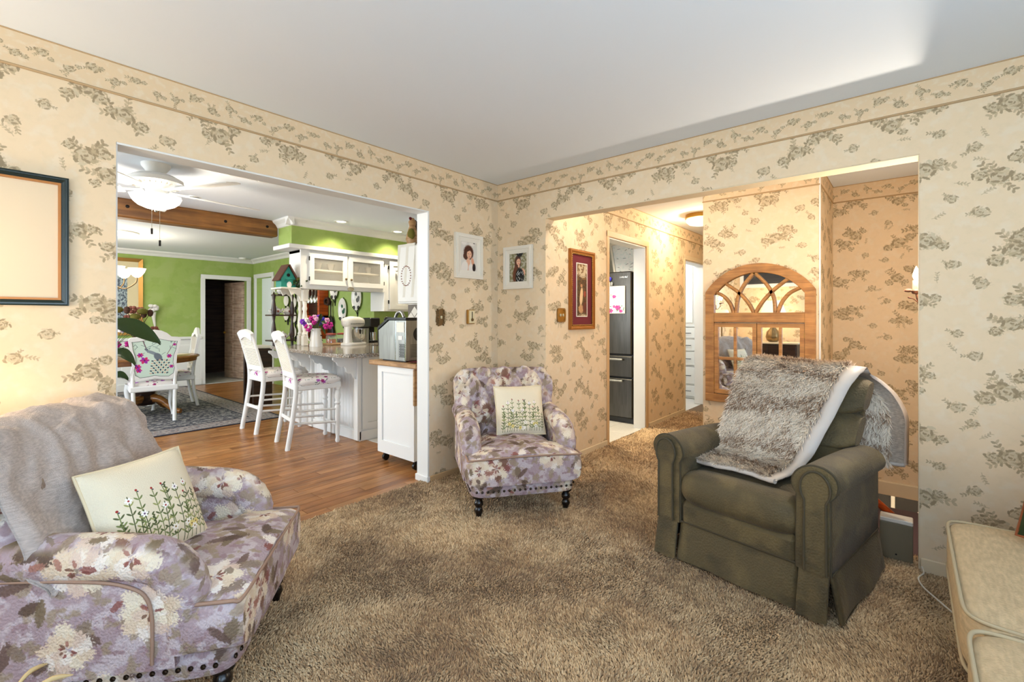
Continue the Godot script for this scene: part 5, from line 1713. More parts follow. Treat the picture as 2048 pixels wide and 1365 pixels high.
	lamp_light(t, Vector3(0, -0.14, 0), 1.2, Color(0.95, 0.98, 1.0), 0.12)
	# stairs: handrails and landing
	var rail := MB.new()
	t = thing("stair_railing", "orange stained stair handrail with spindles going down", "railing", Vector3(4.85, 0, 0))
	part(t, "handrail", MB.new().tube([Vector3(0, -0.02, -0.46), Vector3(0, -0.52, 0.115)], 0.028, 10), M.orange_wood)
	part(t, "lower_rail", MB.new().tube([Vector3(0, -0.17, -0.46), Vector3(0, -0.67, 0.115)], 0.020, 8), M.orange_wood)
	for k in 6: part(t, "spindle", MB.new().tube([Vector3(0, -0.04 - k * 0.087 - 0.0, -0.44 + k * 0.1), Vector3(0, -0.22 - k * 0.087, -0.44 + k * 0.1)], 0.010, 6), M.orange_wood)
	t = thing("newel_post", "orange stained newel post with ball top at the stairs", "post", Vector3(5.6, -1.5, 0.11))
	part(t, "post", MB.new().box(Vector3(0, 0.45, 0), Vector3(0.09, 0.9, 0.09), 0.006), M.orange_wood)
	part(t, "ball", MB.new().ball(Vector3(0, 0.96, 0), Vector3(0.06, 0.06, 0.06), 14), M.red_lid)
	for k in 7:
		t = thing("stair_tread", "mauve carpeted stair tread with pale nosing, in the stairwell", "stair tread", Vector3(3.42 + k * 0.24, -0.10 - 0.035 * k, -0.20), 0, "stair treads")
		part(t, "tread", MB.new().box(Vector3(0, -0.02, 0), Vector3(0.24, 0.04, 0.60), 0.004), M.stair_carpet)
		part(t, "nosing", MB.new().box(Vector3(-0.10, 0.003, 0), Vector3(0.035, 0.02, 0.60), 0.004), M.off_white)
	t = thing("lower_cabinet", "dark glazed cabinet with white mullions on the lower level", "cabinet", Vector3(7.6, -1.5, -0.35), ON_RIGHT)
	part(t, "body", MB.new().box(Vector3(0, 0.68, -0.1), Vector3(1.2, 1.36, 0.3), 0.005), M.slate_shade)
	for k in 4: part(t, "mullion", MB.new().box(Vector3(-0.6 + k * 0.4, 0.68, 0.06), Vector3(0.04, 1.36, 0.03), 0.004), M.white_paint)
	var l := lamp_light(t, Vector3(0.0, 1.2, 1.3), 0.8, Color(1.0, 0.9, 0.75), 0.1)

func behind_camera() -> void:
	# what the arched mirror shows: dresser with gourd lamp, photo, wall calendar, shade on the window
	var t := thing("dresser", "dark topped wooden dresser reflected in the arched mirror", "dresser", Vector3(-1.62, 0, -2.05), PI / 2)
	part(t, "body", MB.new().box(Vector3(0, 0.40, 0), Vector3(0.95, 0.72, 0.42), 0.006), M.dark_wood)
	part(t, "top", MB.new().box(Vector3(0, 0.775, 0.01), Vector3(1.0, 0.03, 0.46), 0.006), M.cream_trim)
	for k in 4:
		part(t, "leg", MB.new().box(Vector3(0.43 * (1 if k % 2 else -1), 0.03, 0.17 * (1 if k < 2 else -1)), Vector3(0.05, 0.06, 0.05), 0.004), M.dark_wood)
		var dw := part(t, "drawer", MB.new().box(Vector3(-0.235 + 0.47 * (k % 2), 0.62 - 0.26 * int(k / 2.0), 0.212), Vector3(0.44, 0.22, 0.02), 0.004), M.dark_wood)
		part(dw, "knob", MB.new().ball(Vector3(-0.235 + 0.47 * (k % 2), 0.62 - 0.26 * int(k / 2.0), 0.235), Vector3(0.018, 0.012, 0.014), 10), M.iron)
	t = thing("gourd_lamp", "ribbed gold double gourd lamp on the dresser", "lamp", Vector3(-1.58, 0.79, -2.0))
	var g := MB.new()
	var lps := []
	for q in [[0.0, 0.06], [0.03, 0.105], [0.10, 0.125], [0.20, 0.105], [0.27, 0.045], [0.31, 0.065], [0.37, 0.075], [0.43, 0.055], [0.48, 0.022], [0.54, 0.016]]:
		var lp := PackedVector3Array()
		for k in 36: lp.append(Vector3(cos(TAU * k / 36), 0, sin(TAU * k / 36)) * q[1] * (1.0 + 0.05 * cos(k * TAU / 36 * 9)) + Vector3(0, q[0], 0))
		lps.append(lp)
	part(t, "base", g.loft(lps), M.gourd_gold)
	part(t, "lamp_shade", MB.new().lathe([Vector2(0.22, 0.56), Vector2(0.14, 0.80), Vector2(0.138, 0.80), Vector2(0.217, 0.56)], 28), M.lamp_shade_cloth)
	part(t, "bulb", MB.new().ball(Vector3(0, 0.64, 0), Vector3(0.03, 0.04, 0.03), 10), M.bulb_glow)
	lamp_light(t, Vector3(0, 0.64, 0), 0.35, Color(1.0, 0.86, 0.66), 0.06)
	t = thing("slate_panel", "dark slate grey panel in a white frame above the dresser", "wall panel", Vector3(-1.90, 2.08, -2.05), PI / 2)
	for k in 5: part(t, "fold", MB.new().box(Vector3(0, 0.11 - k * 0.055, 0.012 + 0.003 * k), Vector3(1.10, 0.06, 0.02), 0.006), M.slate_shade)
	part(t, "frame", MB.new().ring(rect(-0.62, -0.21, 0.62, 0.21), rect(-0.55, -0.14, 0.55, 0.14), 0.002, 0.03), M.white_trim)
	t = thing("table_photo", "small photo in a silver easel frame on the dresser", "photo frame", Vector3(-1.52, 0.79, -2.27), PI / 2 - 0.2)
	part(t, "frame", MB.new().ring(rect(-0.08, 0, 0.08, 0.2), rect(-0.06, 0.02, 0.06, 0.18), 0, 0.012), M.chrome)
	part(t, "photo", MB.new().panel(-0.062, 0.018, 0.062, 0.182, 0.004), M.photo_b)

# ---------------------------------------------------------------- dining room
func back_outline(k: float) -> PackedVector2Array:    # curved back of the white dining chairs, inset by k
	var half := [Vector2(0.0, 0.530), Vector2(0.09, 0.515), Vector2(0.17, 0.510), Vector2(0.215, 0.545), Vector2(0.225, 0.61), Vector2(0.210, 0.68), Vector2(0.215, 0.80), Vector2(0.238, 0.92), Vector2(0.248, 1.0), Vector2(0.225, 1.025), Vector2(0.16, 1.03), Vector2(0.115, 1.075), Vector2(0.06, 1.105), Vector2(0.0, 1.115)]
	var out := PackedVector2Array()
	for i in half.size(): out.append(half[i])
	for i in range(half.size() - 2, 0, -1): out.append(Vector2(-half[i].x, half[i].y))
	if k > 0.0:
		var c := Vector2(0, 0.80)
		for i in out.size():
			var d := out[i] - c
			out[i] = c + Vector2(d.x - signf(d.x) * minf(k, absf(d.x)), d.y - signf(d.y) * minf(k * 1.15, absf(d.y)) if out[i].y < 1.0 else (1.0 + 0.022 * cos(out[i].x * 14.0)) - c.y)
	return out

func dining_chair(label: String, at: Vector3, turn: float, cane: bool) -> void:
	var t := thing("dining_chair", label, "chair", at, turn)
	var wm: Material = M.white_paint
	var lean := Transform3D(Basis(Vector3.RIGHT, -0.14), Vector3(0, 0.0, -0.145))
	part(t, "back_frame", MB.new().ring(back_outline(0.0), back_outline(0.032), -0.018, 0.018, -9.0, lean), wm)
	if cane:
		var cn := MB.new()
		for k in 26: cn.box(lean * Vector3(0, 0.595 + k * 0.0145, 0), Vector3(0.37, 0.008, 0.006), 0.0)
		for k in 12: cn.box(lean * Vector3(-0.165 + k * 0.03, 0.78, 0), Vector3(0.005, 0.40, 0.004), 0.0, Transform3D.IDENTITY)
		part(t, "cane_panel", cn, M.off_white)
	else:
		part(t, "back_panel", MB.new().prism(back_outline(0.028), -0.010, 0.010, lean), M.chair_print)
		var rim := []
		for v in back_outline(0.032): rim.append(lean * Vector3(v.x, v.y, -0.014))
		rim.append(rim[0])
		part(t, "gimp", MB.new().tube(rim, 0.004, 5, false), M.slate_shade)
	for s in [-1.0, 1.0]:
		part(t, "leg", MB.new().tube(smoothed([Vector3(s * 0.19, 0.0, -0.275), Vector3(s * 0.195, 0.2, -0.235), Vector3(s * 0.20, 0.42, -0.215), Vector3(s * 0.20, 0.60, -0.23)], 4), 0.021, 8), wm)
		part(t, "leg", MB.new().tube(smoothed([Vector3(s * 0.235, 0.0, 0.235), Vector3(s * 0.228, 0.03, 0.235), Vector3(s * 0.205, 0.16, 0.215), Vector3(s * 0.225, 0.33, 0.22), Vector3(s * 0.215, 0.43, 0.205)], 4), [0.026, 0.027, 0.022, 0.018, 0.017, 0.016, 0.017, 0.019, 0.023, 0.027, 0.031, 0.034, 0.036, 0.037, 0.037, 0.036, 0.035], 10), wm)
	part(t, "seat_rail", MB.new().box(Vector3(0, 0.405, -0.01), Vector3(0.47, 0.07, 0.46), 0.012), wm)
	var sl := []
	for k in [[0.43, 0.96], [0.455, 1.0], [0.478, 0.96], [0.492, 0.75], [0.496, 0.4]]:
		var lp := PackedVector3Array()
		for v in sloop(0.235 * k[1], 0.225 * k[1], 0.4, 24): lp.append(Vector3(v.x, k[0], v.y + 0.015))
		sl.append(lp)
	part(t, "seat_cushion", MB.new().loft(sl), M.cushion_print)

func flower(mb: MB, p: Vector3, r: float, n := 5) -> void:
	for k in n:
		var a := TAU * k / n
		mb.ball(p + Vector3(cos(a) * r * 0.55, sin(a) * r * 0.55, sin(a * 2.0) * r * 0.2), Vector3(r * 0.5, r * 0.45, r * 0.3), 7)

func big_leaf(a: Vector3, b: Vector3, w: float, sag: float) -> MB:
	var rows := []
	var d := (b - a)
	var side := d.cross(Vector3(0.35, 0.25, 0.9)).normalized()
	for i in 13:
		var q := i / 12.0
		var c := a.lerp(b, q) + Vector3(0, sag * sin(q * PI), 0)
		var hw := w * pow(sin(PI * clampf(q * 0.93 + 0.05, 0, 1)), 0.8) * 0.5
		rows.append(PackedVector3Array([c - side * hw, c - side * hw * 0.5 - Vector3(0, 0.006, 0), c - Vector3(0, 0.016, 0), c + side * hw * 0.5 - Vector3(0, 0.006, 0), c + side * hw]))
	return MB.new().loft(rows, false, false)

func dining_room() -> void:
	# beam
	var t := thing("ceiling_beam", "stained pine ceiling beam with dark knots in dining room", "beam", Vector3(0, 0, -5.97))
	part(t, "beam", MB.new().box(Vector3(0.305, 2.345, 0), Vector3(4.40, 0.19, 0.17), 0.012), M.beam_wood)
	for x in [1.06, 1.93, 2.38]: part(t, "knot", MB.new().ball(Vector3(x, 2.345 - 0.02 * sin(x * 5), 0.086), Vector3(0.017, 0.017, 0.006), 10), M.iron)
	# ceiling fan
	t = thing("ceiling_fan", "white five blade ceiling fan with lit frosted bowl", "ceiling fan", Vector3(0.967, CEIL, -4.415))
	var wm: Material = M.white_paint
	part(t, "canopy", MB.new().lathe([Vector2(0.095, 0), Vector2(0.092, -0.02), Vector2(0.062, -0.06), Vector2(0.05, -0.075), Vector2(0.0, -0.075)], 24), wm)
	part(t, "motor", MB.new().lathe([Vector2(0.06, -0.07), Vector2(0.12, -0.085), Vector2(0.175, -0.115), Vector2(0.178, -0.145), Vector2(0.165, -0.155), Vector2(0.12, -0.175), Vector2(0.07, -0.185), Vector2(0.06, -0.235), Vector2(0.075, -0.25), Vector2(0.0, -0.25)], 32), wm)
	var vents := MB.new()
	for k in 28: vents.box(Vector3(0.135, -0.166, 0), Vector3(0.05, 0.010, 0.006), 0.001, Transform3D(Basis(Vector3.UP, TAU * k / 28), Vector3.ZERO))
	part(t, "vent_fin", vents, M.off_white)
	for k in 5:
		var xf := Transform3D(Basis(Vector3.UP, deg_to_rad(5.6 + 72.0 * k)), Vector3(0, -0.205, 0))
		var ol := PackedVector2Array([Vector2(0.21, -0.050), Vector2(0.40, -0.066), Vector2(0.68, -0.075), Vector2(0.76, -0.062), Vector2(0.785, 0.0), Vector2(0.76, 0.062), Vector2(0.68, 0.075), Vector2(0.40, 0.066), Vector2(0.21, 0.050)])
		var b := part(t, "blade", MB.new().prism(ol, -0.004, 0.004, xf * Transform3D(Basis(Vector3.RIGHT, PI / 2 + 0.18), Vector3.ZERO)), wm)
		part(b, "bracket", MB.new().box(Vector3(0.16, 0.004, 0), Vector3(0.16, 0.012, 0.035), 0.003, xf).prism(sloop(0.05, 0.045, 0.9, 16), -0.012, -0.003, xf * Transform3D(Basis(Vector3.RIGHT, PI / 2), Vector3(0.26, 0, 0))), wm)
	var bowl := []
	for q in [[-0.245, 0.165], [-0.262, 0.158], [-0.285, 0.148], [-0.315, 0.115], [-0.34, 0.06], [-0.348, 0.008]]:
		var lp := PackedVector3Array()
		for k in 40: lp.append(Vector3(cos(TAU * k / 40), 0, sin(TAU * k / 40)) * q[1] * (1.0 + 0.035 * cos(TAU * k / 40 * 10)) + Vector3(0, q[0], 0))
		bowl.append(lp)
	part(t, "light_bowl", MB.new().loft(bowl), M.bowl_glow)
	part(t, "finial", MB.new().ball(Vector3(0, -0.355, 0), Vector3(0.012, 0.012, 0.012), 8), M.chrome)
	for q in [[-0.03, -0.50], [0.02, -0.585]]:
		var pc := part(t, "pull_chain", MB.new().tube([Vector3(q[0], -0.35, 0.02), Vector3(q[0], q[1], 0.02)], 0.0015, 5), M.chrome)
		part(pc, "pull", MB.new().box(Vector3(q[0], q[1] - 0.02, 0.02), Vector3(0.013, 0.045, 0.013), 0.002), M.iron)
	lamp_light(t, Vector3(0, -0.29, 0), 1.5, Color(1.0, 0.95, 0.88), 0.12)
	# rug
	t = thing("area_rug", "grey and charcoal patterned rug with navy binding under dining table", "rug", Vector3(1.02, 0, -8.05))
	part(t, "binding", MB.new().box(Vector3(0, 0.004, 0), Vector3(3.26, 0.008, 4.02), 0.002), M.rug_binding)
	part(t, "border", MB.new().box(Vector3(0, 0.0055, 0), Vector3(3.20, 0.009, 3.96), 0.002), M.rug_border)
	part(t, "inner_band", MB.new().box(Vector3(0, 0.0065, 0), Vector3(2.66, 0.009, 3.42), 0.001), M.rug_binding)
	part(t, "field", MB.new().box(Vector3(0, 0.0075, 0), Vector3(2.62, 0.009, 3.38), 0.001), M.rug_field)
	# table
	t = thing("dining_table", "oval oak dining table with carved dark pedestals", "table", Vector3(1.12, 0.012, -7.56))
	var tl := []
	for q in [[0.665, 0.93], [0.675, 0.965], [0.715, 0.97], [0.722, 0.995], [0.738, 1.0], [0.748, 0.985], [0.752, 0.9]]:
		var lp := PackedVector3Array()
		for k in 48:
			var a := TAU * k / 48
			lp.append(Vector3((cos(a) * 0.52 + signf(cos(a)) * pow(absf(cos(a)), 0.35) * 0.50) * q[1], q[0], sin(a) * 0.53 * q[1]))
		tl.append(lp)
	part(t, "table_top", MB.new().loft(tl), M.table_wood)
	for x in [-0.45, 0.42]:
		var pd := part(t, "pedestal", MB.new().lathe([Vector2(0.10, 0.12), Vector2(0.13, 0.18), Vector2(0.10, 0.24), Vector2(0.14, 0.36), Vector2(0.12, 0.46), Vector2(0.08, 0.52), Vector2(0.13, 0.60), Vector2(0.15, 0.67)], 20, Transform3D(Basis(), Vector3(x, 0, 0))), M.dark_wood)
		for k in 4:
			var d := Vector3(cos(k * PI / 2 + 0.78), 0, sin(k * PI / 2 + 0.78))
			part(pd, "foot", MB.new().tube(smoothed([Vector3(x, 0.20, 0) + d * 0.08, Vector3(x, 0.18, 0) + d * 0.20, Vector3(x, 0.05, 0) + d * 0.36, Vector3(x, 0.03, 0) + d * 0.44], 4), [0.06, 0.058, 0.055, 0.05, 0.047, 0.044, 0.042, 0.04, 0.037, 0.035, 0.033, 0.032, 0.03], 8), M.table_wood)
	solo("paper_sheet", "white paper lying at the end of dining table", "paper", MB.new().box(Vector3(0, 0.001, 0), Vector3(0.30, 0.002, 0.22), 0.0), M.off_white, Vector3(1.86, 0.764, -7.58), 0.3)
	dining_chair("white carved dining chair with bird and flower print on back", Vector3(1.516, 0.012, -7.086), deg_to_rad(173.0), false)
	dining_chair("white cane back dining chair at the end of oval table", Vector3(1.93, 0.012, -7.96), deg_to_rad(-97.0), true)
	# centrepieces
	t = thing("dried_arrangement", "dried arrangement of pods and roses on the dining table", "flower arrangement", Vector3(1.46, 0.764, -7.62))
	part(t, "urn", MB.new().lathe([Vector2(0, 0), Vector2(0.08, 0), Vector2(0.03, 0.04), Vector2(0.10, 0.16), Vector2(0.085, 0.20), Vector2(0, 0.20)], 18), M.old_brass)
	for k in 16:
		var a := k * 2.4
		var rr := 0.05 + 0.012 * k
		var p := Vector3(cos(a) * rr, 0.30 + 0.30 * absf(sin(k * 1.7)), sin(a) * rr)
		part(t, "stem", MB.new().tube([Vector3(0, 0.18, 0), p * Vector3(0.6, 0.8, 0.6), p], 0.004, 5), M.dried_brown)
		if k % 3 == 0: part(t, "pod", MB.new().ball(p, Vector3(0.06, 0.042, 0.045), 10), M.moss)
		elif k % 3 == 1:
			var fm := MB.new()
			flower(fm, p, 0.055, 6)
			part(t, "dried_rose", fm, M.dried_rose)
		else: part(t, "seed_head", MB.new().ball(p, Vector3(0.035, 0.05, 0.035), 8), M.dried_brown)
	t = thing("orchid_pot", "potted orchid with magenta and white blooms on dining table", "potted plant", Vector3(1.18, 0.764, -7.38))
	part(t, "pot", MB.new().lathe([Vector2(0, 0), Vector2(0.06, 0), Vector2(0.08, 0.12), Vector2(0.07, 0.12), Vector2(0, 0.1)], 16), M.porcelain)
	for k in 10:
		var p := Vector3(-0.05 + 0.035 * k, 0.16 + 0.22 * absf(sin(k * 2.1)), 0.06 * cos(k * 1.3))
		part(t, "stem", MB.new().tube([Vector3(0, 0.1, 0), p], 0.003, 5), M.stem_green)
		var fm := MB.new()
		flower(fm, p, 0.045)
		part(t, "bloom", fm, [M.petal_magenta, M.petal_white, M.petal_purple][k % 3])
	t = thing("floor_plant", "tall floor plant with broad dark green leaves behind wallpapered wall", "potted plant", Vector3(0.60, 0, -3.72))
	part(t, "pot", MB.new().lathe([Vector2(0, 0), Vector2(0.12, 0), Vector2(0.16, 0.28), Vector2(0.145, 0.28), Vector2(0, 0.24)], 20), M.porcelain)
	for q in [[Vector3(-0.02, 1.24, 0.0), Vector3(0.225, 1.10, 0.06), 0.115, 0.03], [Vector3(-0.02, 1.06, 0.05), Vector3(0.085, 0.98, 0.12), 0.07, 0.03], [Vector3(-0.02, 0.9, 0.0), Vector3(0.06, 0.89, 0.08), 0.05, 0.02], [Vector3(0.0, 0.62, 0.0), Vector3(0.13, 0.55, 0.05), 0.11, 0.03], [Vector3(0.0, 0.5, 0.0), Vector3(0.12, 0.34, 0.05), 0.12, 0.04], [Vector3(-0.02, 1.2, 0), Vector3(-0.3, 1.3, 0.1), 0.18, 0.06], [Vector3(0, 1.0, 0), Vector3(-0.1, 1.2, -0.3), 0.16, 0.06]]:
		part(t, "stem", MB.new().tube(smoothed([Vector3(0, 0.24, 0), Vector3(q[0].x * 0.5, q[0].y * 0.6, 0.01), q[0]], 4), 0.007, 6), M.stem_green)
		part(t, "leaf", big_leaf(q[0], q[1], q[2], q[3]), M.leaf_green)
	# chandelier
	t = thing("chandelier", "chandelier with upturned frosted glass shades over dining table", "chandelier", Vector3(1.33, CEIL, -8.3))
	part(t, "medallion", MB.new().lathe([Vector2(0, 0), Vector2(0.30, 0), Vector2(0.29, -0.02), Vector2(0.20, -0.015), Vector2(0.12, -0.04), Vector2(0.05, -0.06), Vector2(0, -0.06)], 32), wm)
	part(t, "stem", MB.new().tube([Vector3(0, -0.05, 0), Vector3(0, -0.75, 0)], 0.010, 8), M.old_brass)
	part(t, "hub", MB.new().lathe([Vector2(0, -0.80), Vector2(0.03, -0.78), Vector2(0.05, -0.72), Vector2(0.02, -0.66), Vector2(0, -0.64)], 16), M.old_brass)
	for k in 5:
		var a := TAU * k / 5 + 0.35
		var d := Vector3(cos(a), 0, sin(a))
		part(t, "arm", MB.new().tube(smoothed([Vector3(0, -0.72, 0), Vector3(0, -0.78, 0) + d * 0.13, Vector3(0, -0.70, 0) + d * 0.25, Vector3(0, -0.62, 0) + d * 0.27], 5), 0.008, 6), M.old_brass)
		part(t, "glass_shade", MB.new().lathe([Vector2(0.02, -0.62), Vector2(0.05, -0.60), Vector2(0.085, -0.545), Vector2(0.105, -0.49), Vector2(0.10, -0.49), Vector2(0.045, -0.59)], 20, Transform3D(Basis(), d * 0.27)), M.bowl_glow)
	lamp_light(t, Vector3(0, -0.42, 0), 1.2, Color(1.0, 0.93, 0.82), 0.25)
	# far wall: framed landscape, wall vase, door leaf, smoke alarm
	t = thing("gilt_landscape", "large gilt framed grey blue landscape on the green wall", "picture", Vector3(1.56, 1.62, -10.19))
	part(t, "frame", MB.new().ring(rect(-0.48, -0.66, 0.48, 0.66), rect(-0.42, -0.60, 0.42, 0.60), 0, 0.04, 0.025), M.gilt)
	part(t, "liner", MB.new().ring(rect(-0.42, -0.60, 0.42, 0.60), rect(-0.27, -0.45, 0.27, 0.45), 0, 0.02), M.ivory)
	part(t, "picture", MB.new().panel(-0.272, -0.452, 0.272, 0.452, 0.008), M.landscape)
	t = thing("wall_vase", "white antler wall vase holding a pale flower on green wall", "wall vase", Vector3(2.19, 1.10, -10.17))
	part(t, "vase", MB.new().tube(smoothed([Vector3(0.02, 0, 0.02), Vector3(0, 0.14, 0.03), Vector3(-0.01, 0.26, 0.05)], 5), [0.012, 0.014, 0.018, 0.02, 0.022, 0.025, 0.028, 0.03, 0.034, 0.038, 0.04], 10), M.porcelain)
	var pf := MB.new()
	for k in 14: pf.ball(Vector3(-0.01 + cos(k * 2.4) * 0.045, 0.33 + sin(k * 1.9) * 0.04, 0.06 + sin(k * 2.4) * 0.03), Vector3(0.035, 0.03, 0.03), 7)
	part(t, "bloom", pf, M.petal_white)
	t = thing("panel_door", "six panel stained door standing open to the dark den", "door", Vector3(3.745, 0, -10.30), PI + 1.373)
	t.rotation.y = atan2(0.7, -0.14)
	part(t, "leaf", MB.new().box(Vector3(0.36, 1.0, 0), Vector3(0.72, 1.98, 0.035), 0.003), M.door_wood)
	for s in [-1.0, 1.0]:
		for cx in [0.20, 0.52]:
			for q in [[1.74, 0.26], [1.18, 0.68], [0.44, 0.58]]:
				part(t, "door_panel", MB.new().box(Vector3(cx, q[0], s * 0.017), Vector3(0.23, q[1], 0.014), 0.006), M.door_wood)
		part(t, "knob", MB.new().ball(Vector3(0.66, 0.95, s * 0.05), Vector3(0.028, 0.028, 0.028), 12), M.brass)
	solo("smoke_alarm", "white round smoke alarm on the dining ceiling", "smoke alarm", MB.new().lathe([Vector2(0, 0), Vector2(0.07, 0), Vector2(0.065, -0.035), Vector2(0, -0.04)], 20), wm, Vector3(3.58, CEIL, -10.0))
	solo("ceiling_vent", "narrow white ceiling vent beyond the dining opening", "vent", MB.new().box(Vector3.ZERO, Vector3(0.30, 0.012, 0.10), 0.004).box(Vector3(0, -0.008, 0), Vector3(0.005, 0.006, 0.09), 0).box(Vector3(0.07, -0.008, 0), Vector3(0.005, 0.006, 0.09), 0), wm, Vector3(1.57, CEIL - 0.006, -4.20))
	# den blinds: a bright sill seen through the right doorway
	t = thing("sunroom_shelf", "white shelf unit below the bright window beyond dining room", "shelf", Vector3(6.1, 0, -9.75))
	part(t, "body", MB.new().box(Vector3(0, 0.4, 0), Vector3(0.4, 0.8, 0.8), 0.01), wm)
	part(t, "top", MB.new().box(Vector3(0, 0.815, 0), Vector3(0.44, 0.03, 0.84), 0.006), M.off_white)

# ---------------------------------------------------------------- kitchen
func stool(label: String, at: Vector3, turn: float) -> void:
	var t := thing("counter_stool", label, "bar stool", at, turn)
	var wm: Material = M.white_paint
	# back posts run down into splayed rear legs
	for s in [-1.0, 1.0]:
		var pts := smoothed([Vector3(s * 0.205, 0.0, -0.285), Vector3(s * 0.198, 0.30, -0.235), Vector3(s * 0.195, 0.60, -0.205), Vector3(s * 0.198, 0.85, -0.255), Vector3(s * 0.185, 1.06, -0.315)], 4)
		var lp := []
		for i in pts.size():
			var p: Vector3 = pts[i]
			var hwid := 0.02 - 0.008 * smoothstep(0.6, 0.75, p.y)
			lp.append(PackedVector3Array([p + Vector3(-hwid, 0, -hwid), p + Vector3(hwid, 0, -hwid), p + Vector3(hwid, 0, hwid * 0.8), p + Vector3(-hwid, 0, hwid * 0.8)]))
		part(t, "leg", MB.new().loft(lp), wm)
		part(t, "leg", MB.new().lathe([Vector2(0, 0), Vector2(0.017, 0), Vector2(0.024, 0.02), Vector2(0.016, 0.05), Vector2(0.022, 0.10), Vector2(0.024, 0.30), Vector2(0.028, 0.36), Vector2(0.020, 0.38), Vector2(0.030, 0.40), Vector2(0.020, 0.42), Vector2(0.032, 0.47), Vector2(0.026, 0.52), Vector2(0.018, 0.53), Vector2(0.026, 0.55), Vector2(0.026, 0.60)], 14, Transform3D(Basis(), Vector3(s * 0.19, 0, 0.19))), wm)
		part(t, "stretcher", MB.new().tube([Vector3(s * 0.195, 0.24, -0.24), Vector3(s * 0.19, 0.21, 0.19)], [0.013, 0.012], 8), wm)
		part(t, "stretcher", MB.new().tube([Vector3(s * 0.195, 0.36, -0.225), Vector3(s * 0.19, 0.34, 0.19)], [0.011, 0.011], 8), wm)
	part(t, "stretcher", MB.new().box(Vector3(0, 0.27, -0.238), Vector3(0.37, 0.035, 0.018), 0.003), wm)
	part(t, "stretcher", MB.new().tube([Vector3(-0.19, 0.17, 0.19), Vector3(0, 0.17, 0.19), Vector3(0.19, 0.17, 0.19)], [0.011, 0.017, 0.011], 8), wm)
	# crest and lower rail of the back, cane between
	var crest := PackedVector2Array()
	for k in 17:
		var u := -1.0 + k / 8.0
		crest.append(Vector2(u * 0.20, 0.045 + 0.045 * pow(cos(u * PI / 2), 0.8)))
	crest.append(Vector2(0.18, -0.02))
	for k in 9:
		var u := 1.0 - k / 4.0
		crest.append(Vector2(u * 0.165, -0.035 + 0.040 * cos(u * PI / 2)))
	crest.append(Vector2(-0.18, -0.02))
	var lean := Transform3D(Basis(Vector3.RIGHT, -0.27), Vector3(0, 1.045, -0.312))
	part(t, "crest_rail", MB.new().prism(crest, -0.017, 0.017, lean), wm)
	part(t, "lower_rail", MB.new().box(Vector3(0, 0.70, -0.220), Vector3(0.36, 0.05, 0.03), 0.004), wm)
	var cn := MB.new()
	for k in 27:
		var q := k / 26.0
		cn.box(Vector3(0, lerpf(0.73, 1.085, q), lerpf(-0.230, -0.322, q)), Vector3(0.375 - 0.02 * q, 0.0085, 0.005), 0.0)
	for k in 13:
		var x := -0.162 + k * 0.027
		cn.tube([Vector3(x, 0.72, -0.2275), Vector3(x, 1.07, -0.318)], 0.002, 4, false)
	part(t, "cane_panel", cn, M.off_white)
	part(t, "seat_rail", MB.new().box(Vector3(0, 0.585, 0.0), Vector3(0.43, 0.06, 0.44), 0.008), wm)
	var sl := []
	for k in [[0.60, 0.97], [0.615, 1.02], [0.64, 1.03], [0.66, 0.98], [0.675, 0.8], [0.68, 0.4]]:
		var lp := PackedVector3Array()
		for v in sloop(0.222 * k[1], 0.222 * k[1], 0.35, 28): lp.append(Vector3(v.x, k[0] - 0.012 * sin(v.x * 30.0 + v.y * 24.0) * (1.0 if k[0] < 0.64 else 0.2), v.y + 0.01))
		sl.append(lp)
	part(t, "seat_cushion", MB.new().loft(sl), M.cushion_print)

func mesh_door(t: Node3D, x0: float, y0: float, x1: float, y1: float, z: float, knob_x: float, wm: Material) -> void:
	var d := part(t, "door", MB.new().ring(rect(x0, y0, x1, y1), rect(x0 + 0.055, y0 + 0.06, x1 - 0.055, y1 - 0.06), z, z + 0.022), wm)
	var wire := MB.new()
	var ix0 := x0 + 0.055
	var ix1 := x1 - 0.055
	var iy0 := y0 + 0.06
	var iy1 := y1 - 0.06
	var stp := 0.020
	var w := ix1 - ix0
	var h := iy1 - iy0
	var n := int((w + h) / stp)
	for k in n:
		var c := k * stp
		var a := Vector2(minf(c, w), maxf(0.0, c - w))
		var b := Vector2(maxf(0.0, c - h), minf(c, h))
		wire.tube([Vector3(ix0 + a.x, iy0 + a.y, z + 0.01), Vector3(ix0 + b.x, iy0 + b.y, z + 0.01)], 0.0012, 4, false)
		wire.tube([Vector3(ix1 - a.x, iy0 + a.y, z + 0.012), Vector3(ix1 - b.x, iy0 + b.y, z + 0.012)], 0.0012, 4, false)
	part(d, "wire_mesh", wire, M.off_white)
	part(d, "knob", MB.new().ball(Vector3(knob_x, y0 + 0.09, z + 0.035), Vector3(0.014, 0.016, 0.014), 10), M.old_brass)
	var hx := x0 - 0.006 if knob_x > (x0 + x1) / 2 else x1 + 0.006
	part(d, "hinge", MB.new().box(Vector3(hx, y0 + 0.07, z + 0.018), Vector3(0.012, 0.05, 0.012), 0.002).box(Vector3(hx, y1 - 0.07, z + 0.018), Vector3(0.012, 0.05, 0.012), 0.002), M.iron)

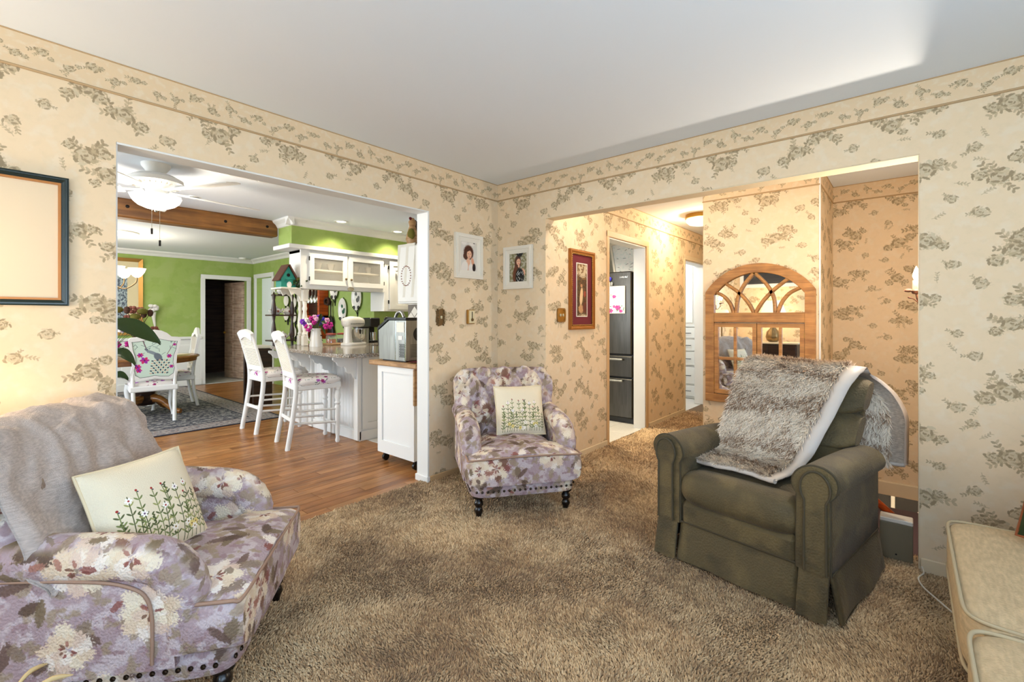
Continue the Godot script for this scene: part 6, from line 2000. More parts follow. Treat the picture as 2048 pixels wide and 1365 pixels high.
func kitchen() -> void:
	var wm: Material = M.white_paint
	# peninsula
	var t := thing("peninsula", "white panelled kitchen peninsula with scroll brackets under granite", "kitchen island", Vector3(2.60, 0, -4.24))
	part(t, "body", MB.new().bb(Vector3(0.03, 0.0, -1.64), Vector3(0.60, 0.885, -0.03), 0.003), wm)
	part(t, "base_board", MB.new().bb(Vector3(0.015, 0.0, -1.65), Vector3(0.62, 0.10, -0.015), 0.004), wm)
	for z in [-0.03, -0.50, -1.0, -1.5]:
		part(t, "pilaster", MB.new().box(Vector3(0.015, 0.44, z - 0.02), Vector3(0.045, 0.86, 0.07), 0.004), wm)
		# scroll bracket under the overhang
		var br := PackedVector2Array([Vector2(0.0, 0.87), Vector2(-0.25, 0.87), Vector2(-0.25, 0.845), Vector2(-0.215, 0.82), Vector2(-0.20, 0.79), Vector2(-0.17, 0.775), Vector2(-0.135, 0.78), Vector2(-0.115, 0.755), Vector2(-0.11, 0.72), Vector2(-0.08, 0.70), Vector2(-0.05, 0.70), Vector2(-0.03, 0.66), Vector2(0.0, 0.63)])
		part(t, "bracket", MB.new().prism(br, -0.012, 0.012, Transform3D(Basis(), Vector3(-0.005, 0, z - 0.02))), wm)
	var bead := MB.new()
	for k in 26: bead.box(Vector3(0.030, 0.50, -0.08 - k * 0.058), Vector3(0.008, 0.76, 0.048), 0.003)
	part(t, "beadboard", bead, wm)
	part(t, "end_panel", MB.new().ring(rect(0.05, 0.12, 0.58, 0.85), rect(0.11, 0.18, 0.52, 0.79), -0.03, -0.012), wm)
	# granite top
	var gp := PackedVector2Array()
	var ctrl := [Vector2(3.20, -3.92), Vector2(2.80, -3.91), Vector2(2.50, -3.92), Vector2(2.34, -3.98), Vector2(2.275, -4.10), Vector2(2.27, -4.40), Vector2(2.30, -4.80), Vector2(2.345, -5.20), Vector2(2.37, -5.5), Vector2(2.40, -5.85), Vector2(2.62, -6.0), Vector2(3.84, -6.0), Vector2(3.84, -5.2), Vector2(3.30, -5.18), Vector2(3.20, -5.0)]
	for v in ctrl: gp.append(v)
	var top := MB.new().prism(gp, -0.92, -0.885, Transform3D(Basis(Vector3.RIGHT, PI / 2), Vector3.ZERO))
	solo("granite_countertop", "curved grey brown granite countertop of the peninsula", "countertop", top, M.granite)
	t = thing("base_cabinet", "white kitchen base cabinet under granite near plate wall", "cabinet", Vector3(3.5, 0, -5.6))
	part(t, "body", MB.new().bb(Vector3(-0.28, 0, -0.36), Vector3(0.34, 0.885, 0.30), 0.004), wm)
	part(t, "door", MB.new().bb(Vector3(-0.25, 0.12, 0.30), Vector3(0.30, 0.84, 0.32), 0.004), wm)
	stool("white cane back counter stool beside the open end of peninsula", Vector3(2.315, 0, -4.64), deg_to_rad(80.0))
	stool("white cane back counter stool standing partly on the rug edge", Vector3(2.345, 0, -5.57), deg_to_rad(89.0))
	# hanging cabinets, ledge and green soffit
	struct("soffit_kitchen", MB.new().bb(Vector3(2.513, 2.13, -5.885), Vector3(4.6, CEIL, -5.54)), M.green_paint)
	var crown := PackedVector2Array([Vector2(0, 0), Vector2(0.0, -0.09), Vector2(0.015, -0.085), Vector2(0.035, -0.05), Vector2(0.07, -0.02), Vector2(0.075, 0)])
	struct("trim_15", MB.new().prism(crown, -4.6, -2.44, Transform3D(Basis(Vector3(0, 0, 1), Vector3(0, 1, 0), Vector3(-1, 0, 0)), Vector3(0, CEIL, -5.54))).prism(crown, 5.465, 5.90, Transform3D(Basis(Vector3(-1, 0, 0), Vector3(0, 1, 0), Vector3(0, 0, -1)), Vector3(2.513, CEIL, 0))), wm)
	struct("trim_16", MB.new().bb(Vector3(2.46, 2.08, -5.92), Vector3(4.6, 2.13, -5.49), 0.006), wm)
	t = thing("hanging_cabinet", "white hanging cabinet with two wire mesh doors over peninsula", "cabinet", Vector3(3.24, 1.62, -5.71))
	var cb := MB.new()
	cb.bb(Vector3(-0.60, 0.0, -0.17), Vector3(0.54, 0.03, 0.165)).bb(Vector3(-0.60, 0.43, -0.17), Vector3(0.54, 0.46, 0.165)).bb(Vector3(-0.60, 0, -0.17), Vector3(-0.57, 0.46, 0.165)).bb(Vector3(0.51, 0, -0.17), Vector3(0.54, 0.46, 0.165)).bb(Vector3(-0.60, 0, -0.175), Vector3(0.54, 0.46, -0.165))
	part(t, "body", cb, wm)
	part(t, "face_frame", MB.new().bb(Vector3(-0.62, -0.005, 0.150), Vector3(-0.50, 0.46, 0.172), 0.002).bb(Vector3(-0.03, 0.0, 0.150), Vector3(0.012, 0.46, 0.171), 0.002).bb(Vector3(-0.60, -0.01, 0.150), Vector3(0.56, 0.045, 0.1715), 0.002).bb(Vector3(0.515, 0, 0.150), Vector3(0.56, 0.46, 0.172), 0.002), wm)
	mesh_door(t, -0.515, 0.045, -0.022, 0.430, 0.172, -0.045, wm)
	mesh_door(t, 0.005, 0.040, 0.525, 0.432, 0.172, 0.03, wm)
	part(t, "shelf", MB.new().bb(Vector3(-0.57, 0.22, -0.16), Vector3(0.51, 0.24, 0.14), 0.002), M.off_white)
	for q in [[-0.40, 0.03, 0.07], [-0.25, 0.03, 0.06], [-0.12, 0.03, 0.05], [0.12, 0.03, 0.07], [0.33, 0.03, 0.08], [-0.33, 0.24, 0.06], [-0.15, 0.24, 0.05], [0.2, 0.24, 0.06], [0.4, 0.24, 0.05]]:
		solo("stored_bowl", "pale bowl stored behind the wire mesh cabinet doors", "bowl", MB.new().lathe([Vector2(0, 0), Vector2(q[2] * 0.5, 0), Vector2(q[2], 0.09), Vector2(q[2] * 0.93, 0.09), Vector2(q[2] * 0.45, 0.012), Vector2(0, 0.012)], 16), M.porcelain, Vector3(3.24 + q[0], 1.62 + q[1], -5.70), 0, "bowls behind wire mesh")
	solo("glass_ornament", "clear oval glass ornament hanging from the mesh cabinet", "ornament", MB.new().prism(sloop(0.045, 0.026, 1.0), 0, 0.008), M.chrome, Vector3(3.26, 1.63, -5.512))
	t = thing("corner_cabinet", "white corner wall cabinet with panelled door and black hinges", "cabinet", Vector3(4.06, 1.35, -5.70))
	part(t, "body", MB.new().bb(Vector3(-0.275, 0, -0.17), Vector3(0.42, 0.73, 0.16), 0.003), wm)
	var dd := part(t, "door", MB.new().bb(Vector3(-0.20, 0.03, 0.16), Vector3(0.36, 0.70, 0.18), 0.004).ring(rect(-0.20, 0.03, 0.36, 0.70), rect(-0.14, 0.09, 0.30, 0.64), 0.17, 0.190), wm)
	part(dd, "hinge", MB.new().box(Vector3(-0.21, 0.13, 0.175), Vector3(0.014, 0.05, 0.014), 0.002).box(Vector3(-0.21, 0.61, 0.175), Vector3(0.014, 0.05, 0.014), 0.002), M.iron)
	part(dd, "knob", MB.new().ball(Vector3(-0.10, 0.57, 0.21), Vector3(0.02, 0.016, 0.016), 10), M.chrome)
	t = thing("towel_cabinet", "white wall cabinet beside dining opening with towel on door", "cabinet", Vector3(3.56, 1.42, -4.15), ON_RIGHT)
	part(t, "body", MB.new().bb(Vector3(-0.33, 0, 0.0), Vector3(0.50, 0.66, 0.31), 0.003), wm)
	part(t, "door", MB.new().bb(Vector3(-0.31, 0.02, 0.31), Vector3(0.10, 0.64, 0.33), 0.004), wm)
	t = thing("dish_towel", "pale linen dish towel embroidered with a wreath, on cabinet door", "towel", Vector3(3.245, 1.49, -4.30), ON_RIGHT)
	var tw := []
	for j in 9:
		var row := PackedVector3Array()
		for i in 13: row.append(Vector3(-0.16 + 0.32 * i / 12.0, 0.60 - 0.075 * j, 0.012 + 0.006 * sin(i * 1.1 + j * 0.4)))
		for i in 13: row.append(Vector3(0.16 - 0.32 * i / 12.0, 0.60 - 0.075 * j, 0.006 + 0.006 * sin((12 - i) * 1.1 + j * 0.4)))
		tw.append(row)
	part(t, "cloth", MB.new().loft(tw), M.towel)
	var wr := MB.new()
	for k in 22:
		var a := TAU * k / 22
		wr.ball(Vector3(cos(a) * 0.085, 0.24 + sin(a) * 0.11, 0.021), Vector3(0.010, 0.006, 0.003), 6)
	part(t, "embroidered_wreath", wr, M.dried_rose)
	t = thing("rooster_figure", "carved wooden rooster figure on top of the towel cabinet", "figurine", Vector3(3.36, 2.082, -4.36), 0.3)
	part(t, "body", MB.new().lathe([Vector2(0, 0), Vector2(0.05, 0), Vector2(0.075, 0.08), Vector2(0.055, 0.17), Vector2(0.035, 0.23), Vector2(0.045, 0.28), Vector2(0.02, 0.325), Vector2(0, 0.33)], 16), M.butcher_wood)
	part(t, "wing", MB.new().ball(Vector3(-0.05, 0.13, 0.02), Vector3(0.03, 0.07, 0.05), 10), M.moss)
	part(t, "comb", MB.new().ball(Vector3(-0.035, 0.315, 0.0), Vector3(0.028, 0.02, 0.012), 8), M.mat_burgundy)
	part(t, "tail", MB.new().ball(Vector3(0.06, 0.17, 0), Vector3(0.035, 0.15, 0.05), 10), M.dark_wood)
	# backsplash tiles set as diamonds below the towel cabinet
	var bs := struct("backsplash_kitchen", MB.new().bb(Vector3(3.572, 0.92, -4.72), Vector3(3.581, 1.42, -3.4)), M.grout)
	var tile := MB.new().box(Vector3.ZERO, Vector3(0.006, 0.092, 0.092), 0.002).mesh()
	for i in 7:
		for j in 6:
			var o := part(bs, "wall_tile", tile, M.tile if (i + j) % 3 else M.steel, Vector3(3.571, 0.98 + j * 0.0707, -4.66 + i * 0.1414 + (0.0707 if j % 2 else 0.0)))
			o.rotation.x = PI / 4
	# recessed lights; the one by the refrigerator is added to brighten that side
	for p in [Vector3(3.01, CEIL, -5.30), Vector3(3.86, CEIL, -5.33), Vector3(4.55, CEIL, -3.0)]:
		var where: String = "white recessed can light in front of the mesh door cabinet" if p.x < 3.5 else ("white recessed can light above the corner wall cabinet" if p.x < 4.2 else "added recessed can light near the refrigerator, out of view")
		t = thing("recessed_light", where, "recessed light", p, 0, "recessed kitchen lights")
		part(t, "trim_ring", MB.new().lathe([Vector2(0.055, -0.001), Vector2(0.085, -0.001), Vector2(0.082, -0.008), Vector2(0.056, -0.006)], 24), wm)
		part(t, "lens", MB.new().lathe([Vector2(0, -0.004), Vector2(0.056, -0.004)], 24), M.can_glow)
		var sp := SpotLight3D.new()
		sp.name = "light"
		sp.position = Vector3(0, -0.02, 0)
		sp.rotation.x = -PI / 2
		sp.spot_angle = 62.0
		sp.light_energy = 1.6 if p.z < -4.0 else 6.0
		sp.light_color = Color(1.0, 0.94, 0.82)
		sp.light_size = 0.05
		sp.spot_range = 8.0
		sp.spot_attenuation = 2.0
		sp.shadow_enabled = true
		t.add_child(sp)
	kitchen_cart()
	counter_things()

func kitchen_cart() -> void:
	var t := thing("kitchen_cart", "white rolling kitchen cart with butcher block top at dining opening", "cart", Vector3(2.39, 0, -3.31))
	var wm: Material = M.white_paint
	# local x points away from the viewer's side panel
	part(t, "body", MB.new().bb(Vector3(0.0, 0.085, -0.265), Vector3(0.42, 0.845, 0.245), 0.004), wm)
	part(t, "side_frame", MB.new().ring(rect(-0.265, 0.085, 0.245, 0.845), rect(-0.205, 0.19, 0.195, 0.79), 0, 0.012, -9.0, Transform3D(Basis(Vector3(0, 0, 1), Vector3(0, 1, 0), Vector3(-1, 0, 0)), Vector3(0, 0, 0))), wm)
	part(t, "top", MB.new().bb(Vector3(-0.035, 0.845, -0.375), Vector3(0.46, 0.885, 0.30), 0.006), M.butcher_wood)
	part(t, "drop_leaf", MB.new().bb(Vector3(-0.03, 0.545, 0.252), Vector3(0.44, 0.840, 0.275), 0.005), M.butcher_wood)
	for x in [0.04, 0.38]:
		for z in [-0.22, 0.20]:
			var c := part(t, "caster", MB.new().lathe([Vector2(0, -0.012), Vector2(0.03, -0.012), Vector2(0.03, 0.012), Vector2(0, 0.012)], 16, Transform3D(Basis(Vector3.RIGHT, PI / 2), Vector3(x, 0.032, z))), M.black_plastic)
			part(c, "fork", MB.new().box(Vector3(x, 0.065, z), Vector3(0.03, 0.04, 0.036), 0.004), M.iron)
	# ice maker
	t = thing("ice_maker", "brushed steel countertop ice maker with sloped black lid", "ice maker", Vector3(2.40, 0.885, -3.39))
	var prof := PackedVector2Array([Vector2(-0.195, 0.012), Vector2(-0.205, 0.265), Vector2(-0.045, 0.352), Vector2(0.19, 0.352), Vector2(0.19, 0.012)])
	var side := Transform3D(Basis(Vector3(0, 0, 1), Vector3(0, 1, 0), Vector3(-1, 0, 0)), Vector3.ZERO)
	part(t, "body", MB.new().prism(prof, -0.32, 0.0, side), M.steel)
	part(t, "corner_strip", MB.new().box(Vector3(-0.001, 0.182, 0.185), Vector3(0.008, 0.335, 0.014), 0.002).box(Vector3(-0.001, 0.182, 0.045), Vector3(0.006, 0.335, 0.006), 0.001), M.chrome)
	part(t, "lid", MB.new().prism(PackedVector2Array([Vector2(-0.212, 0.268), Vector2(-0.05, 0.358), Vector2(0.198, 0.358), Vector2(0.198, 0.376), Vector2(-0.055, 0.378), Vector2(-0.215, 0.285)]), -0.328, 0.008, side), M.black_plastic)
	part(t, "lid_handle", MB.new().tube(smoothed([Vector3(0.10, 0.345, -0.11), Vector3(0.10, 0.415, -0.07), Vector3(0.10, 0.425, -0.01), Vector3(0.10, 0.378, 0.03)], 5), 0.014, 8), M.steel)
	part(t, "label_sheet", MB.new().box(Vector3(-0.002, 0.295, 0.115), Vector3(0.003, 0.085, 0.105), 0.0), M.off_white)
	part(t, "label_sheet", MB.new().box(Vector3(-0.002, 0.205, 0.115), Vector3(0.003, 0.035, 0.055), 0.0), M.petal_white)
	var hol := MB.new()
	for i in 7:
		for j in 11: hol.box(Vector3(-0.0015, 0.045 + j * 0.0105, 0.105 + i * 0.011 + (0.005 if j % 2 else 0.0)), Vector3(0.002, 0.006, 0.006), 0.0)
	for i in 12:
		for j in 9: hol.box(Vector3(0.05 + i * 0.012, 0.045 + j * 0.0125, 0.1915), Vector3(0.006, 0.006, 0.002), 0.0)
	part(t, "vent_holes", hol, M.black_plastic)
	part(t, "fan_grille", MB.new().lathe([Vector2(0, 0), Vector2(0.062, 0), Vector2(0.062, 0.004), Vector2(0.05, 0.006), Vector2(0, 0.006)], 24, Transform3D(Basis(Vector3.RIGHT, PI / 2), Vector3(0.14, 0.235, 0.19))), M.black_plastic)
	part(t, "foot", MB.new().bb(Vector3(0.02, 0, -0.17), Vector3(0.05, 0.014, 0.16)).bb(Vector3(0.26, 0, -0.17), Vector3(0.29, 0.014, 0.16)), M.black_plastic)
	solo("lace_doily", "crumpled burgundy lace doily beside ice maker on the cart", "doily", MB.new().loft(doily_rows(), false, false), M.mat_burgundy, Vector3(2.48, 0.886, -3.12))

func doily_rows() -> Array:
	var rows := []
	for j in 5:
		var row := PackedVector3Array()
		for i in 24:
			var a := TAU * i / 23.0
			var r := 0.012 + 0.014 * j
			row.append(Vector3(cos(a) * r * 1.5, 0.004 + 0.006 * absf(sin(i * 1.7 + j)), sin(a) * r))
		rows.append(row)
	return rows

func oval_plate(label: String, y: float, z: float, r: Vector2, art: Material) -> void:
	var t := thing("wall_plate", label, "plate", Vector3(3.85, y, z), ON_RIGHT)
	var xf := Transform3D(Basis(Vector3.RIGHT, PI / 2), Vector3(0, 0, 0.012))
	part(t, "plate", MB.new().lathe([Vector2(0, 0.004), Vector2(r.x * 0.62, 0.004), Vector2(r.x * 0.7, 0.012), Vector2(r.x, 0.022), Vector2(r.x * 0.98, 0.014), Vector2(r.x * 0.6, -0.004), Vector2(0, -0.004)], 28, xf, r.y / r.x), M.porcelain)
	var m := MB.new()
	for k in 7: m.ball(Vector3(cos(k * 2.4) * r.x * 0.28, sin(k * 2.0) * r.y * 0.32, 0.018), Vector3(r.x * 0.2, r.y * 0.15, 0.003), 8)
	part(t, "painting", m, art)
	var h := MB.new()
	for s in [-1.0, 1.0]:
		var pts := []
		for k in 16:
			var a := k * 0.5
			pts.append(Vector3(s * (r.x * 0.45 + cos(a) * 0.03 * (1.0 - k / 22.0)), -r.y * 0.80 + sin(a) * 0.03 * (1.0 - k / 22.0), 0.036))
		h.tube(pts, 0.006, 6)
		h.tube([Vector3(s * r.x * 0.45, -r.y * 0.85, 0.036), Vector3(s * 0.02, -r.y * 1.1, 0.02), Vector3(0, -r.y * 1.35, 0.012)], 0.006, 6)
	h.tube([Vector3(0, r.y * 1.05, 0.008), Vector3(0, -r.y * 1.6, 0.010)], 0.007, 6)
	part(t, "iron_hanger", h, M.iron)

func counter_things() -> void:
	var Y := 0.92
	var wm: Material = M.off_white
	# turned posts that carry the hanging cabinet
	for q in [[2.74, -5.80], [2.70, -5.60]]:
		solo("turned_post", "white turned post on counter " + ("beside the whatnot shelf" if q[1] < -5.7 else "beside the flower pitcher"), "post", MB.new().box(Vector3(0, 0.06, 0), Vector3(0.062, 0.12, 0.062), 0.004).lathe([Vector2(0.026, 0.12), Vector2(0.034, 0.14), Vector2(0.022, 0.17), Vector2(0.034, 0.25), Vector2(0.03, 0.33), Vector2(0.02, 0.42), Vector2(0.030, 0.45), Vector2(0.022, 0.48), Vector2(0.028, 0.55)], 16).box(Vector3(0, 0.62, 0), Vector3(0.062, 0.155, 0.062), 0.004), wm, Vector3(q[0], Y, q[1]), 0, "turned posts on the counter")
	# pitcher with flowers
	var t := thing("flower_pitcher", "tall white enamel pitcher with printed bird", "pitcher", Vector3(2.72, Y, -5.36))
	part(t, "jug", MB.new().lathe([Vector2(0, 0), Vector2(0.075, 0), Vector2(0.075, 0.01), Vector2(0.065, 0.10), Vector2(0.052, 0.19), Vector2(0.056, 0.215), Vector2(0.050, 0.215), Vector2(0.046, 0.19)], 24), M.porcelain)
	part(t, "handle", MB.new().tube(smoothed([Vector3(-0.052, 0.19, 0), Vector3(-0.10, 0.18, 0), Vector3(-0.10, 0.10, 0), Vector3(-0.066, 0.06, 0)], 5), 0.007, 8), M.porcelain)
	part(t, "bird_print", MB.new().ball(Vector3(0.035, 0.13, 0.052), Vector3(0.022, 0.008, 0.003), 8).ball(Vector3(0.05, 0.07, 0.045), Vector3(0.015, 0.006, 0.004), 8), M.dried_brown)
	t = thing("bouquet", "bouquet of purple, magenta and blue flowers in the pitcher", "flowers", Vector3(2.72, Y + 0.20, -5.36))
	for k in 26:
		var a := k * 2.4
		var r := 0.035 + 0.0045 * k
		var p := Vector3(cos(a) * r, 0.15 - 0.0035 * k + 0.035 * sin(k * 3.1), sin(a) * r * 0.8)
		part(t, "stem", MB.new().tube([Vector3(0, -0.06, 0), p], 0.0025, 5), M.stem_green)
		if k % 4 == 3:
			part(t, "leaf", big_leaf(p * 0.6, p * 1.25 + Vector3(0, 0.01, 0.02), 0.05, 0.01), M.leaf_green)
		else:
			var fm := MB.new()
			flower(fm, p, 0.030 if k < 20 else 0.038, 6)
			part(t, "bloom", fm, [M.petal_purple, M.petal_blue, M.petal_pink, M.petal_magenta, M.petal_white][(k * 7) % 5])
	for s in [[-0.125, 0.02], [0.135, 0.045]]:
		var fm := MB.new()
		for k in 12: fm.ball(Vector3(s[0] + cos(k * 2.4) * 0.028, s[1] + sin(k * 1.7) * 0.03, 0.06 + 0.012 * cos(k * 1.1)), Vector3(0.018, 0.018, 0.016), 6)
		part(t, "bloom", fm, M.petal_magenta)
	part(t, "leaf", big_leaf(Vector3(0.03, 0.10, 0.06), Vector3(0.10, 0.02, 0.09), 0.07, 0.02), M.leaf_green)
	part(t, "leaf", big_leaf(Vector3(0.02, 0.06, 0.07), Vector3(0.06, -0.05, 0.10), 0.06, 0.02), M.leaf_mid)
	# tray with jars
	solo("wood_tray", "pale wooden tray under the lidded jars on counter", "tray", MB.new().box(Vector3(0, 0.012, 0), Vector3(0.34, 0.024, 0.20), 0.005), M.butcher_wood, Vector3(3.06, Y, -5.50), 0.2)
	for q in [["glass jar of honey coloured sugar on the wooden tray", 2.985, 0.062, M.honey], ["glass jar of coffee beans on the wooden tray", 3.14, 0.055, M.coffee_beans]]:
		t = thing("lidded_jar", q[0], "jar", Vector3(q[1], Y + 0.024, -5.50 - (q[1] - 2.985) * 0.2))
		part(t, "contents", MB.new().lathe([Vector2(0, 0.004), Vector2(q[2] * 0.93, 0.004), Vector2(q[2] * 0.93, 0.05), Vector2(0, 0.05)], 20), q[3])
		part(t, "jar", MB.new().lathe([Vector2(0, 0), Vector2(q[2], 0), Vector2(q[2], 0.085), Vector2(q[2] * 0.85, 0.10)], 20), M.glass)
		part(t, "lid", MB.new().lathe([Vector2(q[2] * 0.85, 0.10), Vector2(q[2] * 0.98, 0.102), Vector2(q[2] * 0.98, 0.118), Vector2(q[2] * 0.3, 0.125), Vector2(0, 0.126)], 20), M.red_lid)
	# stand mixer
	t = thing("stand_mixer", "white stand mixer with steel bowl on the granite counter", "mixer", Vector3(3.16, Y, -5.27), 0.35)
	part(t, "base", MB.new().loft(slab(0.17, 0.105, 0.0, 0.035)), M.porcelain)
	part(t, "column", MB.new().loft([oval3(-0.11, 0.03, 0.05, 0.055), oval3(-0.11, 0.16, 0.04, 0.045), oval3(-0.10, 0.24, 0.05, 0.05)]), M.porcelain)
	part(t, "head", MB.new().loft([vloop(-0.17, 0.285, 0.02, 0.025), vloop(-0.16, 0.285, 0.055, 0.06), vloop(-0.06, 0.29, 0.07, 0.072), vloop(0.08, 0.285, 0.068, 0.068), vloop(0.15, 0.28, 0.055, 0.05), vloop(0.17, 0.28, 0.02, 0.02)]), M.porcelain)
	part(t, "band", MB.new().box(Vector3(0, 0.265, 0.0), Vector3(0.26, 0.014, 0.142), 0.003), M.steel)
	part(t, "mixing_bowl", MB.new().lathe([Vector2(0.04, 0.035), Vector2(0.05, 0.045), Vector2(0.09, 0.08), Vector2(0.108, 0.14), Vector2(0.112, 0.195), Vector2(0.106, 0.195), Vector2(0.10, 0.14), Vector2(0.03, 0.06)], 28, Transform3D(Basis(), Vector3(0.06, 0, 0))), M.chrome)
	# canister, coffee maker, kettle
	t = thing("steel_canister", "brushed steel canister with dark rim beside stand mixer", "canister", Vector3(3.47, Y, -5.60))
	part(t, "body", MB.new().lathe([Vector2(0, 0), Vector2(0.10, 0), Vector2(0.10, 0.20), Vector2(0, 0.20)], 28), M.steel)
	part(t, "lid", MB.new().lathe([Vector2(0.104, 0.20), Vector2(0.104, 0.218), Vector2(0.03, 0.222), Vector2(0, 0.222)], 28), M.iron)
	t = thing("coffee_maker", "black drip coffee maker with steel cup near plate wall", "coffee maker", Vector3(3.66, Y, -5.66))
	part(t, "tower", MB.new().bb(Vector3(-0.07, 0, -0.10), Vector3(0.07, 0.30, -0.02), 0.01), M.black_plastic)
	part(t, "top", MB.new().bb(Vector3(-0.08, 0.21, -0.10), Vector3(0.08, 0.34, 0.10), 0.012), M.black_plastic)
	part(t, "base", MB.new().bb(Vector3(-0.08, 0, -0.10), Vector3(0.08, 0.03, 0.11), 0.006), M.black_plastic)
	part(t, "cup", MB.new().lathe([Vector2(0, 0.03), Vector2(0.038, 0.03), Vector2(0.042, 0.14), Vector2(0.036, 0.14), Vector2(0.03, 0.04)], 18, Transform3D(Basis(), Vector3(0, 0, 0.05))), M.chrome)
	t = thing("air_fryer", "black air fryer with round handle behind the ice maker", "air fryer", Vector3(3.30, Y, -4.75))
	part(t, "body", MB.new().lathe([Vector2(0, 0), Vector2(0.11, 0), Vector2(0.125, 0.12), Vector2(0.115, 0.24), Vector2(0.06, 0.29), Vector2(0, 0.295)], 26), M.black_plastic)
	part(t, "handle", MB.new().tube(smoothed([Vector3(-0.06, 0.28, 0.02), Vector3(-0.05, 0.335, 0.02), Vector3(0.03, 0.335, 0.02), Vector3(0.05, 0.285, 0.02)], 5), 0.010, 8), M.black_plastic)
	# plates, nest and wine rack on the green wall
	oval_plate("oval wall plate with bird painting, upper one of its iron rack", 1.72, -6.95, Vector2(0.12, 0.17), M.plate_ink)
	oval_plate("oval wall plate with green tree painting above the stand mixer", 1.385, -6.70, Vector2(0.12, 0.18), M.plate_green)
	oval_plate("oval wall plate with grey leaf sprigs above coffee maker", 1.56, -6.30, Vector2(0.135, 0.19), M.plate_ink)
	t = thing("bird_nest", "twig bird nest hanging on the green kitchen wall", "nest", Vector3(3.83, 1.52, -7.08))
	for k in 22:
		var pts := []
		for j in 8:
			var a := j * 0.9 + k * 1.3
			var rr := 0.055 + 0.03 * rng.randf()
			pts.append(Vector3(-0.05 + sin(k * 1.1) * 0.02, cos(a) * rr * 0.8, sin(a) * rr))
		part(t, "twig", MB.new().tube(pts, 0.005, 4), M.dried_brown)
	t = thing("bottle_cabinet", "dark red brown wood bottle cabinet on the green wall", "cabinet", Vector3(3.84, 0.92, -7.50), ON_RIGHT)
	part(t, "frame", MB.new().bb(Vector3(-0.34, 0, 0), Vector3(-0.29, 1.0, 0.16), 0.004).bb(Vector3(0.29, 0, 0), Vector3(0.34, 1.0, 0.16), 0.004).bb(Vector3(-0.34, 0.96, 0), Vector3(0.34, 1.0, 0.16), 0.004).bb(Vector3(-0.34, 0.34, 0), Vector3(0.34, 0.38, 0.16), 0.004), M.orange_wood)
	part(t, "back_board", MB.new().bb(Vector3(-0.30, 0.0, 0), Vector3(0.30, 0.98, 0.015)), M.dark_wood)
	for k in 5:
		solo("wine_glass", "stemmed glass hanging in the dark wood bottle cabinet", "glass", MB.new().lathe([Vector2(0.03, 0), Vector2(0.04, 0.07), Vector2(0.02, 0.12), Vector2(0.005, 0.14), Vector2(0.005, 0.22), Vector2(0.035, 0.225)], 14), M.chrome, Vector3(3.74, 1.50, -7.72 + k * 0.11), 0, "stemmed glasses in bottle cabinet")
	solo("black_violin_plaque", "dark violin shaped plaque on the green wall above mixer", "wall plaque", MB.new().lathe([Vector2(0, 0), Vector2(0.09, 0.04), Vector2(0.10, 0.10), Vector2(0.06, 0.18), Vector2(0.08, 0.25), Vector2(0.05, 0.32), Vector2(0.018, 0.36), Vector2(0.016, 0.52), Vector2(0.03, 0.58), Vector2(0, 0.60)], 18, Transform3D(Basis.from_scale(Vector3(0.3, 1, 1)), Vector3.ZERO)), M.iron, Vector3(3.81, 0.94, -7.03))
	# birdhouse on its bracket shelf
	t = thing("bracket_shelf", "white scalloped bracket shelf at the end of hanging cabinet", "shelf", Vector3(2.52, 1.60, -5.72))
	part(t, "shelf", MB.new().bb(Vector3(-0.12, 0.0, -0.12), Vector3(0.12, 0.02, 0.16), 0.004), wm)
	var sb := PackedVector2Array([Vector2(-0.02, 0.0), Vector2(0.12, 0.0), Vector2(0.12, -0.14), Vector2(0.10, -0.08), Vector2(0.05, -0.05), Vector2(0.01, -0.07)])
	for z in [-0.10, 0.13]: part(t, "bracket", MB.new().prism(sb, z, z + 0.018), wm)
	t = thing("birdhouse", "teal birdhouse with steep brown roof on white bracket shelf", "birdhouse", Vector3(2.50, 1.62, -5.66))
	part(t, "front", MB.new().prism(PackedVector2Array([Vector2(-0.085, 0), Vector2(-0.085, 0.10), Vector2(0, 0.25), Vector2(0.085, 0.10), Vector2(0.085, 0)]), -0.07, 0.07), M.teal_paint)
	for s in [-1.0, 1.0]: part(t, "roof", MB.new().box(Vector3(s * 0.062, 0.172, 0.0), Vector3(0.016, 0.225, 0.18), 0.003, Transform3D(Basis(Vector3.BACK, 0.0), Vector3.ZERO) * Transform3D(Basis(), Vector3(s * 0.062, 0.172, 0)) * Transform3D(Basis(Vector3.BACK, s * 0.52), Vector3.ZERO) * Transform3D(Basis(), Vector3(-s * 0.062, -0.172, 0))), M.roof_brown)
	part(t, "hole", MB.new().lathe([Vector2(0, 0), Vector2(0.02, 0), Vector2(0.02, 0.004), Vector2(0, 0.004)], 14, Transform3D(Basis(Vector3.RIGHT, PI / 2), Vector3(0, 0.145, 0.068))), M.iron)
	part(t, "perch", MB.new().tube([Vector3(-0.035, 0.095, 0.075), Vector3(0.04, 0.10, 0.09)], 0.006, 6), M.teal_paint)
	part(t, "mailbox_opening", MB.new().ball(Vector3(0.01, 0.03, 0.07), Vector3(0.03, 0.04, 0.006), 10), M.petal_white)
	t = thing("vine_wreath", "greenery garland with a yellow bird on bracket shelf", "garland", Vector3(2.62, 1.62, -5.58))
	for k in 14: part(t, "leaf", big_leaf(Vector3(-0.08 + k * 0.012, 0.03 + 0.02 * sin(k), 0), Vector3(-0.06 + k * 0.014, 0.05 + 0.05 * sin(k * 2.0), 0.06 * cos(k * 1.3)), 0.03, 0.01), M.leaf_green)
	part(t, "yellow_bird", MB.new().ball(Vector3(0.0, 0.10, 0.0), Vector3(0.035, 0.025, 0.02), 10), M.moss)
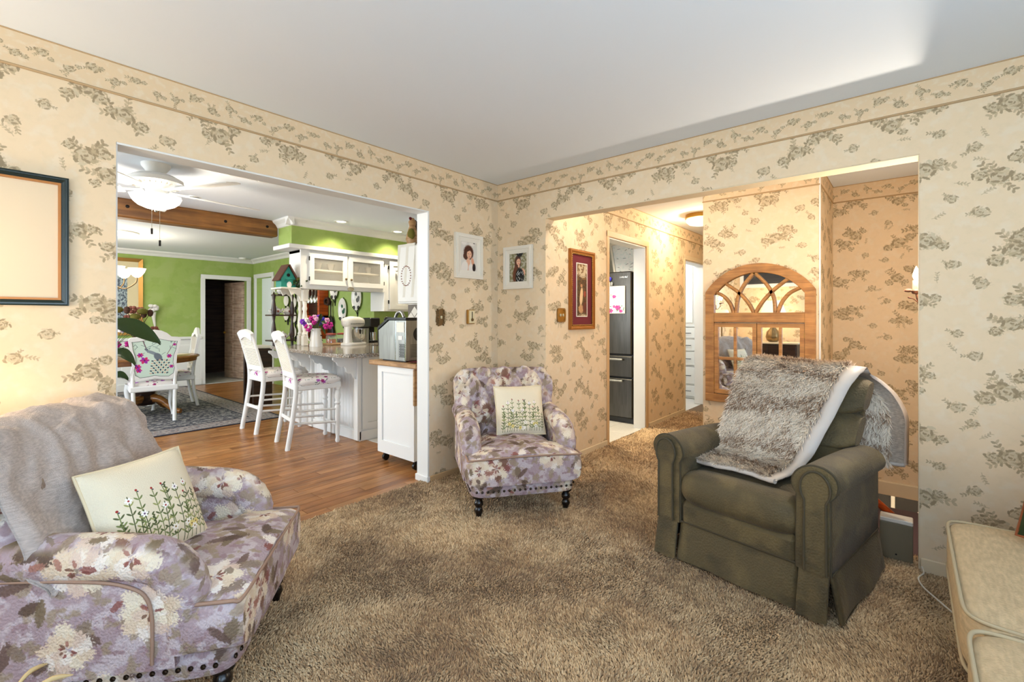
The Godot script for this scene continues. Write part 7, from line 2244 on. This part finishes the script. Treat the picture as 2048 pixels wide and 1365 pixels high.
	# whatnot shelf with teapots, left end of the counter
	t = thing("whatnot_shelf", "dark two tier whatnot shelf with turned posts on counter", "shelf", Vector3(2.56, Y, -5.93))
	for y in [0.06, 0.37, 0.62]: part(t, "tier", MB.new().box(Vector3(0, y, 0), Vector3(0.30 if y < 0.6 else 0.16, 0.018, 0.20), 0.005), M.dark_wood)
	for s in [-1.0, 1.0]: part(t, "post", MB.new().lathe([Vector2(0.016, 0), Vector2(0.016, 0.06), Vector2(0.030, 0.12), Vector2(0.026, 0.20), Vector2(0.012, 0.30), Vector2(0.02, 0.36), Vector2(0.03, 0.43), Vector2(0.014, 0.55), Vector2(0.022, 0.61), Vector2(0, 0.66)], 14, Transform3D(Basis(), Vector3(s * 0.11, 0, 0.06))), M.dark_wood)
	var pots := [[-0.06, 0.379, "small white teapot on the upper tier of whatnot shelf"], [0.08, 0.379, "small rose painted teapot on the upper whatnot tier"], [0.02, 0.069, "small white cream jug on the lower whatnot tier"], [0.0, 0.629, "tiny painted cup at the top of whatnot shelf"]]
	for q in pots:
		t = thing("teapot", q[2], "teapot", Vector3(2.56 + q[0], Y + q[1], -5.92))
		part(t, "body", MB.new().lathe([Vector2(0, 0), Vector2(0.03, 0), Vector2(0.055, 0.035), Vector2(0.045, 0.07), Vector2(0.02, 0.085), Vector2(0.008, 0.09), Vector2(0.012, 0.10), Vector2(0, 0.108)], 18), M.porcelain)
		part(t, "spout", MB.new().tube(smoothed([Vector3(0.045, 0.03, 0), Vector3(0.07, 0.05, 0), Vector3(0.08, 0.08, 0)], 3), 0.008, 6), M.porcelain)
		part(t, "handle", MB.new().tube(smoothed([Vector3(-0.045, 0.06, 0), Vector3(-0.08, 0.06, 0), Vector3(-0.075, 0.025, 0), Vector3(-0.05, 0.02, 0)], 4), 0.006, 6), M.porcelain)
		part(t, "painted_rose", MB.new().ball(Vector3(0.0, 0.04, 0.05), Vector3(0.018, 0.014, 0.006), 8), M.dried_rose)
	for q in [[-8.60, 1.55, "iron triple plate hanger on green wall beside white doorway"], [-8.30, 1.25, "iron double plate hanger on green wall behind counter"]]:
		t = thing("plate_hanger", q[2], "plate rack", Vector3(3.85, q[1], q[0]), ON_RIGHT)
		part(t, "iron_strip", MB.new().tube([Vector3(0, 0.45, 0.015), Vector3(0, -0.42, 0.015)], 0.012, 6), M.iron)
		for k in 3:
			var y := 0.28 - 0.26 * k
			part(t, "plate", MB.new().lathe([Vector2(0, 0), Vector2(0.07, 0.0), Vector2(0.10, 0.018), Vector2(0.07, -0.004), Vector2(0, -0.006)], 20, Transform3D(Basis(Vector3.RIGHT, PI / 2), Vector3(0, y, 0.03))), M.porcelain)
			part(t, "scroll", MB.new().ball(Vector3(-0.06, y - 0.11, 0.03), Vector3(0.022, 0.022, 0.01), 8).ball(Vector3(0.06, y - 0.11, 0.03), Vector3(0.022, 0.022, 0.01), 8), M.iron)
	t = thing("small_radio_table", "dark side stand with white top beyond the stools", "stand", Vector3(2.78, 0, -7.2))
	part(t, "top", MB.new().box(Vector3(0, 0.84, 0), Vector3(0.30, 0.03, 0.40), 0.005), wm)
	for s in [-1.0, 1.0]: part(t, "leg", MB.new().box(Vector3(0, 0.41, s * 0.16), Vector3(0.26, 0.82, 0.04), 0.005), M.dark_wood)

func slab(rx: float, rz: float, y0: float, y1: float) -> Array:
	var out := []
	for q in [[y0, 0.97], [y0 + 0.005, 1.0], [y1 - 0.008, 0.98], [y1, 0.9]]:
		var lp := PackedVector3Array()
		for v in sloop(rx * q[1], rz * q[1], 0.6, 24): lp.append(Vector3(v.x, q[0], v.y))
		out.append(lp)
	return out

func oval3(x: float, y: float, rx: float, rz: float) -> PackedVector3Array:
	var lp := PackedVector3Array()
	for v in sloop(rx, rz, 0.8, 20): lp.append(Vector3(x + v.x, y, v.y))
	return lp

func vloop(x: float, y: float, ry: float, rz: float) -> PackedVector3Array:
	var lp := PackedVector3Array()
	for v in sloop(ry, rz, 0.85, 20): lp.append(Vector3(x, y + v.x, v.y))
	return lp

func _ready() -> void:
	rng.seed = 2024
	# camera: level, lens shifted a little downwards
	var cam := Camera3D.new()
	cam.name = "camera"
	cam.projection = Camera3D.PROJECTION_FRUSTUM
	cam.near = 0.05
	cam.far = 60.0
	cam.size = 2.0 * 0.05 * 682.5 / 934.4
	cam.frustum_offset = Vector2(0, -0.05 * 46.9 / 934.4)
	cam.position = Vector3(0, 1.262, 0)
	cam.rotation.y = deg_to_rad(-49.664)
	add_child(cam)
	cam.current = true
	# sky and exposure
	var we := WorldEnvironment.new()
	we.name = "world_environment"
	var env := Environment.new()
	env.background_mode = Environment.BG_SKY
	var sky := Sky.new()
	var sm := ProceduralSkyMaterial.new()
	sm.sky_top_color = Color(0.62, 0.76, 0.95)
	sm.sky_horizon_color = Color(0.90, 0.94, 0.98)
	sm.ground_bottom_color = Color(0.45, 0.48, 0.42)
	sm.ground_horizon_color = Color(0.75, 0.78, 0.75)
	sm.sky_energy_multiplier = 1.6
	sky.sky_material = sm
	env.sky = sky
	env.tonemap_mode = Environment.TONE_MAPPER_LINEAR
	env.tonemap_exposure = 1.03
	env.sdfgi_enabled = true
	env.ssao_enabled = true
	env.ssil_enabled = true
	we.environment = env
	add_child(we)
	# daylight through the windows
	area(Vector3(0.0, 1.45, 1.58), Vector3(0, 0.75, -1), Vector2(3.0, 1.4), 10.5, Color(0.79, 0.90, 1.0))
	area(Vector3(-1.86, 1.45, -0.10), Vector3(1, 0.9, 0), Vector2(1.3, 1.4), 4.6, Color(0.79, 0.90, 1.0))
	area(Vector3(-1.86, 1.40, -6.40), Vector3(1, 0, 0), Vector2(3.6, 1.6), 17.0, Color(0.94, 0.97, 1.0))
	area(Vector3(6.36, 1.48, -9.6), Vector3(-1, 0, 0), Vector2(1.1, 1.2), 3.0, Color(0.95, 0.97, 1.0))
	make_materials()
	print("materials ", Time.get_ticks_msec())
	shell()
	wood_floor()
	print("floors ", Time.get_ticks_msec())
	carpet()
	print("carpet ", Time.get_ticks_msec())
	var ch := tufted_chair("floral tufted accent chair in the room corner, below the portraits", Vector3(2.347, 0, -1.898), deg_to_rad(-36.7))
	var cl := tufted_chair("floral tufted accent chair under a beige blanket beside dining opening", Vector3(0.728, 0, -1.925), deg_to_rad(51.7))
	throw_pillow("embroidered_pillow", "cream pillow embroidered with wildflowers on the corner chair", ch, Vector3(0.07, 0.585, -0.385), Basis(Vector3.RIGHT, -0.36), 0.36, M.pillow_cloth, M.pillow_plain)
	throw_pillow("embroidered_pillow", "cream pillow embroidered with wildflowers below the beige blanket", cl, Vector3(-0.06, 0.575, -0.33), Basis(Vector3.UP, -0.42) * Basis(Vector3.RIGHT, -0.42) * Basis(Vector3.BACK, 0.0), 0.37, M.pillow_cloth, M.pillow_plain)
	fleece_blanket(cl)
	var rec := recliner()
	fur_throw(rec)
	sofa()
	small_living()
	wall_things()
	arched_mirror()
	hall_things()
	behind_camera()
	dining_room()
	kitchen()
